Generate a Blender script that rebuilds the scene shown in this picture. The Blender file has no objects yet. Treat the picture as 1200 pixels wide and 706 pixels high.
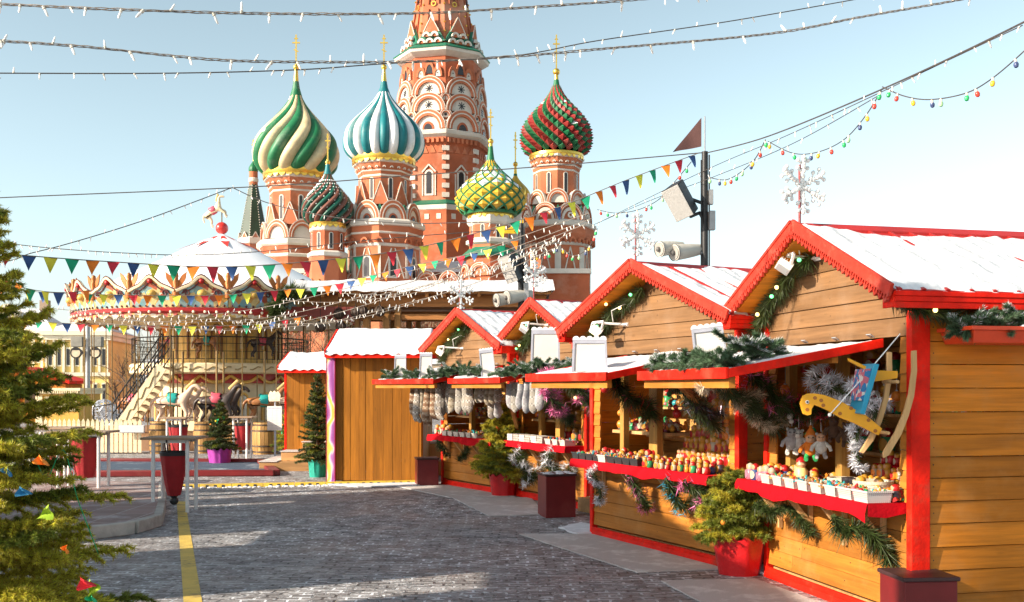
import bpy, bmesh, math, random
import numpy as np
from mathutils import Vector, Matrix
R = math.radians
PI = math.pi
rnd = random.Random(7)
S = bpy.context.scene
COL = S.collection
F, CX, HY, H = 1200.0, 600.0, 455.0, 1.75      # lens in photo pixels, principal column, horizon row, eye height

def at(px, py, Y):
    return Vector(((px - CX) / F * Y, Y, H + (HY - py) / F * Y))
def gnd(px, py, z=0.0):
    Y = F * (H - z) / (py - HY)
    return Vector(((px - CX) / F * Y, Y, z))

# ------------------------------------------------------------------ objects
def tag(o, label=None, cat=None, group=None, kind=None):
    if label: o['label'] = label
    if cat: o['category'] = cat
    if group: o['group'] = group
    if kind: o['kind'] = kind
    return o
def thing(name, label, cat, loc=(0, 0, 0), rz=0.0, group=None):
    o = bpy.data.objects.new(name, None)
    COL.objects.link(o)
    o.location = loc
    o.rotation_euler = (0, 0, rz)
    o.empty_display_size = .1
    return tag(o, label, cat, group)
def inst(name, mesh, parent=None, loc=(0, 0, 0), rot=(0, 0, 0), sc=(1, 1, 1)):
    o = bpy.data.objects.new(name, mesh)
    COL.objects.link(o)
    o.parent = parent
    o.location = loc
    o.rotation_euler = rot
    o.scale = sc if hasattr(sc, '__len__') else (sc, sc, sc)
    return o
def dup(root, loc, rz=None, label=None, group=None, sc=None):
    r = root.copy(); COL.objects.link(r)
    r.location = loc
    if rz is not None: r.rotation_euler = (0, 0, rz)
    if sc: r.scale = (sc, sc, sc)
    if label: r['label'] = label
    if group: r['group'] = group
    def kids(src, dst):
        for ch in list(src.children):
            c = ch.copy(); COL.objects.link(c); c.parent = dst
            kids(ch, c)
    kids(root, r)
    return r

class MB:
    def __init__(s):
        s.v = []; s.f = []; s.m = []
    def add(s, vs, fs, mi=0, M=None):
        b = len(s.v)
        if M is None: s.v += [tuple(v) for v in vs]
        else: s.v += [tuple(M @ Vector(v)) for v in vs]
        for k, f in enumerate(fs):
            s.f.append([b + i for i in f])
            s.m.append(mi[k] if isinstance(mi, (list, tuple)) else mi)
    def bx(s, x0, x1, y0, y1, z0, z1, mi=0, M=None):
        s.add([(x0, y0, z0), (x1, y0, z0), (x1, y1, z0), (x0, y1, z0), (x0, y0, z1), (x1, y0, z1), (x1, y1, z1), (x0, y1, z1)],
              [(3, 2, 1, 0), (4, 5, 6, 7), (0, 1, 5, 4), (1, 2, 6, 5), (2, 3, 7, 6), (3, 0, 4, 7)], mi, M)
    def hexa(s, p, mi=0):      # 4 bottom corners then 4 top corners
        s.add(p, [(3, 2, 1, 0), (4, 5, 6, 7), (0, 1, 5, 4), (1, 2, 6, 5), (2, 3, 7, 6), (3, 0, 4, 7)], mi)
    def beam(s, a, b, w, h, mi=0, up=(0, 0, 1)):
        a = Vector(a); b = Vector(b); d = (b - a).normalized(); up = Vector(up)
        x = d.cross(up)
        if x.length < 1e-4: x = d.cross(Vector((0, 1, 0)))
        x.normalize(); u = x.cross(d)
        c = [(-w / 2, -h / 2), (w / 2, -h / 2), (w / 2, h / 2), (-w / 2, h / 2)]
        p = [a + x * i + u * j for i, j in c] + [b + x * i + u * j for i, j in c]
        s.add(p, [(0, 1, 2, 3), (7, 6, 5, 4), (0, 4, 5, 1), (1, 5, 6, 2), (2, 6, 7, 3), (3, 7, 4, 0)], mi)
    def tube(s, pts, r, n=6, mi=0, cap=True):
        pts = [Vector(p) for p in pts]; N = len(pts)
        rs = r if hasattr(r, '__len__') else [r] * N
        vs = []; fs = []
        ref = None
        for i, p in enumerate(pts):
            d = (pts[min(i + 1, N - 1)] - pts[max(i - 1, 0)])
            d = d.normalized() if d.length > 1e-9 else Vector((0, 0, 1))
            if ref is None:
                ref = Vector((0, 0, 1)) if abs(d.z) < .9 else Vector((1, 0, 0))
            x = (ref - d * ref.dot(d))
            x = x.normalized() if x.length > 1e-6 else d.orthogonal().normalized()
            ref = x; y = d.cross(x)
            for k in range(n):
                a = 2 * PI * k / n
                vs.append(p + x * math.cos(a) * rs[i] + y * math.sin(a) * rs[i])
        for i in range(N - 1):
            for k in range(n):
                k2 = (k + 1) % n
                fs.append((i * n + k, i * n + k2, (i + 1) * n + k2, (i + 1) * n + k))
        if cap:
            fs.append(tuple(range(n - 1, -1, -1))); fs.append(tuple((N - 1) * n + k for k in range(n)))
        s.add(vs, fs, mi)
    def lathe(s, prof, n=24, c=(0, 0), mi=0, rot=0.0, cap=True):
        vs = []; fs = []; ms = []
        for r, z in prof:
            for k in range(n):
                a = rot + 2 * PI * k / n
                vs.append((c[0] + r * math.cos(a), c[1] + r * math.sin(a), z))
        for i in range(len(prof) - 1):
            for k in range(n):
                k2 = (k + 1) % n
                fs.append((i * n + k, i * n + k2, (i + 1) * n + k2, (i + 1) * n + k))
                ms.append(mi[i] if isinstance(mi, (list, tuple)) else mi)
        if cap:
            m0 = mi[0] if isinstance(mi, (list, tuple)) else mi
            m1 = mi[-1] if isinstance(mi, (list, tuple)) else mi
            fs.append(tuple(range(n - 1, -1, -1))); ms.append(m0)
            fs.append(tuple((len(prof) - 1) * n + k for k in range(n))); ms.append(m1)
        s.add(vs, fs, ms)
    def prism(s, poly, o, ux, uy, t, mi=0):   # polygon in the plane (o, ux, uy), extruded by t along ux x uy
        o = Vector(o); ux = Vector(ux); uy = Vector(uy); nrm = ux.cross(uy).normalized() * t
        a = [o + ux * p[0] + uy * p[1] for p in poly]; N = len(a)
        s.add(a + [p + nrm for p in a], [tuple(range(N - 1, -1, -1)), tuple(range(N, 2 * N))] +
              [(i, (i + 1) % N, N + (i + 1) % N, N + i) for i in range(N)], mi)
    def arc(s, o, ux, uy, r0, r1, t, mi=0, h=1.0, n=10, a0=0.0, a1=PI):   # ring segment extruded by t
        o = Vector(o); ux = Vector(ux); uy = Vector(uy); nr = ux.cross(uy).normalized() * t
        vs = []
        for i in range(n + 1):
            a = a0 + (a1 - a0) * i / n
            for r in (r0, r1):
                p = o + ux * math.cos(a) * r + uy * math.sin(a) * r * h
                vs += [p, p + nr]
        fs = []
        for i in range(n):
            b = i * 4; c = b + 4
            fs += [(b + 1, b + 3, c + 3, c + 1), (b + 2, c + 2, c + 3, b + 3), (b, b + 1, c + 1, c), (b, c, c + 2, b + 2)]
        fs += [(0, 2, 3, 1), (n * 4, n * 4 + 1, n * 4 + 3, n * 4 + 2)]
        s.add(vs, fs, mi)
    def ball(s, c, r, n=12, m=8, mi=0, sz=1.0):
        prof = [(max(1e-4, r * math.sin(PI * i / m)), c[2] - r * sz * math.cos(PI * i / m)) for i in range(m + 1)]
        s.lathe(prof, n, (c[0], c[1]), mi, 0, False)
    def tri(s, A, mi=0):        # numpy array (n,3,3) of loose triangles
        b = len(s.v); n = len(A)
        s.v += [tuple(x) for x in A.reshape(-1, 3).tolist()]
        s.f += [(b + 3 * i, b + 3 * i + 1, b + 3 * i + 2) for i in range(n)]
        s.m += ([mi] * n if not hasattr(mi, '__len__') else list(mi))
    def mesh(s, name, mats, smooth=True, angle=38):
        me = bpy.data.meshes.new(name)
        me.from_pydata(s.v, [], s.f)
        for m in (mats if isinstance(mats, (list, tuple)) else [mats]): me.materials.append(m)
        me.polygons.foreach_set('material_index', s.m)
        if smooth:
            me.polygons.foreach_set('use_smooth', [True] * len(s.f))
            me.set_sharp_from_angle(angle=R(angle))
        me.update()
        return me
    def build(s, name, mats, parent=None, smooth=True, angle=38, bevel=0, loc=(0, 0, 0), rot=(0, 0, 0)):
        o = inst(name, s.mesh(name, mats, smooth, angle), parent, loc, rot)
        if bevel:
            b = o.modifiers.new('bevel', 'BEVEL'); b.width = bevel; b.segments = 2; b.limit_method = 'ANGLE'; b.angle_limit = R(40)
        return o

def spline(pts, n=8):
    P = [Vector(p) for p in pts]; out = []
    for i in range(len(P) - 1):
        p0 = P[max(i - 1, 0)]; p1 = P[i]; p2 = P[i + 1]; p3 = P[min(i + 2, len(P) - 1)]
        for k in range(n):
            t = k / n
            out.append(.5 * ((2 * p1) + (p2 - p0) * t + (2 * p0 - 5 * p1 + 4 * p2 - p3) * t * t + (3 * p1 - p0 - 3 * p2 + p3) * t ** 3))
    out.append(P[-1])
    return out
def resample(pts, step):
    out = [Vector(pts[0])]; acc = 0.0
    for a, b in zip(pts, pts[1:]):
        d = (b - a).length
        if d < 1e-9: continue
        t = step - acc
        while t <= d:
            out.append(a + (b - a) * (t / d)); t += step
        acc = d - (t - step)
    return out

# ------------------------------------------------------------------ materials
def nodes(name):
    m = bpy.data.materials.new(name); m.use_nodes = True
    nt = m.node_tree; return m, nt.nodes, nt.links, nt.nodes['Principled BSDF']
def nd(N, t, **k):
    n = N.new(t)
    for a, b in k.items(): setattr(n, a, b)
    return n
def mrange(N, L, src, a, b, c, d):
    n = N.new('ShaderNodeMapRange'); n.inputs[1].default_value = a; n.inputs[2].default_value = b
    n.inputs[3].default_value = c; n.inputs[4].default_value = d
    L.new(src, n.inputs[0]); return n.outputs[0]
def mth(N, L, op, a, b):
    n = N.new('ShaderNodeMath'); n.operation = op
    for i, x in enumerate((a, b)):
        if isinstance(x, (int, float)): n.inputs[i].default_value = x
        else: L.new(x, n.inputs[i])
    return n.outputs[0]
def mixc(N, L, fac, a, b):
    n = N.new('ShaderNodeMix'); n.data_type = 'RGBA'
    if isinstance(fac, (int, float)): n.inputs[0].default_value = fac
    else: L.new(fac, n.inputs[0])
    for i, x in ((6, a), (7, b)):
        if isinstance(x, (tuple, list)): n.inputs[i].default_value = (*x[:3], 1)
        else: L.new(x, n.inputs[i])
    return n.outputs[2]
def noise(N, L, vec, scale, detail=3, rough=.55):
    n = N.new('ShaderNodeTexNoise'); n.inputs['Scale'].default_value = scale
    n.inputs['Detail'].default_value = detail; n.inputs['Roughness'].default_value = rough
    if vec is not None: L.new(vec, n.inputs['Vector'])
    return n.outputs['Fac']
_mc = {}
def mat(name, col, rough=.6, var=.15, scale=6, bump=.15, metal=0.0, island=0.0, emit=0.0, dirt=None, coat=0.0, trans=0.0, bscale=None, spec=.4):
    if name in _mc: return _mc[name]
    m, N, L, B = nodes(name)
    tc = N.new('ShaderNodeTexCoord').outputs['Object']
    nz = noise(N, L, tc, scale, 4)
    val = mrange(N, L, nz, .3, .7, 1 - var, 1 + var)
    if island:
        g = N.new('ShaderNodeNewGeometry').outputs['Random Per Island']
        val = mth(N, L, 'MULTIPLY', val, mrange(N, L, g, 0, 1, 1 - island, 1 + island))
    hs = N.new('ShaderNodeHueSaturation'); hs.inputs['Color'].default_value = (*col, 1)
    L.new(val, hs.inputs['Value'])
    c = hs.outputs[0]
    if dirt:
        c = mixc(N, L, mrange(N, L, noise(N, L, tc, scale * .45, 6, .7), .52, .68, 0, dirt[1]), c, dirt[0])
    L.new(c, B.inputs['Base Color'])
    B.inputs['Roughness'].default_value = rough; B.inputs['Metallic'].default_value = metal
    B.inputs['Coat Weight'].default_value = coat; B.inputs['Specular IOR Level'].default_value = spec
    if trans: B.inputs['Transmission Weight'].default_value = trans
    if emit:
        B.inputs['Emission Color'].default_value = (*col, 1); B.inputs['Emission Strength'].default_value = emit
    if bump:
        b = N.new('ShaderNodeBump'); b.inputs['Strength'].default_value = bump; b.inputs['Distance'].default_value = .02
        L.new(noise(N, L, tc, bscale or scale * 5, 5), b.inputs['Height']); L.new(b.outputs[0], B.inputs['Normal'])
    _mc[name] = m
    return m
def wood(name, col, axis=1, rough=.62, isl=.3, dark=.45, knots=.5, wear=None):
    if name in _mc: return _mc[name]
    m, N, L, B = nodes(name)
    tc = N.new('ShaderNodeTexCoord').outputs['Object']
    rnd_i = N.new('ShaderNodeNewGeometry').outputs['Random Per Island']
    off = N.new('ShaderNodeVectorMath'); off.operation = 'MULTIPLY_ADD'
    cmb = N.new('ShaderNodeCombineXYZ')
    for i in range(3): L.new(rnd_i, cmb.inputs[i])
    L.new(cmb.outputs[0], off.inputs[0]); off.inputs[1].default_value = (17, 23, 11); L.new(tc, off.inputs[2])
    mp = N.new('ShaderNodeMapping'); sc = [34, 34, 34]; sc[axis] = 1.6
    mp.inputs['Scale'].default_value = sc; L.new(off.outputs[0], mp.inputs['Vector'])
    gr = noise(N, L, mp.outputs[0], 1.0, 6, .65)
    mp2 = N.new('ShaderNodeMapping'); s2 = [7, 7, 7]; s2[axis] = .8
    mp2.inputs['Scale'].default_value = s2; L.new(off.outputs[0], mp2.inputs['Vector'])
    big = noise(N, L, mp2.outputs[0], 1.0, 3, .5)
    v = mth(N, L, 'MULTIPLY', mrange(N, L, gr, .3, .7, .74, 1.18), mrange(N, L, big, .3, .7, .76, 1.18))
    v = mth(N, L, 'MULTIPLY', v, mrange(N, L, rnd_i, 0, 1, 1 - isl, 1 + isl))
    hs = N.new('ShaderNodeHueSaturation'); hs.inputs['Color'].default_value = (*col, 1); L.new(v, hs.inputs['Value'])
    c = hs.outputs[0]
    vo = N.new('ShaderNodeTexVoronoi'); mp3 = N.new('ShaderNodeMapping'); s3 = [6.5, 6.5, 6.5]; s3[axis] = 2.6
    mp3.inputs['Scale'].default_value = s3; L.new(off.outputs[0], mp3.inputs['Vector']); L.new(mp3.outputs[0], vo.inputs['Vector'])
    vo.inputs['Scale'].default_value = 1.0
    kn = mrange(N, L, vo.outputs['Distance'], .05, .15, knots, 0)
    c = mixc(N, L, kn, c, tuple(x * dark for x in col))
    if wear:
        c = mixc(N, L, mrange(N, L, noise(N, L, tc, 2.2, 5, .65), .5, .72, 0, wear[1]), c, wear[0])
    L.new(c, B.inputs['Base Color']); B.inputs['Roughness'].default_value = rough; B.inputs['Specular IOR Level'].default_value = .22
    b = N.new('ShaderNodeBump'); b.inputs['Strength'].default_value = .35; b.inputs['Distance'].default_value = .006
    L.new(gr, b.inputs['Height']); L.new(b.outputs[0], B.inputs['Normal'])
    _mc[name] = m
    return m

W_PLANK = wood('plank_wood', (.45, .165, .022), 1, wear=((.50, .25, .08), .45))
W_GABLE = wood('gable_wood', (.20, .105, .045), 1, wear=((.245, .15, .085), .7))  # gable boards in a darker, less orange tone than plank_wood
W_SIDE = wood('side_plank_wood', (.52, .168, .012), 0, wear=((.50, .22, .06), .5))
W_VERT = wood('upright_board_wood', (.32, .118, .010), 2, isl=.2)
W_POST = wood('post_wood', (.46, .24, .055), 2, isl=.1)
W_BEAM = wood('beam_wood', (.36, .15, .045), 0, isl=.15)
W_PALE = wood('pale_wood', (.58, .35, .15), 2, isl=.08, knots=.15)
W_STEP = wood('step_wood', (.46, .25, .10), 0)
RED = mat('red_paint', (.72, .014, .004), .6, .24, 7, .2, dirt=((.42, .05, .025), .9), spec=.15)
RED_L = mat('carved_red_paint', (.50, .035, .018), .55, .18, 14, .1, dirt=((.55, .16, .11), .35), spec=.2)
ROOFRED = mat('red_roof_metal', (.42, .018, .014), .45, .15, 3, .05, metal=0)
DRED = mat('dark_red_paint', (.16, .012, .013), .4, .2, 3, .06, dirt=((.22, .05, .04), .5))
CLOTHR = mat('red_cloth', (.46, .004, .010), .9, .15, 7, .3, spec=.1)
SNOW = mat('snow', (.66, .67, .69), .75, .10, 5, 1.0, bscale=9, dirt=((.50, .50, .52), .7))
SNOWD = mat('trodden_snow', (.66, .66, .68), .8, .15, 6, .5, bscale=22)
WHITE = mat('white_paint', (.78, .77, .74), .5, .05, 4, .04)
GREYM = mat('grey_metal', (.34, .34, .34), .4, .12, 8, .05, metal=.4)
BLACK = mat('black_metal', (.018, .017, .017), .45, .2, 9, .08)
BLACKP = mat('black_plastic', (.03, .03, .032), .5, .15, 9, .06)
DARKI = mat('dark_interior', (.06, .032, .014), .8, .3, 3, .1)
def needle(name, col, tr=.4):
    m, N, L, B = nodes(name)
    g = N.new('ShaderNodeNewGeometry').outputs['Random Per Island']; hs = N.new('ShaderNodeHueSaturation'); hs.inputs['Color'].default_value = (*col, 1)
    L.new(mrange(N, L, g, 0, 1, .5, 1.5), hs.inputs['Value']); L.new(mrange(N, L, g, 0, 1, .47, .52), hs.inputs['Hue']); L.new(hs.outputs[0], B.inputs['Base Color']); B.inputs['Roughness'].default_value = .5
    t = N.new('ShaderNodeBsdfTranslucent'); L.new(hs.outputs[0], t.inputs['Color']); mx = N.new('ShaderNodeMixShader'); mx.inputs[0].default_value = tr
    L.new(B.outputs[0], mx.inputs[1]); L.new(t.outputs[0], mx.inputs[2]); L.new(mx.outputs[0], N['Material Output'].inputs['Surface'])
    _mc[name] = m
    return m
NEEDLE = needle('fir_needles', (.19, .22, .03))
NEEDLE_Y = needle('yellow_green_fir_needles', (.52, .47, .055), .55)
NEEDLE_B = needle('frosted_fir_needles', (.085, .15, .075), .3)
NEEDLE_D = needle('dark_garland_needles', (.05, .075, .018), .3)
NAIL = mat('nail_rust', (.035, .02, .012), .6)
BARK = mat('bark', (.09, .055, .032), .9, .3, 14, .6)
T_SILV = mat('silver_tinsel', (.78, .78, .82), .3, .1, 5, 0, metal=.35, island=.45)
T_PINK = mat('pink_tinsel', (.72, .16, .36), .35, .1, 5, 0, metal=.2, island=.45)
T_BLUE = mat('turquoise_tinsel', (.02, .34, .50), .35, .1, 5, 0, metal=.2, island=.4)
T_BRON = mat('bronze_tinsel', (.58, .46, .32), .3, .1, 5, 0, metal=.3, island=.65)
GOLD = mat('gilding', (.80, .50, .09), .3, .12, 4, .05, metal=.85)
GLOW = mat('lit_bulb', (1.0, .62, .2), .4, 0, 1, 0, emit=2.2)
GLOWG = mat('lit_green_bulb', (.15, 1.0, .3), .4, 0, 1, 0, emit=1.2)
LAMPW = mat('lit_lamp_glass', (1.0, .80, .5), .4, 0, 1, 0, emit=1.1)
# ================================================================== camera, light, sky
cd = bpy.data.cameras.new('camera'); cam = bpy.data.objects.new('camera', cd); COL.objects.link(cam)
cam.location = (0, 0, H); cam.rotation_euler = (R(90), 0, 0)
cd.sensor_width = 36; cd.lens = 36; cd.shift_y = (HY - 353.0) / 1200.0; cd.clip_end = 3000; cd.clip_start = .05
S.camera = cam
SUN_EL = 25.0
SDIR = Vector((-.905, -.425, 0)).normalized()
SUNV = Vector((SDIR.x * math.cos(R(SUN_EL)), SDIR.y * math.cos(R(SUN_EL)), math.sin(R(SUN_EL))))
sl = bpy.data.lights.new('sun', 'SUN'); sl.energy = 4.2; sl.angle = R(.5); sl.color = (1.0, .87, .70)
so = bpy.data.objects.new('sun', sl); COL.objects.link(so)
so.rotation_euler = SUNV.to_track_quat('Z', 'Y').to_euler()
wd = bpy.data.worlds.new('World'); S.world = wd; wd.use_nodes = True
wn, wl = wd.node_tree.nodes, wd.node_tree.links
bg = wn['Background']
sky = wn.new('ShaderNodeTexSky'); sky.sky_type = 'NISHITA'; sky.sun_disc = False
sky.sun_elevation = R(SUN_EL); sky.sun_rotation = math.atan2(SDIR.x, SDIR.y)
sky.altitude = 150; sky.air_density = 1.0; sky.dust_density = 1.0; sky.ozone_density = 1.6
hs = wn.new('ShaderNodeHueSaturation'); hs.inputs['Saturation'].default_value = .50; hs.inputs['Hue'].default_value = .462
wl.new(sky.outputs[0], hs.inputs['Color']); gm = wn.new('ShaderNodeGamma'); gm.inputs['Gamma'].default_value = 1.3; wl.new(hs.outputs[0], gm.inputs['Color']); wl.new(gm.outputs[0], bg.inputs['Color'])
bg.inputs['Strength'].default_value = .065
vs = S.view_settings
S.display_settings.display_device = 'sRGB'
vs.view_transform = 'Standard'; vs.look = 'None'; vs.gamma = 1; vs.exposure = 1.2; vs.use_curve_mapping = False
S.cycles.max_bounces = 6; S.cycles.diffuse_bounces = 3; S.cycles.glossy_bounces = 3; S.cycles.transmission_bounces = 4
S.cycles.use_denoising = True

# ================================================================== ground
def cobbles():
    m, N, L, B = nodes('cobblestones')
    tc = N.new('ShaderNodeTexCoord').outputs['Object']
    warp = N.new('ShaderNodeVectorMath'); warp.operation = 'MULTIPLY_ADD'
    nz = N.new('ShaderNodeTexNoise'); nz.inputs['Scale'].default_value = 2.6; L.new(tc, nz.inputs['Vector'])
    L.new(nz.outputs['Color'], warp.inputs[0]); warp.inputs[1].default_value = (.09, .07, 0); L.new(tc, warp.inputs[2])
    br = N.new('ShaderNodeTexBrick'); L.new(warp.outputs[0], br.inputs['Vector'])
    br.inputs['Scale'].default_value = 1; br.inputs['Brick Width'].default_value = .19; br.inputs['Row Height'].default_value = .10
    br.inputs['Mortar Size'].default_value = .014; br.inputs['Mortar Smooth'].default_value = .35; br.inputs['Bias'].default_value = 0
    br.inputs['Color1'].default_value = (.18, .175, .18, 1); br.inputs['Color2'].default_value = (.38, .365, .365, 1)
    br.inputs['Mortar'].default_value = (.05, .046, .046, 1)
    fac = br.outputs['Fac']
    c = mixc(N, L, mrange(N, L, noise(N, L, tc, .35, 4), .42, .6, 0, .6), br.outputs['Color'], (.27, .215, .195))
    c = mixc(N, L, mrange(N, L, noise(N, L, tc, 30, 3), .35, .7, 0, .35), c, (.03, .027, .026))
    # snow lodged in some of the joints
    m1 = mrange(N, L, noise(N, L, tc, 4.2, 4, .7), .46, .56, 0, 1)
    big = mrange(N, L, noise(N, L, tc, .45, 3), .35, .62, .35, 1)
    js = mth(N, L, 'MULTIPLY', mth(N, L, 'MULTIPLY', mrange(N, L, fac, .2, .6, 0, 1), m1), big)
    fl = mth(N, L, 'MULTIPLY', mrange(N, L, noise(N, L, tc, 12, 4, .65), .60, .66, 0, .9), big)
    sn = mth(N, L, 'MAXIMUM', js, fl)
    c = mixc(N, L, sn, c, (.80, .82, .86))
    L.new(c, B.inputs['Base Color'])
    L.new(mrange(N, L, noise(N, L, tc, 1.3, 4), .3, .7, .42, .75), B.inputs['Roughness'])
    hgt = mth(N, L, 'ADD', mth(N, L, 'MULTIPLY', fac, -1.0), mth(N, L, 'MULTIPLY', noise(N, L, tc, 26, 4), .6))
    hgt = mth(N, L, 'ADD', hgt, mth(N, L, 'MULTIPLY', sn, .5))
    b = N.new('ShaderNodeBump'); b.inputs['Strength'].default_value = .8; b.inputs['Distance'].default_value = .025
    L.new(hgt, b.inputs['Height']); L.new(b.outputs[0], B.inputs['Normal'])
    return m
COB = cobbles()
g = MB(); g.add([(-900, -60, 0), (900, -60, 0), (900, 1800, 0), (-900, 1800, 0)], [(0, 1, 2, 3)])
tag(g.build('ground', COB, smooth=False), kind='structure')

YEL = mat('worn_yellow_paint', (.62, .43, .09), .7, .15, 5, .3, dirt=((.10, .085, .07), .95), bscale=40)
a, b = gnd(215, 706), gnd(237, 706); c, d = gnd(207, 588), gnd(217, 588)
e = a + (a - c) * .6; f = b + (b - d) * .6
g = MB(); p = [Vector((q.x, q.y, .004)) for q in (e, f, b, d, c, a)]
g.add(p, [(0, 1, 2, 5), (5, 2, 3, 4)])
tag(g.build('road_line', YEL, smooth=False), kind='structure')

def speckle_mat(name, ca, cb, sc, thr, rough=.9):
    m, N, L, B = nodes(name)
    tc = N.new('ShaderNodeTexCoord').outputs['Object']
    f1 = mrange(N, L, noise(N, L, tc, sc, 5, .7), thr - .06, thr + .06, 0, 1)
    c = mixc(N, L, f1, ca, cb)
    c = mixc(N, L, mrange(N, L, noise(N, L, tc, 90, 2), .3, .7, 0, .35), c, tuple(x * .6 for x in ca))
    L.new(c, B.inputs['Base Color']); B.inputs['Roughness'].default_value = rough
    b = N.new('ShaderNodeBump'); b.inputs['Strength'].default_value = .6; b.inputs['Distance'].default_value = .01
    L.new(noise(N, L, tc, 120, 3), b.inputs['Height']); L.new(b.outputs[0], B.inputs['Normal'])
    return m
MATM = speckle_mat('carpet_fibre', (.50, .455, .43), (.68, .65, .62), 3.0, .56)
def sheet(name, pxs, z, material, thick=.012, noise_edge=0, seed=0):
    pts = [gnd(x, y) for x, y in pxs]
    r = random.Random(seed)
    out = []
    for i, p in enumerate(pts):
        q = pts[(i + 1) % len(pts)]
        n = max(2, int((q - p).length / .12))
        for k in range(n):
            w = p.lerp(q, k / n)
            out.append((w.x + r.uniform(-1, 1) * noise_edge, w.y + r.uniform(-1, 1) * noise_edge))
    m = MB(); cx = sum(p[0] for p in out) / len(out); cy = sum(p[1] for p in out) / len(out)
    m.prism([(x - cx, y - cy) for x, y in out], (0, 0, 0), (1, 0, 0), (0, 1, 0), thick)
    return m.build(name, material, smooth=False, loc=(cx, cy, z))
for lab, px in (('grey carpet on the cobbles in front of the farthest stall, near the tall boarded shed', [(462, 570), (527, 584), (604, 583), (527, 569)]),
                ('grey carpet on the cobbles beside the waist-high fir in a shiny red pot', [(530, 584), (574, 606), (640, 604), (622, 584)]),
                ('long grey carpet edging the nesting doll stall, a sunlit line along it', [(608, 627), (746, 672), (850, 668), (696, 627)]),
                ('grey carpet in the corner before the nearest stall, running out of the picture', [(774, 682), (838, 716), (985, 716), (884, 680)])):
    tag(sheet('carpet', px, .003, MATM, .012, .006, len(lab)), lab, 'carpet', 'grey carpets before the stalls')
for lab, px in (('small patch of snow lying by the wooden step between two stalls', [(655, 620), (672, 627), (697, 627), (696, 617), (680, 615)]),
                ('thin drift of snow along the foot of the tall boarded shed', [(385, 569), (420, 572), (498, 570), (498, 566), (385, 566)]),
                ('snow crumbs lying at the foot of the red fabric pot of the nearest fir', [(884, 672), (893, 676), (904, 675), (900, 664), (890, 663)])):
    tag(sheet('snow_patch', px, .008, SNOWD, .02, .045, len(lab) + 2), lab, 'snow')

# raised tiled pavement on the left
def tiles():
    m, N, L, B = nodes('pavement_tiles')
    tc = N.new('ShaderNodeTexCoord').outputs['Object']
    br = N.new('ShaderNodeTexBrick'); L.new(tc, br.inputs['Vector']); br.offset = 0
    br.inputs['Scale'].default_value = 1; br.inputs['Brick Width'].default_value = .42; br.inputs['Row Height'].default_value = .42
    br.inputs['Mortar Size'].default_value = .012
    br.inputs['Color1'].default_value = (.20, .125, .115, 1); br.inputs['Color2'].default_value = (.27, .175, .16, 1); br.inputs['Mortar'].default_value = (.36, .31, .29, 1)
    c = mixc(N, L, mrange(N, L, noise(N, L, tc, 2, 5, .7), .5, .68, 0, .6), br.outputs['Color'], (.55, .52, .52))
    L.new(c, B.inputs['Base Color']); B.inputs['Roughness'].default_value = .7
    b = N.new('ShaderNodeBump'); b.inputs['Strength'].default_value = .4; b.inputs['Distance'].default_value = .01
    L.new(mth(N, L, 'MULTIPLY', br.outputs['Fac'], -1), b.inputs['Height']); L.new(b.outputs[0], B.inputs['Normal'])
    return m
TILE = tiles()
KERB = mat('kerb_stone', (.42, .39, .35), .8, .18, 5, .4, dirt=((.16, .14, .12), .6))
pz = .15
pv = [gnd(x, y, pz) for x, y in ((185, 588), (180, 603), (152, 611), (60, 622))]
pv += [Vector((-9.5, pv[-1].y - .3, pz)), Vector((-9.5, 18.4, pz)), gnd(186, 566, pz)]
m = MB(); m.prism([(p.x, p.y) for p in pv], (0, 0, 0), (1, 0, 0), (0, 1, 0), pz)
tag(m.build('pavement', TILE, smooth=False), kind='structure')
m = MB()
q = [Vector((p.x, p.y, 0)) for p in (pv[-1], pv[0], pv[1], pv[2], pv[3], pv[4])]
for a, b in zip(q, q[1:]):
    dirv = (b - a).normalized(); out = Vector((-dirv.y, dirv.x, 0))
    if out.dot(Vector((1, -1, 0))) < 0: out = -out
    m.hexa([a, a + out * .11, b + out * .11, b, a + Vector((0, 0, pz + .004)), a + out * .11 + Vector((0, 0, pz + .004)), b + out * .11 + Vector((0, 0, pz + .004)), b + Vector((0, 0, pz + .004))])
tag(m.build('pavement_kerb', KERB, bevel=.012), kind='structure')

# yellow cable ramp crossing the street, snow packed against it
CABY = mat('yellow_plastic', (.62, .42, .05), .55, .15, 5, .1, dirt=((.18, .14, .08), .6))
ca, cb = gnd(196, 572), gnd(487, 566.5)
dirv = (cb - ca).normalized(); L_ = (cb - ca).length; n_ = int(L_ / .5)
root = thing('cable_ramp', 'low yellow cable ramp laid across the street in front of the boarded shed', 'cable ramp', ca, math.atan2(dirv.y, dirv.x))
m = MB()
for i in range(n_):
    x0 = i * L_ / n_ + .004; x1 = (i + 1) * L_ / n_ - .004
    m.hexa([(x0, -.11, 0), (x1, -.11, 0), (x1, .11, 0), (x0, .11, 0), (x0, -.05, .055), (x1, -.05, .055), (x1, .05, .055), (x0, .05, .055)])
m.build('lid', CABY, root)
m = MB()
for i in range(n_):
    for k in range(3):
        x0 = (i + .2 + k * .25) * L_ / n_
        m.hexa([(x0, -.118, .002), (x0 + .05, -.118, .002), (x0 + .05, -.1, .002), (x0, -.1, .002), (x0, -.076, .037), (x0 + .05, -.076, .037), (x0 + .05, -.06, .043), (x0, -.06, .043)])
m.build('rubber_grip', BLACKP, root)
sn = MB(); r = random.Random(3)
for i in range(170):
    t = r.uniform(0, L_ * .98); y = -.16 - abs(r.gauss(0, .06)); s = r.uniform(.015, .05)
    sn.ball((t, y, .004), s, 6, 4, 0, .55)
tag(sn.build('snow_rim', SNOW, root), kind='stuff')

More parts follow.
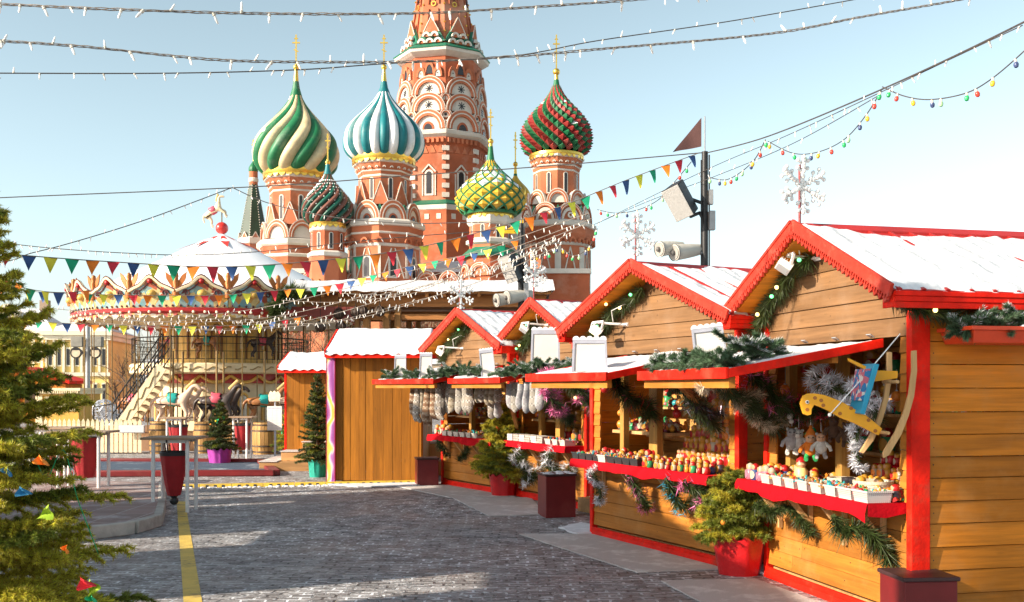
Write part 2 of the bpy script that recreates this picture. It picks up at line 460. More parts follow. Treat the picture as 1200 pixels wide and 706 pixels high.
# blue carpeted floor with dark red edging before the carousel
BLUEC = speckle_mat('blue_carpet', (.045, .075, .12), (.30, .35, .40), 1.6, .60)
bl = [gnd(322, 558), gnd(306, 544), gnd(60, 543), gnd(30, 559)]
root = thing('blue_floor', 'blue carpeted floor with dark red edging in front of the carousel', 'carpet', (bl[0].x, bl[0].y, 0))
m = MB(); o0 = bl[0]
m.prism([(p.x - o0.x, p.y - o0.y) for p in bl], (0, 0, .004), (1, 0, 0), (0, 1, 0), .05)
m.build('carpet', BLUEC, root, smooth=False)
m = MB()
for i in range(4):
    a = bl[i] - o0; b = bl[(i + 1) % 4] - o0
    a.z = b.z = .06
    m.beam(a, b, .22, .12)
m.build('edging', DRED, root, bevel=.02)
m = MB()
for k in range(60):
    t = r.random(); a = (bl[3] - o0).lerp(bl[0] - o0, t)
    m.ball((a.x, a.y + r.uniform(.06, .4), .055), r.uniform(.03, .12), 7, 4, 0, .2)
tag(m.build('snow_rim', SNOWD, root), kind='stuff')
# ================================================================== cathedral
BRICK = mat('red_brick', (.39, .105, .045), .9, .22, .4, .5, dirt=((.50, .25, .165), .7), bscale=5.0)
BRICK2 = mat('orange_brick', (.45, .14, .064), .9, .2, .4, .45, dirt=((.54, .29, .20), .65), bscale=5.0)
TRIM = mat('white_stone_trim', (.62, .56, .48), .85, .14, .6, .3, dirt=((.42, .33, .26), .5))
GREENR = mat('green_roof', (.015, .15, .085), .45, .2, .6, .1)
DGLASS = mat('dark_window', (.03, .028, .03), .25, .2, 1, 0)
D_GREEN = mat('dome_green', (.012, .145, .055), .5, .2, .8, .25, dirt=((.34, .33, .28), .28))
D_CREAM = mat('dome_cream', (.58, .47, .27), .5, .2, .8, .25, dirt=((.34, .33, .28), .28))
D_TEAL = mat('dome_teal', (.005, .15, .165), .5, .2, .8, .25, dirt=((.34, .33, .28), .28))
D_WHITE = mat('dome_white', (.74, .75, .74), .5, .2, .8, .25, dirt=((.34, .33, .28), .28))
D_RED = mat('dome_red', (.33, .035, .03), .5, .2, .8, .25, dirt=((.34, .33, .28), .28))
D_RUST = mat('dome_rust', (.17, .065, .045), .5, .15, .6, .05)
D_YEL = mat('dome_yellow', (.66, .38, .035), .5, .2, .8, .25, dirt=((.34, .33, .28), .28))
TENTG = mat('tent_green', (.022, .05, .03), .55, .25, .7, .3)
CM = [BRICK, TRIM, BRICK2, GREENR, DGLASS, GOLD, SNOW]
B_, T_, O_, G_, K_, A_, W_ = range(7)
CY0 = 110.0
cath = thing('cathedral', 'red brick cathedral with many coloured onion domes rising behind the market', 'cathedral', (0, CY0, 0))

class Tw:
    def __init__(s, px, Y, a0=0.0, n=8):
        s.px = px; s.Y = Y; s.k = Y / F; s.X = (px - CX) * s.k; s.y = Y - CY0; s.a0 = a0; s.n = n
    def z(s, py): return H + (HY - py) * s.k
    def prof(s, mb, pr, mi, n=None, a0=None):    # pr: (radius px, row px)
        n = n or s.n; a0 = s.a0 if a0 is None else a0
        mb.lathe([(max(r, .02) * s.k, s.z(y)) for r, y in pr], n, (s.X, s.y), mi, R(-90 + a0 + 180.0 / n))
    def fr(s, a, r, py):
        a = R(a); nn = Vector((math.sin(a), -math.cos(a), 0)); t = Vector((math.cos(a), math.sin(a), 0))
        return Vector((s.X, s.y, s.z(py))) + nn * (r * s.k), t, Vector((0, 0, 1)), nn
    def facets(s, a0=None, n=None):
        n = n or s.n; a0 = s.a0 if a0 is None else a0
        return [a for a in ((a0 + 360.0 / n * i + 180) % 360 - 180 for i in range(n))]
    def kok(s, mb, a, r, py, w, h, bw, d=2.2, star=True, inner=T_, pointed=False, win=False):
        k = s.k; o, t, u, nn = s.fr(a, r, py)
        hh = h / (w / 2.0)
        back = o - nn * (3.5 * k)
        mb.arc(back, t, u, 0.001, w / 2 * k, 3.5 * k + .1 * k, inner, hh, 14)
        mb.arc(o, t, u, (w / 2 - bw) * k, w / 2 * k, d * k, O_, hh, 14)
        mb.arc(o, t, u, (w / 2 - .4) * k, (w / 2 + .9) * k, d * .8 * k, T_, hh, 14)
        mb.arc(o, t, u, (w / 2 - bw * .62) * k, (w / 2 - bw * .42) * k, (d + .35) * k, T_, hh, 14)
        if star:
            c = o + u * (h * .34 * k) + nn * (.3 * k)
            R0 = w * .115 * k
            for q in range(4):
                an = PI * q / 4
                dx = t * math.cos(an) + u * math.sin(an)
                mb.beam(c - dx * R0, c + dx * R0, .9 * k, .5 * k, K_, nn)
        if win:
            mb.arc(o + nn * .1 * k, t, u, .001, w * .17 * k, 1.0 * k, B_, 1.3, 10)
            mb.arc(o + nn * .15 * k, t, u, .001, w * .12 * k, 1.1 * k, K_, 1.3, 10)
    def gab(s, mb, a, r, py, w, h, d=2.0, mi=O_, trim=True):
        k = s.k; o, t, u, nn = s.fr(a, r, py)
        o2 = o - nn * 3 * k
        mb.prism([(-w / 2 * k, 0), (w / 2 * k, 0), (0, h * k)], o2, t, u, (3 + d) * k, mi)
        if trim:
            f = o + nn * (d + .1) * k
            for sg in (-1, 1):
                mb.beam(f + t * (sg * w / 2 * k), f + u * (h * k), .9 * k, .8 * k, T_, nn)
    def win(s, parent, a, r, y0, y1, w, hood=False, mats=None):
        k = s.k; o, t, u, nn = s.fr(a, r, y1); hgt = (y1 - y0) * k
        m = MB()
        W = w * k; fw = W * .32
        m.prism([(-W / 2 - fw, 0), (W / 2 + fw, 0), (W / 2 + fw, hgt), (-W / 2 - fw, hgt)], o - nn * .2 * k, t, u, .9 * k, 1)
        m.arc(o + u * hgt - nn * .2 * k, t, u, .001, W / 2 + fw, .9 * k, 1, 1.0, 10)
        m.prism([(-W / 2, fw), (W / 2, fw), (W / 2, hgt), (-W / 2, hgt)], o + nn * .5 * k, t, u, .3 * k, 4)
        m.arc(o + u * hgt + nn * .5 * k, t, u, .001, W / 2, .3 * k, 4, 1.0, 10)
        if hood:
            f = o + u * (hgt + W * .35) + nn * .9 * k
            for sg in (-1, 1):
                m.beam(f + t * sg * W * 1.25, f + u * W * 1.35, W * .25, 1.2 * k, 1, nn)
                m.beam(o + t * sg * W * 1.15 + nn * .5 * k, o + u * hgt + t * sg * W * 1.15 + nn * .5 * k, W * .22, 1.0 * k, 1, nn)
        m.build('window', mats or CM, parent, smooth=False)
    def cross(s, parent, y0, y1, w, ballr=3.4):
        k = s.k; m = MB(); zt = s.z(y0); zb = s.z(y1); x = s.X; y = s.y; h = zt - zb
        th = .75 * k
        m.bx(x - th, x + th, y - th, y + th, zb, zt)
        zc = zb + h * .72
        m.bx(x - w / 2 * k, x + w / 2 * k, y - th * .9, y + th * .9, zc, zc + 1.4 * k)
        m.bx(x - w / 4 * k, x + w / 4 * k, y - th * .9, y + th * .9, zc + h * .14, zc + h * .14 + 1.1 * k)
        m.beam((x - w / 3.4 * k, y, zc - h * .2), (x + w / 3.4 * k, y, zc - h * .27), 1.2 * k, 1.2 * k)
        m.ball((x, y, zb - ballr * .6 * k), ballr * k, 12, 8)
        m.build('cross', GOLD, parent)
def interp(cv, t):
    for (t0, r0), (t1, r1) in zip(cv, cv[1:]):
        if t <= t1:
            f = (t - t0) / (t1 - t0) if t1 > t0 else 0
            return r0 + (r1 - r0) * f
    return cv[-1][1]
_on = spline([(0, .76, 0), (.06, .89, 0), (.15, .98, 0), (.27, 1.0, 0), (.40, .95, 0), (.53, .80, 0), (.65, .60, 0), (.76, .41, 0), (.86, .26, 0), (.94, .17, 0), (1, .125, 0)], 6)
ONION = [(p.x, p.y) for p in _on]
def dome_ribbed(tw, parent, ybot, ytop, rad, ns, twist, mats, depth=.06, rows=44, per=8, bands=None, snowf=.0, seed=1):
    """onion dome with ns raised stripes twisted by `twist` turns"""
    n = ns * per; vs = []; fs = []; ms = []; r_ = random.Random(seed); k = tw.k
    nz = [[r_.random() for _ in range(200)] for _ in range(200)]
    for i in range(rows + 1):
        t = i / rows; rr = interp(ONION, t) * rad * k
        z = tw.z(ybot) + (tw.z(ytop) - tw.z(ybot)) * t
        tws = twist * 2 * PI * t
        for j in range(n):
            ph = (j % per + .0) / per
            lob = abs(math.sin(PI * ph)) ** .7
            rad2 = rr * (1 - depth + depth * lob * 1.6 * (0.4 + .6 * min(1, (1 - t) * 2)))
            a = 2 * PI * j / n + tws
            vs.append((tw.X + rad2 * math.cos(a), tw.y + rad2 * math.sin(a), z))
    for i in range(rows):
        for j in range(n):
            j2 = (j + 1) % n
            fs.append((i * n + j, i * n + j2, (i + 1) * n + j2, (i + 1) * n + j))
            s_ = (j // per) % len(mats)
            a = 2 * PI * (j + .5) / n + twist * 2 * PI * i / rows
            if snowf and i > rows * .42 and math.cos(a - 2.1) > -.3 and nz[i // 2][(j // 3)] < snowf * (i / rows): s_ = len(mats)
            ms.append(s_)
    m = MB(); m.add(vs, fs, ms)
    return m.build('dome', list(mats) + [SNOW], parent, angle=50)
def neck(tw, parent, pts_green, pts_gold, green):
    m = MB(); tw.prof(m, pts_green, 0, 16); tw.prof(m, pts_gold, 1, 16)
    m.build('dome_neck', [green, GOLD], parent)
def fringe(tw, parent, y0, y1, r, n=28):
    m = MB(); tw.prof(m, [(r * .94, y0 - .5), (r, y0), (r * 1.01, (y0 + y1) / 2), (r * .95, y1 - 1)], 0, 32)
    for i in range(n):
        a = 360.0 / n * i
        o, t, u, nn = tw.fr(a, r * .97, y1 - 1.6); w = PI * r / n * tw.k
        m.prism([(-w * .9, .8 * tw.k), (w * .9, .8 * tw.k), (w * .6, -1.4 * tw.k), (0, -2.6 * tw.k), (-w * .6, -1.4 * tw.k)], o, t, u, .9 * tw.k, 0)
    m.build('gilded_fringe', GOLD, parent)
def cornice_drum(tw, m, y, r0, r1):   # flared arcade below a dome
    tw.prof(m, [(r1, y + 18), (r1 + .4, y + 17), (r1, y + 15.8)], T_)
    tw.prof(m, [(r1, y + 16), (r1 + 1, y + 12), (r0 - 1.5, y + 4), (r0, y)], O_)
    tw.prof(m, [(r0 - .6, y + 3.0), (r0 + .9, y + 2.2), (r0 + 1.0, y)], T_)
    tw.prof(m, [(r1 + 1.2, y + 12.4), (r1 + 2.0, y + 11.6), (r1 + 1.6, y + 10.6)], T_)
    for a in tw.facets(n=24):
        rr = r1 + (r0 - r1) * .52
        o, t, u, nn = tw.fr(a, rr - .2, y + 9)
        m.arc(o - nn * .8 * tw.k, t, u, 1.0 * tw.k, 1.9 * tw.k, 1.6 * tw.k, T_, 1.2, 6)

# --- green and cream swirled dome
t = Tw(347, 118, 22.5)
m = MB(); t.prof(m, [(44, 480), (44, 290), (38, 288)], B_)
t.prof(m, [(44.6, 293), (46.5, 291), (46.5, 286), (38, 284)], T_)
t.prof(m, [(44.2, 306), (45.2, 305), (45.2, 303), (44.2, 302)], T_)
t.prof(m, [(31, 290), (31, 228)], O_); cornice_drum(t, m, 211, 37, 31)
tw_ = m.build('tower', CM, cath, smooth=False)
m = MB()
for a in t.facets(): t.kok(m, a, 37, 284, 30, 20, 4.6, star=False)
for a in t.facets(0): t.gab(m, a, 31.5, 268, 20, 26)
m.build('gable_tier', CM, tw_, smooth=False)
for a in (-67.5, -22.5, 22.5, 67.5): t.win(tw_, a, 28.8, 236, 262, 3.6)
dome_ribbed(t, tw_, 206, 110, 48, 16, .21, [D_GREEN, D_CREAM], .08, seed=2, snowf=.1)
neck(t, tw_, [(7, 113), (4.4, 104), (3.2, 96)], [(3.1, 97), (2.2, 84), (1.6, 76)], D_GREEN)
fringe(t, tw_, 203, 212, 38); t.cross(tw_, 41, 77, 9)

# --- teal and white dome
t = Tw(450, 106, 22.5)
m = MB(); t.prof(m, [(42, 480), (42, 292), (46, 279), (46, 270)], O_)
t.prof(m, [(44, 281), (46.8, 279.5), (46.8, 278), (45, 277)], T_)
t.prof(m, [(45.5, 271), (48.5, 270), (48.5, 265), (46, 263), (38, 261)], T_)
t.prof(m, [(42.3, 294), (43.6, 293), (43.6, 291), (42.4, 290)], T_)
t.prof(m, [(30, 264), (30, 210)], O_); cornice_drum(t, m, 194, 36, 30)
for a in t.facets():
    for sx in (-1, 1):                       # white lattice on the lower drum
        o, tt, u, nn = t.fr(a, 39.2, 330)
        m.beam(o + tt * sx * 13 * t.k, o + tt * sx * 2 * t.k + u * 34 * t.k, 1.2 * t.k, 1.3 * t.k, T_, nn)
    o, tt, u, nn = t.fr(a + 22.5, 41.9, 330)
    m.beam(o, o + u * 37 * t.k, 3.0 * t.k, 1.6 * t.k, T_, nn)
for a in t.facets(n=16):
    o, tt, u, nn = t.fr(a, 43.5, 290)
    m.arc(o - nn * .5 * t.k, tt, u, 3.2 * t.k, 4.8 * t.k, 3 * t.k, O_, 1.3, 8)
tw_ = m.build('tower', CM, cath, smooth=False)
m = MB()
for a in t.facets(): t.kok(m, a, 38, 263, 31, 21, 5.4, star=False, win=True)
for a in t.facets(0): t.gab(m, a, 30.5, 245, 20, 27)
for a in t.facets(0):
    o, tt, u, nn = t.fr(a, 38, 262); m.prism([(-5 * t.k, 8 * t.k), (0, 17 * t.k), (5 * t.k, 8 * t.k), (0, 2 * t.k)], o - nn * 4 * t.k, tt, u, 4.4 * t.k, G_)
m.build('gable_tier', CM, tw_, smooth=False)
for a in (-67.5, -22.5, 22.5, 67.5): t.win(tw_, a, 27.9, 216, 238, 3.4)
for a in (-67.5, -22.5, 22.5, 67.5): t.win(tw_, a, 38.8, 309, 330, 7.0)
dome_ribbed(t, tw_, 189, 106, 46, 24, .0, [D_TEAL, D_WHITE], .06, seed=3)
neck(t, tw_, [(7, 109), (4.6, 103), (3.4, 96)], [(3.3, 97), (2.2, 86), (1.6, 77)], D_TEAL)
fringe(t, tw_, 186, 195, 37); t.cross(tw_, 41, 77, 9)

# --- small dark swirled dome
t = Tw(384, 103, 22.5)
m = MB(); t.prof(m, [(20, 480), (20, 268)], B_); t.prof(m, [(20, 273), (21.4, 272), (21.4, 267), (20, 266)], T_)
t.prof(m, [(22, 480), (22, 303), (20, 301)], O_); t.prof(m, [(22.2, 303), (24, 302), (24, 298), (21, 296)], T_)
tw_ = m.build('tower', CM, cath, smooth=False)
for a in (-67.5, -22.5, 22.5, 67.5): t.win(tw_, a, 18.2, 277, 294, 3.0)
dome_ribbed(t, tw_, 263, 202, 29, 20, .34, [mat('dome_dark_green', (.008, .085, .055), .4, .15, .5, .05), D_RUST], .09, seed=5, snowf=.9)
m = MB()
for q in range(11):
    for j in range(26):
        tt_ = .10 + q * .072; a = 2 * PI * (j + .5 * (q % 2)) / 26 + .34 * 2 * PI * tt_; r_ = interp(ONION, tt_) * 29 * t.k * 1.0
        if math.sin(a) < .25: m.ball((t.X + r_ * math.cos(a), t.y + r_ * math.sin(a), t.z(263) + (t.z(202) - t.z(263)) * tt_), (.5 + .5 * tt_) * t.k, 5, 4)
m.build('studs', D_WHITE, tw_)
neck(t, tw_, [(5, 205), (3.2, 199), (2.4, 193)], [(2.4, 194), (1.7, 188)], D_TEAL)
fringe(t, tw_, 260, 268, 21, 20); t.cross(tw_, 157, 189, 6, 3)

# --- central tent tower
t = Tw(518, 124, -14)
m = MB()
t.prof(m, [(60, 480), (60, 256), (58, 252)], B_)
t.prof(m, [(58, 257), (61, 255), (61, 250)], T_); t.prof(m, [(61, 250), (61.5, 248.5), (51, 243)], G_)
t.prof(m, [(51, 250), (51, 178)], B_)
t.prof(m, [(51, 181), (53.5, 178), (53.5, 172)], B_); t.prof(m, [(53.6, 173), (58, 170), (59, 166), (52, 163)], T_)
t.prof(m, [(52, 166), (49, 100), (46, 76)], B_)
t.prof(m, [(47, 80), (51, 78), (55, 75.5), (56, 72)], T_); t.prof(m, [(56.5, 72.2), (57, 71), (46, 65)], G_)
for a in t.facets():
    for q in range(7):
        for s_ in (-1, 0, 1):
            o, tt, u, nn = t.fr(a + s_ * 0.001, 53.5 * .924, 178)
        o, tt, u, nn = t.fr(a, 53.6 * .924 - .6, 179)
        m.prism([((q - 3) * 5.6 * t.k - 1.4 * t.k, 0), ((q - 3) * 5.6 * t.k + 1.4 * t.k, 0), ((q - 3) * 5.6 * t.k + 1.4 * t.k, 5 * t.k), ((q - 3) * 5.6 * t.k - 1.4 * t.k, 5 * t.k)], o, tt, u, 2.6 * t.k, O_)
    for q in range(6):                       # banded corner pilasters
        o, tt, u, nn = t.fr(a + 22.5, 50.5, 188 + q * 10.5)
        m.prism([(-4 * t.k, 0), (4 * t.k, 0), (4 * t.k, 5.4 * t.k), (-4 * t.k, 5.4 * t.k)], o - nn * t.k, tt, u, 2.4 * t.k, T_)
    for q in range(4):
        o, tt, u, nn = t.fr(a, 51 * .924, 190); w = 9 * t.k
        m.prism([((q - 1.5) * w - w * .4, 0), ((q - 1.5) * w + w * .4, 0), ((q - 1.5) * w, w * .9)], o - nn * .5 * t.k, tt, u, 1.3 * t.k, O_)
    for q in (-1, 0, 1):
        o, tt, u, nn = t.fr(a, 60 * .924, 266)
        m.prism([(q * 14 * t.k - 2.6 * t.k, 0), (q * 14 * t.k + 2.6 * t.k, 0), (q * 14 * t.k + 2.6 * t.k, 6 * t.k), (q * 14 * t.k - 2.6 * t.k, 6 * t.k)], o - nn * .3 * t.k, tt, u, .9 * t.k, T_)
tw_ = m.build('tower', CM, cath, smooth=False)
m = MB()
for a in t.facets():
    t.kok(m, a, 50, 164, 40, 22, 6.2, 2.6, star=False, win=True)
    t.kok(m, a, 48.6, 143, 39, 20, 6.0, 2.4)
    t.kok(m, a, 47.4, 124, 38, 20, 6.0, 2.2)
    t.kok(m, a + 22.5, 52, 151, 13, 9, 2.4, 2.0)
    t.kok(m, a + 22.5, 52.5, 164, 9, 8, 1.6, 2.0, star=False)
    t.kok(m, a + 22.5, 50, 131, 11, 8, 2.0, 2.0, star=False)
    for q in (-1, 1):
        o, tt, u, nn = t.fr(a, 45.2, 104)
        m.arc(o + tt * q * 10 * t.k, tt, u, 3.4 * t.k, 5.4 * t.k, 2.4 * t.k, O_, 2.3, 10)
        m.arc(o + tt * q * 10 * t.k - nn * t.k, tt, u, .001, 3.5 * t.k, 2.4 * t.k, T_, 2.4, 10)
        m.arc(o + tt * q * 10 * t.k + u * 3.5 * t.k, tt, u, .001, .9 * t.k, 1.8 * t.k, K_, 1.2, 8)
    o, tt, u, nn = t.fr(a, 44.6, 100)
    m.arc(o, tt, u, .001, 4 * t.k, 1.6 * t.k, K_, 2.6, 10); m.arc(o, tt, u, 4 * t.k, 5.6 * t.k, 2.2 * t.k, O_, 2.5, 10)
m.build('gable_tier', CM, tw_, smooth=False)
for a in t.facets():
    if abs(a) < 80: t.win(tw_, a, 47.2, 214, 238, 6.5, True)
m = MB()
for a in t.facets():                          # pointed gables at the foot of the tent
    for q in (-1, 0, 1):
        o, tt, u, nn = t.fr(a, 44, 65)
        m.arc(o + tt * q * 9.8 * t.k, tt, u, 2.6 * t.k, 4.8 * t.k, 2.6 * t.k, T_, 1.1, 8); m.arc(o + tt * q * 9.8 * t.k - nn * t.k, tt, u, .001, 2.8 * t.k, 2.2 * t.k, O_, 1.1, 8)
        if q < 1:
            o, tt, u, nn = t.fr(a, 41.5, 57)
            m.arc(o + tt * (q + .5) * 9.8 * t.k, tt, u, 2.6 * t.k, 4.8 * t.k, 2.6 * t.k, T_, 1.1, 8); m.arc(o + tt * (q + .5) * 9.8 * t.k - nn * t.k, tt, u, .001, 2.8 * t.k, 2.2 * t.k, O_, 1.1, 8)
    t.gab(m, a, 38.5, 51, 19, 18, 1.6, O_)
    t.gab(m, a, 39, 62, 33, 28, .6, G_, False)
m.build('pointed_gables', CM, tw_, smooth=False)
m = MB(); t.prof(m, [(41, 68), (11, -112)], 2); t.prof(m, [(11.5, -110), (13, -113), (8, -117), (8, -140), (9, -141)], B_)
for a in t.facets():
    for q in range(16):
        f = (q + .5) / 16; y = 66 - 178 * f; r = 41 - 30 * f
        o, tt, u, nn = t.fr(a + 22.5, r + .2, y); m.ball(o, 1.25 * t.k, 6, 4, A_)
    for q in range(5):
        f = (q + .3) / 5; y = 62 - 178 * f; r = (41 - 30 * f) * .924
        o, tt, u, nn = t.fr(a, r, y)
        m.arc(o, tt, u, 2.0 * t.k, 3.0 * t.k, 1.0 * t.k, A_, 1.0, 12, 0, 2 * PI)
        m.beam(o + u * 4 * t.k, o + u * 13 * t.k - nn * 1.4 * t.k, .8 * t.k, 1.2 * t.k, K_, nn)
        m.beam(o + u * 8 * t.k - tt * 2.5 * t.k, o + u * 8 * t.k + tt * 2.5 * t.k, .8 * t.k, 1.2 * t.k, K_, nn)
        for sg in (-1, 1):
            m.beam(o + tt * sg * r * .2 * t.k, o + tt * sg * r * .15 * t.k + u * 30 * t.k - nn * 4.4 * t.k, .9 * t.k, 1.6 * t.k, B_, nn)
m.build('tent_roof', CM, tw_, smooth=False)
dome_ribbed(t, tw_, -140, -176, 15, 16, 0, [GOLD, GOLD], .05, 20, 4); t.cross(tw_, -230, -176, 10)

# --- yellow dome under a green lattice
t = Tw(575, 104, 22.5)
m = MB(); t.prof(m, [(25, 480), (25, 262), (27, 260), (27, 254)], O_); t.prof(m, [(25.2, 289), (29, 287), (29, 283), (25, 281)], T_)
t.prof(m, [(25.2, 266), (27.6, 263), (28, 256), (26, 254)], T_)
t.prof(m, [(31, 480), (31, 322), (27, 300)], B_); t.prof(m, [(27, 300), (33, 303), (33, 299), (25, 292)], G_)
tw_ = m.build('tower', CM, cath, smooth=False)
m = MB()
for a in t.facets(): t.kok(m, a, 31, 326, 25, 14, 3.4, star=False, inner=O_)
m.build('gable_tier', CM, tw_, smooth=False)
for a in (-67.5, -22.5, 22.5, 67.5): t.win(tw_, a, 22.8, 268, 283, 3.2)
def lattice_dome(tw, parent, ybot, ytop, rad, n, turns, rows):
    zb, zt = tw.z(ybot), tw.z(ytop); k = tw.k
    def P(t_, a, e=0.0):
        r = interp(ONION, t_) * rad * k * (1 + e); return Vector((tw.X + r * math.cos(a), tw.y + r * math.sin(a), zb + (zt - zb) * t_))
    m = MB(); ms = []
    ts = [(i / rows) for i in range(rows + 1)]
    for i in range(rows - 1):
        for j in range(n):
            a = 2 * PI * (j + (i % 2) * .5) / n; da = PI / n
            t0, t1, t2 = ts[i], ts[i + 1], ts[min(i + 2, rows)]
            q = [P(t0, a), P(t1, a + da), P(t2, a), P(t1, a - da)]; c = P(t1, a, .10 if t1 < .7 else .03)
            sn = 1 if (t1 > .42 and t1 < .85 and rnd.random() < .85) else 0
            m.add(q + [c], [(0, 1, 4), (1, 2, 4), (2, 3, 4), (3, 0, 4)], [0, sn, sn, 0] if rnd.random() < .5 else [sn] * 4)
    d = m.build('dome', [D_YEL, SNOW], parent, smooth=False)
    m = MB()
    for s_ in (-1, 1):
        for j in range(n):
            pts = [P(t_ / 26 * .93, 2 * PI * j / n + s_ * (t_ / 26 * .93) * rows * PI / n, .02) for t_ in range(27)]
            m.tube(pts, [1.15 * k * (1 - .5 * i / 26) for i in range(27)], 5, 0)
    m.build('lattice', [D_GREEN], d)
lattice_dome(t, tw_, 252, 188, 39, 14, 1, 10)
neck(t, tw_, [(5.5, 194), (3.4, 180), (2.6, 172)], [(2.6, 173), (1.8, 163)], D_GREEN)
m = MB(); t.prof(m, [(31, 253), (32, 250), (29, 248)], 0, 32); m.build('dome_rim', [D_GREEN], tw_)
fringe(t, tw_, 252, 257, 27, 24); t.cross(tw_, 128, 164, 7, 3.4)

# --- spiked red and green dome
t = Tw(652, 112, 22.5)
m = MB(); t.prof(m, [(40, 480), (40, 292), (45, 279), (45, 270)], O_)
t.prof(m, [(40.2, 292), (41.6, 291), (41.6, 288.5), (40.4, 288)], T_)
t.prof(m, [(44.6, 271), (47, 270), (47, 265.5), (44, 264), (38, 262)], T_)
t.prof(m, [(27, 268), (27, 203)], O_); cornice_drum(t, m, 187, 32, 27)
t.prof(m, [(38.5, 322), (41.2, 321), (41.2, 319.5), (38.5, 319)], T_)
for a in t.facets():
    for sx in (-1, 1):
        o, tt, u, nn = t.fr(a, 37.4, 352)
        m.beam(o + tt * sx * 14 * t.k, o + u * 58 * t.k, 1.2 * t.k, 1.3 * t.k, T_, nn)
    o, tt, u, nn = t.fr(a + 22.5, 39.6, 320)
    m.beam(o, o + u * 26 * t.k, 7 * t.k, 1.6 * t.k, T_, nn)
for a in t.facets(n=24):
    o, tt, u, nn = t.fr(a, 43, 290)
    m.arc(o - nn * .5 * t.k, tt, u, 2.6 * t.k, 4.2 * t.k, 3 * t.k, O_, 1.6, 8)
tw_ = m.build('tower', CM, cath, smooth=False)
m = MB()
for a in t.facets():
    t.kok(m, a, 37, 264, 31, 20, 3, star=False, inner=O_)
    o, tt, u, nn = t.fr(a, 37.3, 264)
    m.arc(o, tt, u, 8.4 * t.k, 11.4 * t.k, .9 * t.k, T_, 1.3, 14); m.arc(o + u * 6 * t.k, tt, u, 1.6 * t.k, 3.6 * t.k, 1.2 * t.k, T_, 1, 12, 0, 2 * PI)
    t.kok(m, a + 22.5, 32, 243, 24, 15, 4, star=False, inner=T_)
    o, tt, u, nn = t.fr(a + 22.5, 39, 262); m.prism([(-4 * t.k, 6 * t.k), (0, 16 * t.k), (4 * t.k, 6 * t.k), (0, 1 * t.k)], o - nn * 4 * t.k, tt, u, 4.2 * t.k, G_)
m.build('gable_tier', CM, tw_, smooth=False)
for a in (-67.5, -22.5, 22.5, 67.5): t.win(tw_, a, 25.1, 209, 231, 3.2)
for a in (-67.5, -22.5, 22.5, 67.5): t.win(tw_, a, 37.1, 328, 348, 6)
def spike_dome(tw, parent, ybot, ytop, rad, n, rows):
    zb, zt = tw.z(ybot), tw.z(ytop); k = tw.k
    def P(t_, a, e=0.0):
        r = interp(ONION, t_) * rad * k * (1 + e); return Vector((tw.X + r * math.cos(a), tw.y + r * math.sin(a), zb + (zt - zb) * t_))
    m = MB()
    ts = [1 - (1 - i / rows) ** 1.0 for i in range(rows + 1)]
    for i in range(rows - 1):
        for j in range(n):
            a = 2 * PI * (j + (i % 2) * .5) / n; da = PI / n
            t0, t1, t2 = ts[i], ts[i + 1], ts[min(i + 2, rows)]
            q = [P(t0, a), P(t1, a + da), P(t2, a), P(t1, a - da)]
            e = .19 if t1 < .6 else .19 * (1 - t1) / .4 + .02
            c = P(t1 + .012, a, e)
            col = ((2 * j + (i % 2) + i) // 2) % 2
            sn = 2 if (.35 < t1 < .72 and rnd.random() < .10) else col
            m.add(q + [c], [(0, 1, 4), (1, 2, 4), (2, 3, 4), (3, 0, 4)], [col, sn, sn, col])
    m.build('dome', [D_RED, D_GREEN, SNOW], parent, smooth=False)
spike_dome(t, tw_, 184, 100, 37, 22, 17)
m = MB(); t.prof(m, [(28, 186), (29, 183), (26, 181)], 0, 32); m.build('dome_rim', [D_GREEN], tw_)
neck(t, tw_, [(5, 104), (3.6, 99), (2.8, 94)], [(2.8, 95), (2.0, 86), (1.4, 82)], D_GREEN)
fringe(t, tw_, 183, 189, 32); t.cross(tw_, 41, 82, 8, 4.2)

# --- small gilded dome behind
t = Tw(604, 132, 0)
m = MB(); t.prof(m, [(10, 480), (10, 236)], T_, 16); tw_ = m.build('tower', CM, cath)
dome_ribbed(t, tw_, 238, 206, 17, 14, .1, [D_YEL, GOLD], .06, 24, 6)
neck(t, tw_, [(2.6, 209), (2, 204)], [(2, 204), (1.3, 192)], D_GREEN); t.cross(tw_, 155, 191, 5, 3)

# --- dark tented bell tower
t = Tw(297, 126, 22.5)
m = MB(); t.prof(m, [(17, 480), (17, 280)], B_); t.prof(m, [(17.2, 288), (18.5, 287), (18.5, 281), (16, 279)], T_)
t.prof(m, [(5, 220), (5, 201)], O_, 16); t.prof(m, [(5, 214), (5.8, 213), (5.8, 210), (5, 209)], T_, 16)
for a in t.facets(): t.gab(m, a, 15.4, 286, 13, 12, 1.2)
tw_ = m.build('bell_tower', CM, cath, smooth=False)
m = MB(); t.prof(m, [(17.5, 284), (5, 216)], 0)
for a in t.facets():
    p0, tt, u, nn = t.fr(a + 22.5, 17.6, 284); p1 = t.fr(a + 22.5, 5.0, 216)[0]
    for q in range(22): m.ball(p0.lerp(p1, q / 22), .62 * t.k, 5, 4, 1)
m.build('tent_roof', [TENTG, TRIM], tw_, smooth=False)
dome_ribbed(t, tw_, 203, 188, 5.4, 10, 0, [D_GREEN, D_GREEN], .04, 16, 4); t.cross(tw_, 164, 188, 4, 1.2)

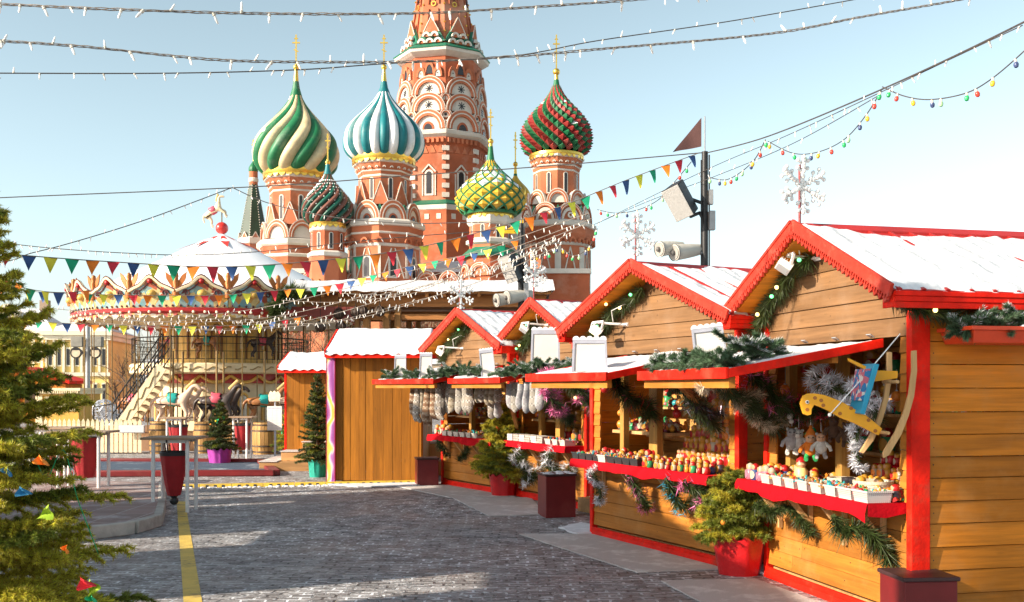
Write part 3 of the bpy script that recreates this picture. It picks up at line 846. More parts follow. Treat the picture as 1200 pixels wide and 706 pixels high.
# --- lower galleries
m = MB()
def cx_(px, Y): return (px - CX) * Y / F
Yg = 108
zg = H + (HY - 322) * Yg / F
m.bx(cx_(318, Yg), cx_(690, Yg), -3, 22, -6, zg, B_)
m.bx(cx_(316, Yg), cx_(692, Yg), -3.3, 22.3, zg, zg + .5, T_)
m.build('gallery', CM, cath, smooth=False)
m = MB(); tg = Tw(0, 105, 0)
for px in list(range(365, 420, 27)) + list(range(500, 640, 26)):
    q = Tw(px, 104.6, 0)
    q.kok(m, 0, 0, 336, 25, 18, 3.2, 2.0, star=False, inner=B_)
m.build('gallery_arches', CM, cath, smooth=False)
for p0, p1, i0, hh, mt in ((355, 432, 7, 2.4, GREENR), (505, 556, 4, 1.8, SNOW)):
    m = MB(); a_, b_, c_, d_ = cx_(p0, 104.8), cx_(p1, 104.8), cx_(p0 + i0, 104.8), cx_(p1 - i0, 104.8)
    m.hexa([(a_, -4.6, zg), (b_, -4.6, zg), (b_, 4, zg), (a_, 4, zg), (c_, 1, zg + hh), (d_, 1, zg + hh), (d_, 4, zg + hh), (c_, 4, zg + hh)])
    m.build('gallery_roof', mt, cath, smooth=False)
# ================================================================== needles, boughs, garlands
from mathutils import noise as mnoise
def needles(P, n, ln, wd, seed=0, a0=40, a1=80, droop=0.0, jit=.0):
    g = np.random.default_rng(seed); P = np.array([tuple(p) for p in P], float)
    d = np.diff(P, axis=0); L = np.linalg.norm(d, axis=1); cum = np.concatenate([[0], np.cumsum(L)])
    s = g.uniform(0, cum[-1], n); i = np.clip(np.searchsorted(cum, s) - 1, 0, len(d) - 1)
    t = d[i] / np.maximum(L[i], 1e-9)[:, None]; b = P[i] + t * (s - cum[i])[:, None]
    b = b + g.normal(0, 1, (n, 3)) * jit
    r = g.normal(0, 1, (n, 3)); r -= t * np.sum(r * t, axis=1)[:, None]; r /= np.linalg.norm(r, axis=1)[:, None] + 1e-9
    a = np.radians(g.uniform(a0, a1, n))[:, None]
    dr = t * np.cos(a) + r * np.sin(a); dr[:, 2] -= droop
    w = np.cross(dr, g.normal(0, 1, (n, 3))); w /= np.linalg.norm(w, axis=1)[:, None] + 1e-9
    l = (ln * g.uniform(.65, 1.15, n))[:, None]
    return np.stack([b - w * wd, b + w * wd, b + dr * l], axis=1)

def garland(name, label, cat, pts, rad=.08, dens=1500, mats=(NEEDLE_D,), tinsel=None, tdens=700, bulbs=0, group=None, wd=.005, core=True, bmat=GLOW, seed=None):
    """pts: world points; returns the top-level Empty"""
    seed = seed if seed is not None else rnd.randrange(10 ** 6)
    rad *= 1.2; P = spline(pts, 8); o = Vector(P[0])
    P = [Vector(p) - o for p in P]
    P = [p + Vector((mnoise.noise(p * 5 + Vector((seed % 97, 0, 0))), mnoise.noise(p * 5 + Vector((0, seed % 89, 0))), mnoise.noise(p * 5 + Vector((0, 0, seed % 83))))) * rad * .5 for p in P]
    Ln = sum((b - a).length for a, b in zip(P, P[1:]))
    root = thing(name, label, cat, o, 0, group)
    m = MB()
    if core: m.tube(P, rad * .16, 5, 0)
    m.tri(needles(P, int(dens * Ln), rad * 1.15, wd, seed, 35, 88, .12), 0)
    if len(mats) > 1: m.tri(needles(P, int(dens * .4 * Ln), rad * 1.15, wd, seed + 1, 35, 88, .1), 1)
    m.build('foliage', list(mats), root, smooth=False)
    if tinsel:
        for k, tm in enumerate(tinsel if isinstance(tinsel, (list, tuple)) else [tinsel]):
            m = MB(); N = len(P); ph = seed % 7 + k * 2
            sp = [P[i] + Vector((math.sin(i * .9 + ph), math.cos(i * .8 + ph), math.sin(i * .55 + ph))) * rad * .72 for i in range(N)]
            m.tri(needles(sp, int(tdens * Ln), rad * .62, wd * .8, seed + 5 + k, 55, 95), 0)
            m.build('tinsel', tm, root, smooth=False)
    if bulbs:
        bm = MB(); bm.ball((0, 0, 0), .018, 8, 6); me = bm.mesh('bulb', bmat); me2 = bm.mesh('bulb_green', GLOWG)
        for k in range(bulbs):
            p = P[int((k + .5) / bulbs * (len(P) - 1))]
            inst('bulb', me if k % 3 else me2 if bulbs > 2 else me, root, p + Vector((-.05, -.06, rnd.uniform(-.05, .05))) * (rad / .08))
    return root

def bough(label, c, axis, ln, n, seed, mats=(NEEDLE_B,), group='fir boughs on the awnings', snow=.3):
    """cluster of fir twigs lying at world point c, fanning along +-axis"""
    g = random.Random(seed); axis = Vector(axis).normalized()
    o = thing('fir_bough', label, 'fir bough', c, 0, group)
    m = MB(); sn = MB()
    for k in range(int(n * 1.7)):
        a = axis * (1 if k % 2 else -1); side = Vector((-axis.y, axis.x, 0))
        d = (a * g.uniform(.45, 1) + side * g.uniform(-.7, .7) + Vector((0, 0, g.uniform(-.15, .8)))).normalized()
        st = axis * g.uniform(-.6, .6) * ln + side * g.uniform(-.2, .2) * ln
        l = ln * g.uniform(.35, .75)
        pts = [st + d * (l * q / 5) + Vector((0, 0, .04 - .10 * ln * (q / 5) ** 2)) for q in range(6)]
        m.tube(pts, [.008 * (1 - q / 7) for q in range(6)], 4, 0)
        m.tri(needles(pts, int(l * 2600), .045, .0036, seed * 50 + k, 25, 62), 1)
        if g.random() < snow:
            A = needles(pts, int(l * 900), .050, .0036, seed * 50 + k + 17, 25, 62); A = A[A[:, 2, 2] > A[:, 0, 2]]; A[:, :, 2] += .004
            m.tri(A, 2)
    m.build('needles', [BARK, mats[0], SNOW], o, smooth=False)
    return o

# ================================================================== market stalls
ZR, ZE, ZH, ZO, ZC = 3.07, 2.42, 2.11, 1.88, .91
class Stall: pass
STALLS = []
def planks(m, along, a0, a1, z0, z1, fixed, out, h=.145, seed=0, joints=0, clip=None, tilt=.012):
    """horizontal boards; along 'x' or 'y'; out = +-1 direction the boards face along the other axis"""
    g = random.Random(seed); z = z0
    while z < z1 - .01:
        zt = min(z + h * g.uniform(.94, 1.06), z1)
        lo, hi = a0, a1; lo2, hi2 = a0, a1
        if clip:
            c0 = clip(z); c1 = clip(zt - .004); lo, hi = max(a0, -c0), min(a1, c0); lo2, hi2 = max(a0, -c1), min(a1, c1)
        if hi - lo > .03:
            cuts = sorted(g.uniform(.15, .85) for _ in range(joints if g.random() < .75 else 0))
            segs = [0] + cuts + [1]
            for u, v in zip(segs, segs[1:]):
                e = .002
                p0, p1 = lo + (hi - lo) * u + e, lo + (hi - lo) * v - e
                q0, q1 = lo2 + (hi2 - lo2) * u + e, lo2 + (hi2 - lo2) * v - e
                th = .028 + g.uniform(-.002, .003)
                b0, b1 = fixed, fixed + out * th; t1 = fixed + out * (th - tilt)
                zz = zt - .005
                if along == 'y':
                    pts = [(b0, p0, z), (b1, p0, z), (b1, p1, z), (b0, p1, z), (b0, q0, zz), (t1, q0, zz), (t1, q1, zz), (b0, q1, zz)]
                else:
                    pts = [(p0, b0, z), (p1, b0, z), (p1, b1, z), (p0, b1, z), (q0, b0, zz), (q1, b0, zz), (q1, t1, zz), (q0, t1, zz)]
                m.hexa(pts)
                L_ = p1 - p0
                for fr in ((.05, ) if L_ < .3 else (.03 / L_ + .01, .5, 1 - .03 / L_ - .01)):
                    a_ = p0 + L_ * fr; zc = (z + zt) / 2 + g.uniform(-.02, .02); b_ = sorted((fixed, fixed + out * (th - tilt * .5 + .002)))
                    if along == 'y': m.bx(b_[0], b_[1], a_ - .005, a_ + .005, zc - .005, zc + .005, 1)
                    else: m.bx(a_ - .005, a_ + .005, b_[0], b_[1], zc - .005, zc + .005, 1)
        z = zt
def roof_snow(parent, x0, x1, hw, zr, ze, sg, seed, bare, streak=0.0, nx=120, nv=26, per=.19):
    """snow lying on one slope, thin or missing where bare ground noise says so"""
    y1 = sg * hw; sl = Vector((0, y1, ze - zr)); nrm = Vector((0, sg * (zr - ze), hw)).normalized()
    vs = []; hh = []; fs = []
    for i in range(nx + 1):
        for j in range(nv + 1):
            u = i / nx; v = j / nv; x = x0 + (x1 - x0) * u
            w = .035 * mnoise.noise(Vector((x * 4, seed, 2))) + .02 * max(0, math.sin(2 * PI * x / per + 2 * mnoise.noise(Vector((x, 3, seed))))) if j == nv else 0
            p = Vector((x, 0, zr)) + sl * (v * 1.0) + sl.normalized() * (w * .9)
            q = Vector((x * 2.2, v * 3.2, seed * 3.7))
            h = .026 + .016 * mnoise.noise(q * 1.3) + .013 * mnoise.noise(q * 4.5) + .007 * math.sin(2 * PI * x / per)
            mk = mnoise.noise(Vector((x * 1.9, v * 2.0 + 5, seed * 9.1))) + .35 * mnoise.noise(Vector((x * 7, v * 8, seed)))
            top = max(0, 1 - v / .16)
            cover = 1.0 - bare * (top * 1.6 + .25) * (mk + .55) * 1.25
            if streak: cover -= streak * max(0, math.sin(2 * PI * x / (per * 2) + .6) - .55) * 2.2 * max(0, mnoise.noise(Vector((x * 2.6, v * .8, seed))) + .28)
            h = h * min(1, max(-.2, cover * 1.6))
            if i in (0, nx) or j == 0: h = min(h, .004)
            if j == nv: h = -.008
            vs.append(p + nrm * (.012 + h)); hh.append(h)
    for i in range(nx):
        for j in range(nv):
            q = (i * (nv + 1) + j, i * (nv + 1) + j + 1, (i + 1) * (nv + 1) + j + 1, (i + 1) * (nv + 1) + j)
            if max(hh[k] for k in q) > .003: fs.append(q if sg < 0 else q[::-1])
    m = MB(); m.add(vs, fs)
    return m.build('roof_snow', SNOW, parent, angle=70)
def bargeboard(m, x, hw, zr, ze, sg, pitch=.066, dep=.078):
    A = Vector((x, 0, zr)); E = Vector((x, sg * hw, ze)); d = (E - A); L = d.length; d.normalize()
    dn = Vector((0, d.z * sg, -abs(d.y))).normalized()
    ux = d; uy = -dn
    if ux.cross(uy).x > 0: t = -.024
    else: t = .024
    def poly(p, dz=0): m.prism(p, A + Vector((dz, 0, 0)), ux, uy, t)
    poly([(0, .03), (L, .03), (L, -.036), (0, -.036)], 0)
    poly([(0, .055), (L + .01, .055), (L + .01, .0305), (0, .0305)], -.008)
    n = int(L / pitch)
    for k in range(n):
        c = (k + .5) * L / n; w = L / n
        poly([(c - w * .46, -.0365), (c - w * .30, -dep * .72), (c - w * .42, -dep * .86), (c, -dep * 1.28), (c + w * .42, -dep * .86), (c + w * .30, -dep * .72), (c + w * .46, -.0365),
              (c + w * .16, -.0365), (c + w * .10, -dep * .78), (c, -dep * .92), (c - w * .10, -dep * .78), (c - w * .16, -.0365)][::1], 0)

def make_stall(label, c, th, hw, seed, bare, streak, post=.12, yflap=(-1, 1), studs=(), depth=2.7, jo=1, side_joints=0, group='wooden market stalls with red trim'):
    s = Stall(); s.c = Vector((c[0], c[1], 0)); s.th = R(th); s.hw = hw
    s.M = Matrix.Translation(s.c) @ Matrix.Rotation(s.th, 4, 'Z'); s.Mi = s.M.inverted()
    s.W = lambda x, y, z: s.M @ Vector((x, y, z))
    def onp(px, py, xl):
        o = s.Mi @ Vector((0, 0, H)); d = (s.Mi.to_3x3() @ Vector(((px - CX) / F, 1, (HY - py) / F)))
        t = (xl - o.x) / d.x; return o + d * t
    s.onp = onp; s.pt = lambda px, py, xl: s.M @ onp(px, py, xl)
    root = thing('market_stall', label, 'market stall', s.c, s.th, group); s.root = root
    ro = hw + .27; slope = (ZR - ZE) / ro
    zroof = lambda y: ZR - abs(y) * slope
    m = MB()
    planks(m, 'y', -hw + .022, hw - .02, .12, ZC - .04, 0, -1, seed=seed, joints=jo)
    planks(m, 'y', -hw + .022, -hw + .13, ZC - .04, ZH + .02, 0, -1, seed=seed + 1)
    planks(m, 'y', hw - .16, hw - .02, ZC - .04, ZH + .02, 0, -1, seed=seed + 2)
    m.build('front_wall', [W_PLANK, NAIL], root, smooth=False, bevel=.003)
    m = MB()
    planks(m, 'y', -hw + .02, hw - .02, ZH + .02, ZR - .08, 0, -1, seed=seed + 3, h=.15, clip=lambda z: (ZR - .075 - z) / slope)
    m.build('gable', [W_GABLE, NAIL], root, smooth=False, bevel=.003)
    m = MB()
    planks(m, 'x', post * .6, depth, .08, zroof(hw) - .03, -hw, -1, h=.165, seed=seed + 4, joints=side_joints)
    m.build('side_wall', [W_SIDE, NAIL], root, smooth=False, bevel=.003)
    m = MB(); planks(m, 'x', .03, depth, .08, zroof(hw) - .03, hw, 1, seed=seed + 5)
    m.build('side_wall', [W_SIDE, NAIL], root, smooth=False, bevel=.003)
    m = MB(); planks(m, 'y', -hw, hw, .08, ZR - .08, depth, 1, seed=seed + 6, clip=lambda z: (ZR - .075 - z) / slope)
    m.build('back_wall', [W_PLANK, NAIL], root, smooth=False)
    m = MB(); planks(m, 'y', -hw + .01, hw - .01, .1, 2.3, .98, -1, seed=seed + 7); m.build('inner_wall', [wood('inner_wood', (.58, .30, .085), 1), NAIL], root, smooth=False)
    m = MB(); m.bx(.02, depth - .02, -hw + .03, hw - .03, .05, .09); m.build('floor', W_STEP, root, smooth=False)
    m = MB()
    for k, z in enumerate((1.15, 1.5, 1.85)): m.bx(.70, .948, -hw + .05, hw - .05, z, z + .025)
    m.build('back_shelves', W_PALE, root, smooth=False)
    m = MB()
    m.bx(-.045, -.045 + post, -hw - .045, -hw + .02, .002, zroof(hw) - .01)
    m.build('corner_post', RED, root, smooth=False, bevel=.006)
    m = MB(); m.bx(-.045, .03, hw - .02, hw + .045, .002, zroof(hw) - .01); m.build('corner_post', RED, root, smooth=False, bevel=.005)
    m = MB()
    m.bx(-.06, -.03, -hw + .022, hw - .022, .002, .095)
    m.hexa([(-.085, -hw + .022, .002), (-.061, -hw + .022, .002), (-.061, hw - .022, .002), (-.085, hw - .022, .002),
            (-.068, -hw + .022, .055), (-.061, -hw + .022, .055), (-.061, hw - .022, .055), (-.068, hw - .022, .055)])
    m.build('skirting', RED, root, smooth=False, bevel=.004)
    for y0, y1 in studs:
        m = MB(); m.bx(.04, .12, y0, y1, ZC - .05, ZH + .1); m.build('stud', W_POST, root, smooth=False, bevel=.005)
    # roof
    m = MB(); xo = -.34; xb = depth + .2
    for sg in (-1, 1):
        nrm = Vector((0, sg * (ZR - ZE), ro)).normalized() * .02
        a0, a1 = Vector((xo, 0, ZR)), Vector((xb, 0, ZR)); e0, e1 = Vector((xo, sg * ro, ZE)), Vector((xb, sg * ro, ZE))
        q = [a0 - nrm, e0 - nrm, e1 - nrm, a1 - nrm, a0 + nrm * .5, e0 + nrm * .5, e1 + nrm * .5, a1 + nrm * .5]
        m.hexa(q if sg < 0 else [q[3], q[2], q[1], q[0], q[7], q[6], q[5], q[4]], 0)
        q2 = [v - nrm * 1.9 for v in q[:4]] + [v - nrm * .05 for v in q[:4]]
        for i in (0, 1, 4, 5): q2[i] = q2[i] + Vector((.03, 0, 0))
        m.hexa(q2 if sg < 0 else [q2[3], q2[2], q2[1], q2[0], q2[7], q2[6], q2[5], q2[4]], 1)
        for k in range(int((xb - xo) / .19)):      # raised seams of the metal
            x = xo + .05 + k * .19
            m.beam(Vector((x, 0, ZR)) + nrm * .6, Vector((x, sg * ro, ZE)) + nrm * .6, .03, .02, 0, nrm)
    rf = m.build('roof', [ROOFRED, W_SIDE], root, smooth=False)
    m = MB()
    m.prism([(-.1, -.045), (0, .012), (.1, -.045), (.1, -.06), (0, -.003), (-.1, -.06)], (xo - .02, 0, ZR + .025), (0, 1, 0), (0, 0, 1), xb - xo + .04)
    m.build('ridge_cap', ROOFRED, root, smooth=False)
    for sg in (-1, 1): roof_snow(rf, xo + .02, xb - .02, ro, ZR, ZE, sg, seed + sg * .37, bare, streak)
    for sg in (-1, 1):
        m = MB(); bargeboard(m, xo - .012, ro + .01, ZR + .01, ZE + .0, sg); m.build('bargeboard', RED_L, root, smooth=False)
        m = MB(); y = sg * ro
        for k, (za, zb, o) in enumerate(((ZE - .115, ZE - .072, .004), (ZE - .070, ZE - .034, .010), (ZE - .032, ZE + .002, .016))):
            m.bx(xo + .002, xb, min(y, y + sg * (.014 + o)), max(y, y + sg * (.014 + o)), za, zb)
        m.bx(xo, xo + .03, min(y, y - sg * .13), max(y, y - sg * .13), ZE - .11, ZE - .01)
        m.build('fascia', RED, root, smooth=False, bevel=.003)
    # awning: the serving shutter propped open
    if yflap:
        y0, y1 = yflap; yy0, yy1 = y0, y1
        xh, xo2 = -.05, -1.3
        m = MB()
        f = lambda x: ZH + (x - xh) / (xo2 - xh) * (ZO - ZH)
        m.hexa([(xo2, y0, f(xo2) - .04), (xh, y0, f(xh) - .04), (xh, y1, f(xh) - .04), (xo2, y1, f(xo2) - .04), (xo2, y0, f(xo2)), (xh, y0, f(xh)), (xh, y1, f(xh)), (xo2, y1, f(xo2))], [1, 0, 1, 1, 1, 1])
        aw = m.build('awning', [ROOFRED, W_PLANK], root, smooth=False)
        m = MB()
        m.bx(xo2 - .03, xo2 - .002, y0 - .03, y1 + .03, f(xo2) - .062, f(xo2) + .02)
        for y, sg in ((y0, -1), (y1, 1)):
            m.hexa([(xo2, y + sg * .03, f(xo2) - .055), (xh, y + sg * .03, f(xh) - .055), (xh, y + sg * .002, f(xh) - .055), (xo2, y + sg * .002, f(xo2) - .055),
                    (xo2, y + sg * .03, f(xo2) + .012), (xh, y + sg * .03, f(xh) + .012), (xh, y + sg * .002, f(xh) + .012), (xo2, y + sg * .002, f(xo2) + .012)] if sg > 0 else
                   [(xo2, y - .03, f(xo2) - .055), (xh, y - .03, f(xh) - .055), (xh, y - .002, f(xh) - .055), (xo2, y - .002, f(xo2) - .055),
                    (xo2, y - .03, f(xo2) + .012), (xh, y - .03, f(xh) + .012), (xh, y - .002, f(xh) + .012), (xo2, y - .002, f(xo2) + .012)])
        m.build('awning_edge', RED, aw, smooth=False, bevel=.004)
        m = MB(); m.bx(xo2 + .02, xo2 + .07, y0 + .02, y1 - .02, f(xo2) - .13, f(xo2) - .045); m.bx(xh - .4, xh - .35, y0 + .02, y1 - .02, f(xh - .4) - .1, f(xh - .4) - .045)
        m.build('awning_batten', W_PLANK, aw, smooth=False)
        # thin snow on it
        vs = []; fs = []; nx, ny = 30, 50; hh = []
        for i in range(nx + 1):
            for j in range(ny + 1):
                x = xo2 + .02 + (xh - xo2 - .04) * i / nx; y = y0 + .02 + (y1 - y0 - .04) * j / ny
                h = .016 + .03 * mnoise.noise(Vector((x * 3.1, y * 3.1, seed * 2.3))) + .01 * mnoise.noise(Vector((x * 11, y * 11, seed)))
                if i in (0, nx) or j in (0, ny): h = min(h, .002)
                vs.append((x, y, f(x) + h)); hh.append(h)
        for i in range(nx):
            for j in range(ny):
                q = (i * (ny + 1) + j, (i + 1) * (ny + 1) + j, (i + 1) * (ny + 1) + j + 1, i * (ny + 1) + j + 1)
                if max(hh[k] for k in q) > .002: fs.append(q)
        m = MB(); m.add(vs, fs); m.build('awning_snow', SNOW, aw, angle=70)
        s.ftop = f
        m = MB()
        for k in range(4):
            y = y0 + .15 + k * (y1 - y0 - .3) / 3
            m.tube([(-.03, y - .02, ZH + .03), (-.06, y - .02, ZH + .05), (-.07, y + .02, ZH + .05), (-.03, y + .02, ZH + .03)], .006, 5)
        m.build('hinge', GREYM, root)
    # counter
    y0, y1 = -hw + post * .3, hw - .04
    m = MB(); m.bx(-.33, .06, y0, y1, ZC - .035, ZC); cn = m.build('counter', W_PALE, root, smooth=False, bevel=.004)
    g = random.Random(seed); n = 60; vs = []; fs = []
    rows = [(-.02, .006), (-.345, .006), (-.350, -.01), (-.352, -.5), (-.350, -1)]
    for i in range(n + 1):
        y = y0 - .01 + (y1 - y0 + .02) * i / n
        dp = .085 + .05 * max(0, mnoise.noise(Vector((y * 2.3, seed, 0)))) + .11 * max(0, mnoise.noise(Vector((y * 1.3, seed * 3, 4))) - .18)
        wv = .010 * math.sin(y * 23 + seed) + .008 * mnoise.noise(Vector((y * 9, 1, seed)))
        for x, z in rows:
            vs.append((x + (wv if z < 0 else 0) - (.012 if z < -.4 else 0), y, ZC + (z if z > -.02 else z * dp)))
    k = len(rows)
    for i in range(n):
        for j in range(k - 1): fs.append((i * k + j, i * k + j + 1, (i + 1) * k + j + 1, (i + 1) * k + j))
    e0 = len(vs)
    for yy in (y0 - .012, y1 + .012):
        b = len(vs); vs += [(-.345, yy, ZC + .005), (-.02, yy, ZC + .005), (-.03, yy, ZC - .07), (-.2, yy, ZC - .10), (-.345, yy, ZC - .085)]; fs.append((b, b + 1, b + 2, b + 3, b + 4))
    m = MB(); m.add(vs, fs); m.build('cloth', CLOTHR, cn, angle=60)
    for y in [y0 + .25 + q * (y1 - y0 - .5) / 3 for q in range(4)]:
        m = MB(); m.beam((-.28, y, ZC - .05), (-.035, y, ZC - .34), .035, .04); m.beam((-.05, y, ZC - .045), (-.05, y, ZC - .42), .035, .03); m.build('bracket', W_PALE, root, smooth=False)
    STALLS.append(s)
    return s
S1 = make_stall('nearest wooden stall, a giraffe rocker hanging under its awning', (2.655, 8.48), 13, 1.1, 11, 2.1, .4, .155, (-.78, 1.02), ((-.07, .03), (.80, .88)), jo=1)
S2 = make_stall('second wooden stall from the front, its shelves full of golden nesting dolls', (1.59, 11.07), 26, 1.36, 23, .8, 2.2, .11, (-1.05, .55), ((.10, .26), (.78, .86)), jo=1)
S3 = make_stall('third wooden stall, pink tinsel on its prop and folded knitwear on the counter', (.60, 15.70), 26.5, 1.08, 37, .15, .1, .13, (-.9, .9), ((-.2, -.06), (.4, .5)))
S4 = make_stall('farthest wooden stall of the row, grey knitted socks hanging under its awning', (-.635, 17.67), 31, 1.17, 41, .15, .1, .12, (-1.0, 1.35), ((.2, .3),))

def prop(st, a, b):
    A = st.onp(*a); B = st.onp(*b); m = MB(); m.beam(A, B, .05, .075); m.build('prop', wood('prop_wood', (.42, .21, .055), 0, isl=.1), st.root, smooth=False)
prop(S1, (838, 442, -1.15), (908, 506, -.03)); prop(S2, (786, 438, -1.15), (838, 492, -.03)); prop(S3, (656, 436, -1.1), (708, 494, -.03)); prop(S4, (592, 452, -1.0), (606, 500, -.03))
# ================================================================== firs
def fir_mesh(Ht, Rd, seed, whorl=.12, nb=9, nl=.045, wd=.0035, dens=420, z0=.12, mats=(NEEDLE, NEEDLE_Y), side=.10, up=.25, power=.85, yfrac=.35, pos=None):
    """tapered trunk, whorls of drooping boughs with side twigs, loose needles; returns (trunk MB, foliage MB)"""
    g = random.Random(seed); tr = MB(); fo = MB()
    tr.tube([(0, 0, 0), (.01, 0, Ht * .5), (0, 0, Ht)], [.018 * Ht + .008, .011 * Ht, .003], 8)
    z = z0; tri = [[], []]; k = 0
    while z < Ht * .985:
        f = (z - z0) / (Ht - z0); Lm = Rd * (1 - f) ** power + .03
        for b in range(nb if f < .8 else max(4, nb - 3)):
            L = Lm * g.uniform(.72, 1.06); az = 2 * PI * (b + g.uniform(-.35, .35)) / nb + k * 1.1
            el = up * g.uniform(.3, 1.5) + f * .2
            h = Vector((math.cos(az), math.sin(az), 0)); zz = z + g.uniform(-.4, .4) * whorl
            P = [h * (L * q / 6) + Vector((0, 0, zz + L * (q / 6) * math.tan(el) - L * .38 * (q / 6) ** 2 * (1 - f) + L * .10 * (q / 6) ** 3)) for q in range(7)]
            if pos and not pos(P[-1]): continue
            tr.tube(P, [.006 * (1 - q / 8) * (.5 + L) for q in range(7)], 4, 0)
            y_ = 1 if g.random() < yfrac else 0
            tri[y_].append(needles(P[1:], int(dens * L), nl, wd, seed * 999 + k, 30, 75))
            sd = Vector((-h.y, h.x, 0)); ns = max(2, int(L / side))
            for q in range(1, ns + 1):
                t = (q - .3) / ns; i = min(5, int(t * 6)); p = P[i].lerp(P[i + 1], t * 6 - i); tg = (P[i + 1] - P[i]).normalized()
                for sg in (-1, 1):
                    l = L * .42 * (1 - t * .75) * g.uniform(.7, 1.15) + .02
                    d = (tg * .75 + sd * sg * .8 + Vector((0, 0, g.uniform(-.12, .2)))).normalized()
                    Q = [p, p + d * l * .5 + Vector((0, 0, .01)), p + d * l - Vector((0, 0, l * .12))]
                    tri[y_].append(needles(Q, max(5, int(dens * 1.1 * l)), nl * .9, wd, seed * 77 + k * 31 + q * 2 + sg, 30, 75))
            k += 1
        z += whorl * (1 - .45 * f)
    tr.m = [0] * len(tr.f)
    for i in (0, 1):
        if tri[i]: fo.tri(np.concatenate(tri[i]), i)
    return tr, fo
def pot_mesh(r0, r1, h, kind):
    m = MB(); g = random.Random(5)
    if kind == 'cloth':          # fabric gathered round the pot
        n = 40; rows = 10; vs = []; fs = []
        for i in range(rows + 1):
            t = i / rows
            for k in range(n):
                a = 2 * PI * k / n; r = r0 + (r1 - r0) * t; fold = .045 * r1 * math.sin(k * 1.1 + 2 * math.sin(a * 2)) * (0.4 + t) + .02 * r1 * math.sin(k * 2.7)
                vs.append(((r + fold) * math.cos(a), (r + fold) * math.sin(a), h * t + (.03 * math.sin(k * 1.9) if i == rows else 0)))
        for i in range(rows):
            for k in range(n): fs.append((i * n + k, i * n + (k + 1) % n, (i + 1) * n + (k + 1) % n, (i + 1) * n + k))
        m.add(vs, fs); m.lathe([(r1 * .9, h * .9), (.001, h * .92)], 20, (0, 0), 0, 0, False)
    else:
        m.lathe([(r0 * .97, 0), (r0, .01), (r1, h - .05), (r1 * 1.07, h - .05), (r1 * 1.08, h), (r1 * .98, h), (r1 * .95, h - .06), (.001, h - .06)], 28, (0, 0), 0, 0, False)
    return m
POTS = {'red': mat('red_shiny_fabric', (.55, .012, .015), .35, .15, 8, .3, coat=.3), 'purple': mat('purple_fabric', (.30, .03, .26), .6, .15, 8, .3), 'teal': mat('teal_fabric', (.01, .30, .22), .6, .15, 8, .3)}
def potted_fir(label, loc, Ht, Rd, pot, seed, r0, r1, ph, mats=(NEEDLE, NEEDLE_Y), yfrac=.4, nb=9, orn=6, dens=520, whorl=.10, kind='cloth', nl=.05, power=.8):
    root = thing('potted_fir', label, 'fir tree', loc, rnd.uniform(0, 6), 'fir trees in wrapped pots')
    tr, fo = fir_mesh(Ht, Rd, seed, whorl, nb, nl, .0042, dens, .02, mats, .08, .35, power, yfrac)
    p = pot_mesh(r0, r1, ph, kind).build('pot', POTS[pot], root, angle=60)
    tr.build('trunk', BARK, root, loc=(0, 0, ph * .85)); fo.build('crown', list(mats), root, smooth=False, loc=(0, 0, ph * .92))
    g = random.Random(seed)
    cols = [mat('orange_felt', (.75, .22, .02), .7), mat('green_felt', (.02, .42, .16), .7), mat('yellow_felt', (.80, .62, .04), .7), mat('red_bauble', (.6, .02, .02), .2)]
    for k in range(orn):
        m = MB(); z = g.uniform(.1, .8); a = g.uniform(0, 6.28); rr = Rd * (1 - z) * .95 + .03
        c = (rr * math.cos(a), rr * math.sin(a), ph + z * Ht * .95)
        if k % 2: m.prism([(-.05, 0), (.05, 0), (0, -.10)], c, (math.cos(a + 1.57), math.sin(a + 1.57), .2), (.1, 0, 1), .004)
        else: m.ball(c, .025, 10, 8)
        m.build('ornament', cols[k % 4], root)
    return root
potted_fir('rounded bushy fir in a red fabric pot between the nearest and second stall', gnd(866, 672), .56, .40, 'red', 3, .19, .25, .36, yfrac=.4, nb=15, mats=(NEEDLE, NEEDLE_Y), dens=900, power=.40, whorl=.075)
potted_fir('bright yellow green pointed fir in a red fabric pot before the sock stall', gnd(590, 581), 1.12, .50, 'red', 4, .19, .24, .35, power=.62, yfrac=.75, nb=14, dens=900, whorl=.065)
potted_fir('bushy fir in a purple pot standing behind the standing tables', gnd(258, 545), 1.10, .40, 'purple', 5, .22, .27, .36, yfrac=.25, nb=10, mats=(NEEDLE_D, NEEDLE))
potted_fir('dark narrow fir in a teal pot at the corner of the tall boarded shed', gnd(372, 559), 1.72, .38, 'teal', 6, .15, .19, .33, yfrac=.15, nb=9, mats=(NEEDLE_D, NEEDLE), orn=3)
potted_fir('sunlit fir beside the wooden steps, an orange pennant near its top', gnd(342, 534) , 1.15, .50, 'red', 8, .19, .24, .2, yfrac=.5, nb=10)

# big fir in the left foreground
FX, FY = -2.16, 4.10
big = thing('fir_tree', 'large yellow green fir filling the left foreground, felt pennants caught in its boughs', 'fir tree', (FX, FY, 0))
tr, fo = fir_mesh(2.66, .90, 21, .11, 12, .028, .0024, 1500, .16, (NEEDLE, NEEDLE_Y), .065, .15, 1.02, .72, pos=lambda p: p.x > -.45)
tr.build('trunk', BARK, big); fo.build('crown', [NEEDLE, NEEDLE_Y], big, smooth=False)
FELT = {'orange': mat('orange_felt', (.75, .22, .02), .7), 'green': mat('green_felt', (.02, .42, .16), .7), 'yellow': mat('yellow_felt', (.80, .62, .04), .7),
        'red': mat('red_felt', (.62, .02, .03), .7), 'blue': mat('blue_felt', (.03, .10, .30), .7), 'lime': mat('lime_felt', (.28, .42, .02), .7), 'sky': mat('sky_blue_felt', (.02, .16, .32), .7)}
EXTRA = []
o = at(40, 560, 3.8); root = thing('bunting', 'string of felt pennants looped through the boughs of the large foreground fir', 'bunting', o)
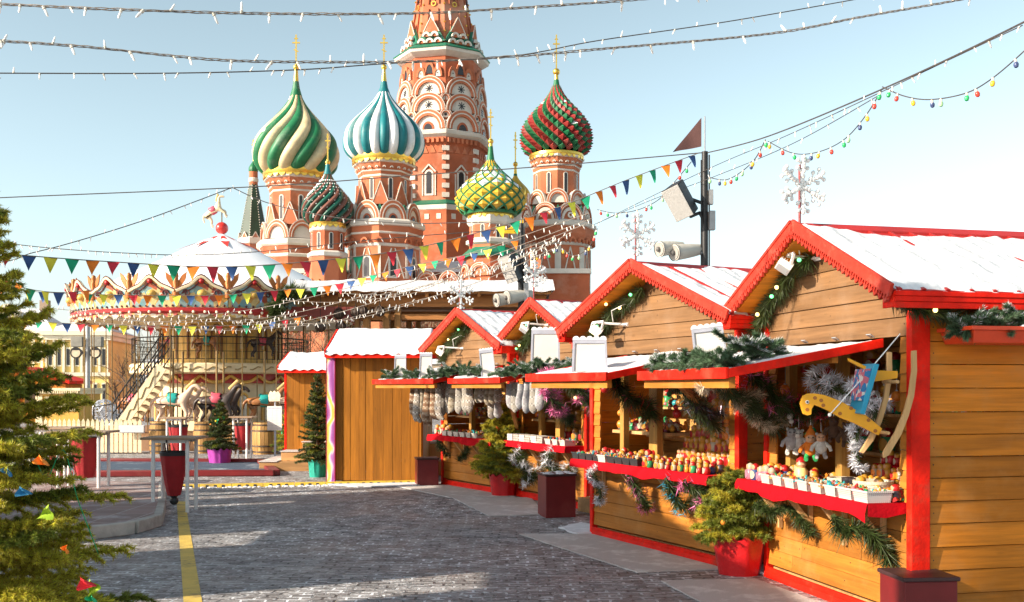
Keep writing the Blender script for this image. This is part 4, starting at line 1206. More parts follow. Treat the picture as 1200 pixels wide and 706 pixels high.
pts = [at(x, y, Y) for x, y, Y in ((5, 548, 3.72), (20, 575, 3.68), (42, 537, 3.72), (60, 600, 3.68), (75, 640, 3.68), (92, 684, 3.72), (112, 684, 3.74), (103, 698, 3.74))]
m = MB(); m.tube([p - o + Vector((-.12, .5, 0)) for p in spline(pts[:6], 6)], .002, 5); m.build('cord', FELT['green'], root)
for (p, c, sz, an) in zip(pts, ('sky', 'sky', 'orange', 'lime', 'orange', 'red', 'lime', 'green'), (.04, .05, .05, .06, .03, .06, .06, .04), (.5, 1.2, .9, -1.2, .3, 1.3, -.6, .7)):
    m = MB(); u = Vector((math.cos(an), -.2, math.sin(an))).normalized(); v = Vector((-math.sin(an), -.1, math.cos(an))).normalized()
    m.add([p - o + u * (sz * (i / 6 - .5) * (1 - j / 6)) + v * (-sz * 1.05 * j / 6) + u * (.1 * sz * j / 6) + Vector((0, -.012 * math.sin(i * 1.1 + j * .9), 0)) for j in range(7) for i in range(7)], [(j * 7 + i, j * 7 + i + 1, j * 7 + i + 8, j * 7 + i + 7) for j in range(6) for i in range(6)]); m.build('pennant', FELT[c], root)

# ================================================================== standing tables, bags, boxes
def bar_table(label, x, y, Y, w=.78, d=.62, h=1.06, rz=0):
    root = thing('bar_table', label, 'table', (x, Y, 0), rz, 'white legged standing tables')
    m = MB(); m.bx(-w / 2, w / 2, -d / 2, d / 2, h - .035, h); m.build('tabletop', wood('table_wood', (.36, .24, .15), 0, wear=((.6, .58, .56), .5)), root, smooth=False, bevel=.006)
    for sx in (-1, 1):
        for sy in (-1, 1):
            m = MB(); m.tube([(sx * (w / 2 - .15), sy * (d / 2 - .1), 0), (sx * (w / 2 - .15), sy * (d / 2 - .1), h - .036)], .028, 10)
            m.build('leg', WHITE, root)
    m = MB()
    for sy in (-1, 1): m.beam((-w / 2 + .16, sy * (d / 2 - .1), h - .06), (w / 2 - .16, sy * (d / 2 - .1), h - .06), .03, .045)
    m.beam((0, -d / 2 + .11, h - .06), (0, d / 2 - .11, h - .06), .03, .045)
    m.build('apron', WHITE, root, smooth=False)
    return root
BAGR = mat('red_bag_fabric', (.33, .012, .016), .7, .2, 5, .3)
def bag(label, x, Y, zb, zt, r0, r1, black=False):
    root = thing('litter_bag', label, 'litter bag', (x, Y, 0), 0, 'red litter bags under the tables')
    n = 36; rows = 8; vs = []; fs = []
    for i in range(rows + 1):
        t = i / rows; r = r0 + (r1 - r0) * t ** .8
        for k in range(n):
            a = 2 * PI * k / n; f = .05 * r * math.sin(k * 1.7 + 3 * math.sin(a)) * (1.1 - .5 * t)
            vs.append(((r + f) * math.cos(a), (r + f) * math.sin(a), zb + (zt - zb) * t))
    for i in range(rows):
        for k in range(n): fs.append((i * n + k, i * n + (k + 1) % n, (i + 1) * n + (k + 1) % n, (i + 1) * n + k))
    fs.append(tuple(range(n - 1, -1, -1)))
    m = MB(); m.add(vs, fs); m.build('bag', BAGR, root, angle=60)
    m = MB(); m.lathe([(r1 * 1.02, zt - .03), (r1 * 1.06, zt + .01), (r1 * .97, zt + .03), (r1 * .9, zt - .1), (.001, zt - .14)], n, (0, 0), 0, 0, False); m.build('rim', BLACKP, root)
    if black:
        m = MB(); m.ball((0, 0, zb - .075), r0 * .72, 14, 10, 0, 1.0)
        m.lathe([(r0 * .4, zb - .03), (r0 * .85, zb + .005)], 14); m.build('liner', BLACKP, root)
    m = MB()
    for k in range(3):
        a = 2 * PI * k / 3 + .4; m.beam((r1 * math.cos(a), r1 * math.sin(a), zt), (r1 * 1.25 * math.cos(a), r1 * 1.25 * math.sin(a), 1.02), .02, .006)
    m.build('strap', BLACKP, root)
    return root
TB = ((205, 14.6, 'standing table nearest to us beside the yellow line, a red bag hanging below it', .78),
      (98, 16.6, 'standing table on the tiled pavement half hidden behind the large fir', .95),
      (207, 24.4, 'standing table in front of the barrel, just behind the nearest standing table', .62),
      (284, 25.0, 'standing table right of the fir in the purple pot', .62),
      (62, 18.2, 'standing table at the far left, showing only between the boughs of the large fir', .9))
for px, Y, lab, w in TB: bar_table(lab, (px - CX) / F * Y, 0, Y, w, .6, 1.06)
bag('red litter bag with a black tip under the standing table nearest to us', (204 - CX) / F * 14.6, 14.6, .22, .82, .085, .19, True)
bag('wide red litter bag under the table on the tiled pavement', (100 - CX) / F * 16.6, 16.6, .30, .98, .13, .24)
bag('red litter bag under the table in front of the barrel', (209 - CX) / F * 24.4, 24.4, .22, .85, .14, .22)
bag('red litter bag right of the fir in the purple pot', (284 - CX) / F * 25, 25.0, .25, .86, .13, .19)
bag('red litter bag half hidden by the large fir at the far left', (70 - CX) / F * 18.2, 18.2, .3, .95, .13, .22)

def red_box(label, p, w, h, rz, snow=False):
    root = thing('ballast_box', label, 'box', (p[0], p[1], 0), rz, 'dark red boxes before the stalls')
    m = MB(); m.bx(-w / 2, w / 2, -w / 2, w / 2, .0, h - .03); m.build('body', DRED, root, smooth=False, bevel=.008)
    m = MB(); m.bx(-w / 2 - .015, w / 2 + .015, -w / 2 - .015, w / 2 + .015, h - .03, h); m.build('lid', mat('dark_lid', (.05, .02, .02), .5, .2, 5, .1), root, smooth=False, bevel=.008)
    if snow:
        s = MB(); g = random.Random(4)
        for k in range(26): s.ball((g.uniform(-w / 2, w / 2), g.uniform(-w / 2, w / 2), h), g.uniform(.02, .06), 7, 4, 0, .25)
        tag(s.build('snow_dusting', SNOW, root), kind='stuff')
    return root
p = gnd(1081, 760); red_box('dark red box with a black lid at the foot of the nearest red corner post', (2.885, 7.28), .385, .44, R(5))
p = gnd(653, 607); red_box('dark red box dusted with snow beside the wooden step, third stall', (p.x, p.y + .2), .42, .59, R(14), True)
p = gnd(499, 570); red_box('dark red box at the right corner of the tall boarded shed', (p.x, p.y + .2), .38, .50, R(12))

# step between the second and third stall, side wall of the passage
stp = thing('wooden_step', 'low wooden step with snow on it between the second and third stall', 'step', S3.W(.15, -1.45, 0), S3.th)
m = MB(); m.bx(-.35, .5, -.38, .30, 0, .20); m.build('tread', W_STEP, stp, smooth=False, bevel=.008)
m = MB(); g = random.Random(9)
for k in range(40): m.ball((g.uniform(-.32, .45), g.uniform(-.34, .26), .198), g.uniform(.03, .09), 8, 4, 0, .18)
tag(m.build('snow_dusting', SNOWD, stp), kind='stuff')

# ================================================================== signs on the awnings, lamps
SIGNB = mat('sign_face', (.60, .57, .53), .6, .04, 6, .03); SIGNF = mat('sign_frame_grey_blue', (.36, .37, .43), .5, .1, 8, .05)
def sign(st, label, px, py, w, h, xl=-1.12, tilt=0.0, lean=.12):
    P = st.onp(px, py, xl); k = P and (st.W(*P).y / F)
    w *= k / max(.2, abs(math.cos(st.th) * 0 + 1)); h *= k
    o = thing('sign_board', label, 'sign', st.W(xl, P.y, st.ftop(xl) + .005), R(-4), 'blank white sign boards on the awnings')
    ux = Vector((math.cos(tilt), 0, math.sin(tilt))); uz = Vector((-math.sin(tilt), lean, math.cos(tilt))).normalized()
    m = MB(); m.prism([(-w / 2, 0), (w / 2, 0), (w / 2 * .93, h), (-w / 2 * .93, h)], (0, 0, 0), ux, uz, .018)
    m.build('board', SIGNB, o, smooth=False)
    f = MB(); b = Vector((0, -.019, 0)); e = w * .05
    def pr(p, t=.012): f.prism(p, (0, -.0175, 0), ux, uz, t)
    pr([(-w / 2 - e * .3, -.004), (-w / 2 + e, -.004), (-w / 2 * .93 + e, h), (-w / 2 * .93 - e * .3, h)])
    pr([(w / 2 - e, -.004), (w / 2 + e * .3, -.004), (w / 2 * .93 + e * .3, h), (w / 2 * .93 - e, h)])
    pr([(-w / 2 * .93 + e, h * .90), (w / 2 * .93 - e, h * .90), (w / 2 * .93 - e, h * .999), (-w / 2 * .93 + e, h * .999)])
    f.build('frame', SIGNF, o, smooth=False)
    t = MB(); n = 5; ww = w * .93
    poly = [(-ww / 2 - e * .4, h), (ww / 2 + e * .4, h)]
    for q in range(n):
        x1 = ww / 2 + e * .4 - (ww + e * .8) * q / n; x0 = ww / 2 + e * .4 - (ww + e * .8) * (q + 1) / n
        for a in range(1, 7):
            an = PI * a / 6; poly.append(((x0 + x1) / 2 + (x1 - x0) / 2 * math.cos(an), h + .012 + (x1 - x0) * .42 * math.sin(an)))
    t.prism(poly, (0, .002, 0), ux, uz, .03); t.build('scalloped_top', mat('scallop_white', (.70, .71, .75), .6, .08, 20, .2), o, smooth=False)
    return o
sign(S4, 'small blank white sign at the left end of the farthest awning', 469, 433, 14, 26)
sign(S4, 'small blank white sign second from the left along the farthest awning', 499, 431, 15, 28)
sign(S3, 'narrow blank white sign leaning among fir tips left of the two big signs', 573, 425, 17, 32, -1.15, .12)
sign(S3, 'big blank white sign behind the thick row of fir boughs', 639, 418, 34, 46, -.55)
sign(S2, 'big blank white sign standing clear of greenery on the second awning', 691, 424, 41, 37, -1.15)
sign(S1, 'tilted blank white sign behind frosted fir boughs on the nearest awning', 834, 419, 38, 44, -1.0, .12)

def flood(st, label, y, z, lit, ln=.36, yo=0.25):
    o = thing('flood_lamp', label, 'flood lamp', st.W(0, y, z), st.th, 'flood lamps on the gables')
    m = MB(); m.tube([(-.02, 0, 0), (-ln, yo * .4, .02)], .014, 8); m.lathe([(.045, -.006), (.045, .006)], 12, (-.025, 0)); m.tube([(-.03, -.05, 0), (-.03, .05, 0)], .02, 6); m.build('arm', WHITE, o)
    m = MB(); m.tube([(-.18, .03, .03), (-.22, 0, .15), (-.12, -.12, .22), (-.03, -.1, .2)], .006, 5); m.build('cable', WHITE, o)
    m = MB(); c = Vector((-ln - .03, yo * .4, -.07))
    Mx = Matrix.Translation(c) @ Matrix.Scale(.72, 4) @ Matrix.Rotation(R(38), 4, 'Y') @ Matrix.Rotation(R(-20), 4, 'Z')
    m.bx(-.085, .085, -.11, .11, -.035, .035, 0, Mx)
    for q in range(6): m.bx(-.075 + q * .03, -.07 + q * .03, -.1, .1, .036, .06, 0, Mx)
    m.beam(c + Vector((0, -.12, .0)), c + Vector((.03, -.12, .10)), .012, .025); m.beam(c + Vector((0, .12, .0)), c + Vector((.03, .12, .10)), .012, .025); m.beam(c + Vector((.03, -.12, .10)), c + Vector((.03, .12, .10)), .012, .025)
    h = m.build('housing', WHITE, o, smooth=False, bevel=.006)
    m = MB(); m.bx(-.07, .07, -.095, .095, -.041, -.0355, 0, Mx); m.bx(-.089, -.0855, -.10, .10, -.03, .03, 0, Mx); m.build('glass', LAMPW if lit else mat('clear_glass', (.5, .52, .52), .1, .02, 1, 0), h, smooth=False)
P = S1.onp(962, 303, 0); flood(S1, 'unlit white flood lamp on an arm in the gable of the nearest stall', P.y, P.z, False, .27, .2)
P = S2.onp(745, 338, 0); flood(S2, 'lit flood lamp hanging low left in the gable of the second stall', .62, 2.47, True, .30, .4)
flood(S3, 'unlit white flood lamp under the peak of the third stall', .08, 2.72, False, .36, .2)
flood(S4, 'lit flood lamp in the gable of the farthest stall', .42, 2.45, True, .36, .4)

def flake(st, label, px, py, r, top):
    apex = st.W(-.30, 0, ZR + .03); Y = apex.y; k = Y / F
    o = thing('snowflake_ornament', label, 'ornament', apex, R(20), 'snowflake ornaments on the gable peaks')
    zt = H + (HY - top) * k - apex.z; zc = H + (HY - py) * k - apex.z; r *= k
    m = MB(); m.tube([(0, 0, -.02), (0, 0, zt * .98)], .012, 6); m.build('rod', mat('rod_red', (.25, .02, .02), .5), o)
    m = MB(); g = random.Random(3)
    for q in range(6):
        a = PI / 6 + PI * q / 3; d = Vector((math.cos(a), -.12, math.sin(a)))
        c = Vector((0, -.02, zc)); m.tube([c, c + d * r], .011, 6)
        for f in (.5, .78):
            for sg in (-1, 1):
                d2 = Vector((math.cos(a + sg * .9), -.12, math.sin(a + sg * .9))); m.tube([c + d * r * f, c + d * r * f + d2 * r * .28], .009, 5)
        for f in np.linspace(.12, 1, 9): m.ball(c + d * r * f + Vector((g.uniform(-.01, .01), -.012, g.uniform(-.012, .012))), .021, 6, 5)
        for sg in (-1, 1):
            d2 = Vector((math.cos(a + sg * .9), -.12, math.sin(a + sg * .9)))
            for f in (.5, .78): m.ball(c + d * r * f + d2 * r * .28, .019, 6, 5)
    m.build('snowflake', WHITE, o)
flake(S1, 'white snowflake ornament on a red rod above the nearest gable', 0, 219, 31, 192)
flake(S2, 'white snowflake ornament on the peak of the second stall', 0, 276, 23, 252)
flake(S3, 'white snowflake ornament on the peak of the third stall, in front of the horn speakers', 0, 322, 14, 308)
flake(S4, 'white snowflake ornament on the peak of the farthest stall', 0, 346, 16, 332)

# ================================================================== greenery on the stalls
def gpx(st, pts): return [st.pt(x, y, xl) for x, y, xl in pts]
GG = 'fir garlands on the stalls'
def gar(st, label, pts, rad, **k): return garland('fir_garland', label, 'garland', gpx(st, pts), rad, group=GG, **k)
gar(S1, 'fir garland with small lamps under the left slope of the nearest gable', [(950, 300, -.10), (930, 322, -.10), (910, 348, -.10), (884, 384, -.10)], .10, bulbs=5)
gar(S2, 'fir garland with small lamps under the left slope of the second gable', [(753, 338, -.10), (735, 355, -.10), (718, 368, -.10), (699, 392, -.10)], .10, bulbs=4)
gar(S3, 'fir garland with small lamps under the peak of the third stall', [(622, 372, -.1), (622, 388, -.1), (616, 400, -.1), (610, 412, -.1)], .12, bulbs=4)
gar(S4, 'fir garland with small lamps under the left slope of the farthest gable', [(546, 382, -.1), (535, 396, -.1), (522, 408, -.1), (514, 424, -.1)], .12, bulbs=4)
gar(S1, 'thick bronze tinsel garland slanting down left of the giraffe rocker', [(834, 442, -1.2), (855, 453, -.95), (875, 468, -.7), (893, 487, -.4), (906, 503, -.2)], .105, tinsel=T_BRON, tdens=2300, seed=4)
gar(S1, 'dark fir garland with pink sparkle behind the bronze tinsel one', [(878, 438, -.6), (893, 452, -.5), (910, 470, -.35), (925, 480, -.1), (938, 488, .0)], .11, tinsel=T_PINK, tdens=250)
gar(S1, 'fir garland hanging below the far half of the nearest counter', [(884, 590, -.36), (905, 600, -.3), (925, 598, -.2), (942, 612, -.12), (952, 626, -.1)], .075)
gar(S1, 'fir garland hanging below the near half of the nearest counter', [(976, 604, -.36), (992, 625, -.3), (1008, 620, -.25), (1028, 632, -.15), (1038, 658, -.1)], .11)
gar(S2, 'wide fir garland at the left of the doll stall with red glints', [(708, 437, -.5), (726, 452, -.4), (742, 468, -.25), (758, 475, -.1), (766, 488, 0)], .15, tinsel=mat('red_tinsel', (.45, .03, .06), .3, .1, 5, 0, metal=.5, island=.3), tdens=120)
gar(S2, 'fir garland with dark tinsel drooping in the middle of the doll stall', [(772, 441, -1.1), (790, 447, -.9), (806, 455, -.7), (815, 475, -.5), (829, 485, -.3), (838, 500, -.1)], .12, tinsel=mat('black_tinsel', (.08, .07, .09), .25, .1, 5, 0, metal=.8, island=.4), tdens=900)
gar(S2, 'silver tinsel strand hanging at the left end of the doll counter', [(694, 552, -.38), (700, 565, -.36), (703, 580, -.34), (702, 592, -.33)], .075, tinsel=T_SILV, tdens=2600, dens=500)
gar(S2, 'short garland with pink tinsel below the doll counter', [(735, 557, -.36), (744, 570, -.3), (752, 584, -.2), (760, 592, -.15)], .09, tinsel=T_PINK, tdens=700)
gar(S2, 'fir garland with turquoise tinsel below the doll counter', [(780, 560, -.36), (787, 575, -.3), (794, 590, -.2), (803, 592, -.12)], .10, tinsel=T_BLUE, tdens=420)
gar(S2, 'fir garland with pink tinsel at the right end below the doll counter', [(803, 562, -.36), (814, 572, -.3), (824, 580, -.2), (822, 592, -.1)], .10, tinsel=T_PINK, tdens=520)
gar(S3, 'long fir garland wound with pink tinsel along the third stall prop', [(654, 437, -1.1), (670, 450, -.9), (684, 462, -.7), (696, 478, -.4), (706, 492, -.1)], .13, tinsel=T_PINK, tdens=650, bulbs=1)
gar(S3, 'loose pink tinsel strands hanging left of the third stall prop', [(637, 440, -1.1), (640, 455, -1.0), (648, 468, -.9), (656, 482, -.7)], .13, tinsel=T_PINK, tdens=1500, dens=700)
gar(S3, 'fir garland drooping behind the pink tinsel of the third stall', [(628, 452, -.6), (640, 470, -.4), (655, 480, -.3), (668, 492, -.1)], .13)
gar(S3, 'silver tinsel garland below the third counter, left of the dark red box', [(604, 530, -.4), (614, 548, -.35), (622, 562, -.3), (630, 560, -.25)], .13, tinsel=T_SILV, tdens=900)
gar(S3, 'silver and green garland below the third counter, behind the snow-dusted box', [(640, 530, -.4), (648, 545, -.35), (656, 556, -.3), (664, 552, -.2)], .14, tinsel=T_SILV, tdens=1100)
gar(S4, 'short fir garland under the left end of the farthest counter', [(512, 516, -.38), (518, 526, -.3), (525, 533, -.2)], .09)
gar(S4, 'short fir garland in the middle below the farthest counter', [(537, 540, -.36), (545, 532, -.3), (548, 525, -.25)], .09)
gar(S4, 'dark fir garland under the roof of the sock stall', [(500, 447, -.9), (525, 452, -.7), (550, 455, -.5), (575, 452, -.3)], .13)
gar(S1, 'silver tinsel boa hanging behind the giraffe rocker', [(952, 436, -.35), (965, 452, -.3), (985, 456, -.25), (1003, 462, -.2), (1020, 478, -.15), (1032, 498, -.1)], .10, tinsel=T_SILV, tdens=3000, dens=300)
gar(S1, 'silver tinsel strand hanging straight down below the giraffe rocker', [(1002, 494, -.2), (1004, 510, -.2), (1006, 525, -.2), (1005, 540, -.2)], .07, tinsel=T_SILV, tdens=3200, dens=100)
gar(S1, 'dark berry wreath garland behind the giraffe head', [(930, 470, -.1), (945, 482, -.1), (960, 478, -.1), (975, 470, -.1)], .10, tinsel=mat('red_tinsel', (.45, .03, .06), .3, .1, 5, 0, metal=.5, island=.3), tdens=300)
# garland under the nearest eave
pts = [S1.W(-.28, -1.25, 2.36), S1.W(.0, -1.28, 2.30), S1.W(.25, -1.28, 2.20), S1.W(.5, -1.28, 2.24), S1.W(.8, -1.28, 2.27), S1.W(1.3, -1.28, 2.25)]
garland('fir_garland', 'fir garland with one glowing lamp under the nearest eave', 'garland', pts, .085, bulbs=2, group=GG)
# boughs
ax = lambda st: st.M.to_3x3() @ Vector((0, 1, 0))
def bo(st, label, px, py, xl, ln, n, seed, **k):
    P = st.onp(px, py, xl); return bough(label, st.W(xl, P.y, st.ftop(max(-1.3, xl)) + .02), ax(st), ln, n, seed, **k)
for i, (px, lab) in enumerate(((778, 'fir bough at the left tip of the nearest awning'), (797, 'fir bough second from the left on the nearest awning'), (812, 'fir bough just left of the tilted sign'), (829, 'frosted fir bough below the tilted sign'), (846, 'frosted fir bough under the right edge of the tilted sign'))):
    bo(S1, lab, px, 432, -1.22, .26, 15, 100 + i)
bough('frosted fir bough right of the tilted sign, on the slope of the nearest awning', S1.W(-.95, -.55, S1.ftop(-.95) + .05), (-.9, -.3, .1), .32, 18, 111, snow=.7)
for i, (st, px, xl, lab) in enumerate(((S3, 606, -1.0, 'fir bough at the left of the thick row before the big signs'), (S3, 622, -.95, 'fir bough under the left edge of the sign in the thick row'), (S3, 640, -.85, 'fir bough in the middle of the thick row before the big signs'), (S3, 658, -.8, 'fir bough at the right of the thick row, right of its sign'), (S3, 672, -.75, 'fir bough at the right tip of the thick row before the big signs'),
                                      (S3, 587, -1.22, 'fir bough right of the narrow leaning sign'), (S3, 557, -1.22, 'fir bough left of the narrow leaning sign'),
                                      (S4, 457, -1.22, 'fir bough at the very left tip of the farthest awning'), (S4, 484, -1.22, 'fir bough between the two small signs'), (S4, 512, -1.2, 'fir bough right of the second small sign'), (S4, 532, -1.0, 'fir bough in the middle of the farthest awning'), (S4, 545, -.9, 'fir bough behind the middle of the farthest awning'))):
    bo(st, lab, px, 430, xl, .34, 15, 130 + i)
fb = thing('flower_box', 'red flower box of snow and fir tips on the side wall of the nearest stall', 'flower box', S1.W(.2, -1.5, 0), S1.th)
m = MB(); m.hexa([(.03, .05, 2.065), (2.0, .05, 2.065), (2.0, .36, 2.065), (.03, .36, 2.065), (0, 0, 2.15), (2.0, 0, 2.15), (2.0, .37, 2.15), (0, .37, 2.15)]); m.bx(-.03, 2.0, -.02, .37, 2.151, 2.18); m.build('box', mat('orange_red_paint', (.66, .06, .016), .45, .14, 5, .08), fb, smooth=False, bevel=.004)
m = MB(); g = random.Random(8)
for k in range(60): m.ball((g.uniform(.35, 1.95), g.uniform(.03, .34), 2.18), g.uniform(.04, .1), 8, 4, 0, .45)
m.build('snow', SNOW, fb)
for i, x in enumerate((.1, .28, .48)):
    bough(('fir bough at the left end of the red flower box', 'fir bough standing in the middle of the flower box greenery', 'fir bough lying on the snow in the flower box')[i], S1.W(.2 + x, -1.4, 2.17), (.9, .25, .45), .22, 16, 170 + i)
# ================================================================== goods on the counters
def C_(name, col, **k): return mat(name, col, k.pop('rough', .35), .1, 20, 0, **k)
LAC_R = C_('red_lacquer', (.36, .012, .012)); LAC_G = C_('gold_lacquer', (.52, .25, .03)); LAC_N = C_('green_lacquer', (.03, .28, .10)); LAC_B = C_('blue_lacquer', (.03, .07, .20))
SKIN = C_('painted_face', (.55, .30, .17)); LAC_P = C_('pink_lacquer', (.50, .16, .22)); LAC_W = C_('ivory_lacquer', (.50, .42, .30)); LAC_K = C_('black_lacquer', (.03, .025, .03)); LAC_O = C_('orange_lacquer', (.80, .24, .03))
def doll_mesh(h, body, scarf, apron):
    m = MB(); p = [(0, .26), (.04, .30), (.16, .345), (.33, .36), (.48, .33), (.58, .27), (.63, .245), (.72, .27), (.82, .265), (.91, .20), (.97, .10), (1, .005)]
    m.lathe([(r * h * .92, z * h) for z, r in p], 14, (0, 0), [0, 0, 0, 0, 0, 0, 1, 1, 1, 1, 1])
    for (zc, rr, w, mi) in ((.77, .262, .15, 2), (.33, .355, .2, 3)):
        n = 10; vs = [(0, -(rr * .92 * h + .004 * (h / .12)), zc * h)]; 
        for k in range(n):
            a = 2 * PI * k / n; dx = w * math.cos(a); dz = w * (1.0 if mi == 2 else 1.3) * math.sin(a); r2 = max(.0, (rr * .92) ** 2 - dx * dx) ** .5 + .008
            if mi == 2: r2 = max(.05, r2 * (1 - .35 * (dz / .3) ** 2))
            vs.append((dx * h, -r2 * h, (zc + dz) * h))
        m.add(vs, [(0, 1 + k, 1 + (k + 1) % n) for k in range(n)], mi)
    return m.mesh('doll', [body, scarf, SKIN, apron])
DOLLS = {'red': (LAC_R, LAC_G, LAC_W), 'golden': (LAC_G, LAC_G, LAC_R), 'green': (LAC_N, LAC_R, LAC_G), 'blue': (LAC_B, LAC_R, LAC_W), 'pink': (LAC_P, LAC_W, LAC_P), 'ivory': (LAC_W, LAC_G, LAC_O), 'black': (LAC_K, LAC_R, LAC_G), 'orange': (LAC_O, LAC_G, LAC_R)}
DM = {k: doll_mesh(.12, *v) for k, v in DOLLS.items()}
def doll(st, x, y, z, col, h, where):
    o = inst('nesting_doll', DM[col], None, st.W(x, y, z), (0, 0, st.th - PI / 2 + rnd.uniform(-.5, .5)), h / .12)
    tag(o, '%s nesting doll %s' % (col, where), 'nesting doll', 'nesting dolls %s, the %s ones' % (where, col))
g = random.Random(31)
for r_ in range(3):
    for k in range(11):
        y = -1.2 + k * .105 + g.uniform(-.015, .015); doll(S2, -.28 + r_ * .09, y, ZC + .008, g.choice(['red', 'green', 'golden', 'ivory', 'black', 'orange', 'blue']), g.uniform(.085, .125) + .012 * r_, 'in the dense rows at the right of the second counter')
W = 'on the stepped tiers inside the second stall'
ti = thing('display_stand', 'stepped red display stand packed with golden nesting dolls inside the second stall', 'display stand', S2.W(0, 0, 0), S2.th)
m = MB()
for k in range(6): m.bx(.14 + k * .09, .14 + k * .09 + .10, -1.25, -.02, ZC - .04, ZC + .05 + k * .12)
m.build('tier', CLOTHR, ti, smooth=False)
for k in range(6):
    n = 13 - k
    for q in range(n):
        y = -1.2 + (q + .5) * 1.12 / n + g.uniform(-.012, .012); doll(S2, .19 + k * .09, y, ZC + .05 + k * .12, g.choice(['golden', 'golden', 'golden', 'ivory', 'red', 'orange']), g.uniform(.12, .17) + .01 * k + (.10 if k == 5 and g.random() < .4 else 0), W)
for k in range(9):
    doll(S1, -.26 + .07 * (k % 2), .56 + k * .052, ZC + .008, g.choice(['pink', 'ivory', 'blue', 'pink']), g.uniform(.12, .16), 'at the far left end of the nearest counter')
for k in range(10):
    doll(S1, -.10 + .05 * (k % 3), .12 + k * .085, ZC + .008, g.choice(['red', 'pink', 'ivory', 'blue', 'orange']), g.uniform(.12, .19), 'behind the trays of the nearest counter')
for k in range(30):
    doll(S1, .18 + .09 * (k % 3), -.98 + (k // 3) * .088, ZC + .02 + .10 * (k % 3), g.choice(['golden', 'red', 'orange', 'golden', 'ivory']), g.uniform(.09, .13), 'on the stepped shelf behind the nearest counter')
m = MB()
for k in range(3): m.bx(.13 + k * .09, .23 + k * .09, -1.02, -.1, ZC - .04, ZC + .018 + .10 * k)
ti = thing('display_stand', 'small stepped stand of carved figures under the giraffe rocker', 'display stand', S1.W(0, 0, 0), S1.th); m.build('tier', CLOTHR, ti, smooth=False)
for k in range(9):
    doll(S4, -.2 + .06 * (k % 2), .55 + k * .06, ZC + .008, g.choice(['red', 'red', 'orange', 'pink']), g.uniform(.14, .2), 'among the white boxes on the farthest counter')
for k in range(12):
    doll(S3, .25, -.9 + k * .10, ZC + .05 + .25 * (k % 2), g.choice(['golden', 'red', 'ivory']), g.uniform(.15, .22), 'inside the third stall')
for st, n, wh in ((S1, 16, 'nearest'), (S2, 14, 'second')):
    for k in range(n):
        doll(st, .80, -st.hw + .2 + k * (2 * st.hw - .4) / n, (1.175, 1.525, 1.875)[k % 3], g.choice(['golden', 'ivory', 'red', 'green']), g.uniform(.18, .26), 'on the dim back shelves of the %s stall' % wh)
# trays, boxes, tins
def tray_mesh(w, d, h, matl, perf=False):
    m = MB(); t = .006; e = .012
    def wall(p, q):
        m.hexa([p[0], p[1], p[2], p[3]] + [q[0], q[1], q[2], q[3]])
    m.bx(-w / 2 + e, w / 2 - e, -d / 2 + e, d / 2 - e, 0, t)
    for sx in (-1, 1):
        a, b = sorted((sx * (w / 2 - e), sx * (w / 2 - e - t))); c, f = sorted((sx * w / 2, sx * (w / 2 - t)))
        m.hexa([(a, -d / 2 + e, t), (b, -d / 2 + e, t), (b, d / 2 - e, t), (a, d / 2 - e, t), (c, -d / 2, h), (f, -d / 2, h), (f, d / 2, h), (c, d / 2, h)])
        a, b = sorted((sx * (d / 2 - e), sx * (d / 2 - e - t))); c, f = sorted((sx * d / 2, sx * (d / 2 - t)))
        m.hexa([(-w / 2 + e, a, t), (w / 2 - e, a, t), (w / 2 - e, b, t), (-w / 2 + e, b, t), (-w / 2, c, h), (w / 2, c, h), (w / 2, f, h), (-w / 2, f, h)])
    m.bx(-w / 2 - .004, w / 2 + .004, -d / 2 - .004, -d / 2 + .004, h - .012, h + .001); m.bx(-w / 2 - .004, w / 2 + .004, d / 2 - .004, d / 2 + .004, h - .012, h + .001)
    m.bx(-w / 2 - .004, -w / 2 + .004, -d / 2 + .004, d / 2 - .004, h - .012, h + .001); m.bx(w / 2 - .004, w / 2 + .004, -d / 2 + .004, d / 2 - .004, h - .012, h + .001)
    return m.mesh('tray', matl, False)
def perfmat():
    m, N, L, B = nodes('perforated_white_plastic'); tc = N.new('ShaderNodeTexCoord').outputs['Object']
    mp = N.new('ShaderNodeMapping'); mp.inputs['Scale'].default_value = (60, 60, 75); L.new(tc, mp.inputs['Vector'])
    vo = N.new('ShaderNodeTexVoronoi'); vo.inputs['Scale'].default_value = 1.0; vo.inputs['Randomness'].default_value = .0; L.new(mp.outputs[0], vo.inputs['Vector'])
    L.new(mixc(N, L, mrange(N, L, vo.outputs['Distance'], .30, .40, .8, 0), (.54, .52, .48), (.16, .14, .12)), B.inputs['Base Color']); B.inputs['Roughness'].default_value = .4
    return m
TRW = tray_mesh(.21, .20, .085, perfmat()); TRP = tray_mesh(.20, .17, .08, mat('white_card', (.52, .48, .42), .6, .05, 8, .05)); TRB = tray_mesh(.16, .16, .075, BLACKP)
def put(name, mesh, st, x, y, z, label, cat, group, rz=0): return tag(inst(name, mesh, None, st.W(x, y, z), (0, 0, st.th + rz)), label, cat, group)
for k in range(8): put('tray', TRW if k < 2 else TRP, S1, -.235, -.95 + k * .215, ZC + .008, 'perforated white plastic basket at the near end of the nearest counter' if k < 2 else 'plain white tray in the front row of the nearest counter', 'tray', 'perforated baskets' if k < 2 else 'white trays of the nearest counter')
for k in range(9):
    w = k == 4; put('tray', TRP if w else TRB, S2, -.24, .02 + k * .158, ZC + .008, 'single white tray in the row of black trays on the second counter' if w else 'black tray in the front row of the second counter', 'tray', None if w else 'black trays of the second counter')
for k in range(3): put('tray', TRP, S3, -.22, -.9 + k * .22, ZC + .008, 'white box at the right half of the third counter', 'tray', 'white boxes of the third counter')
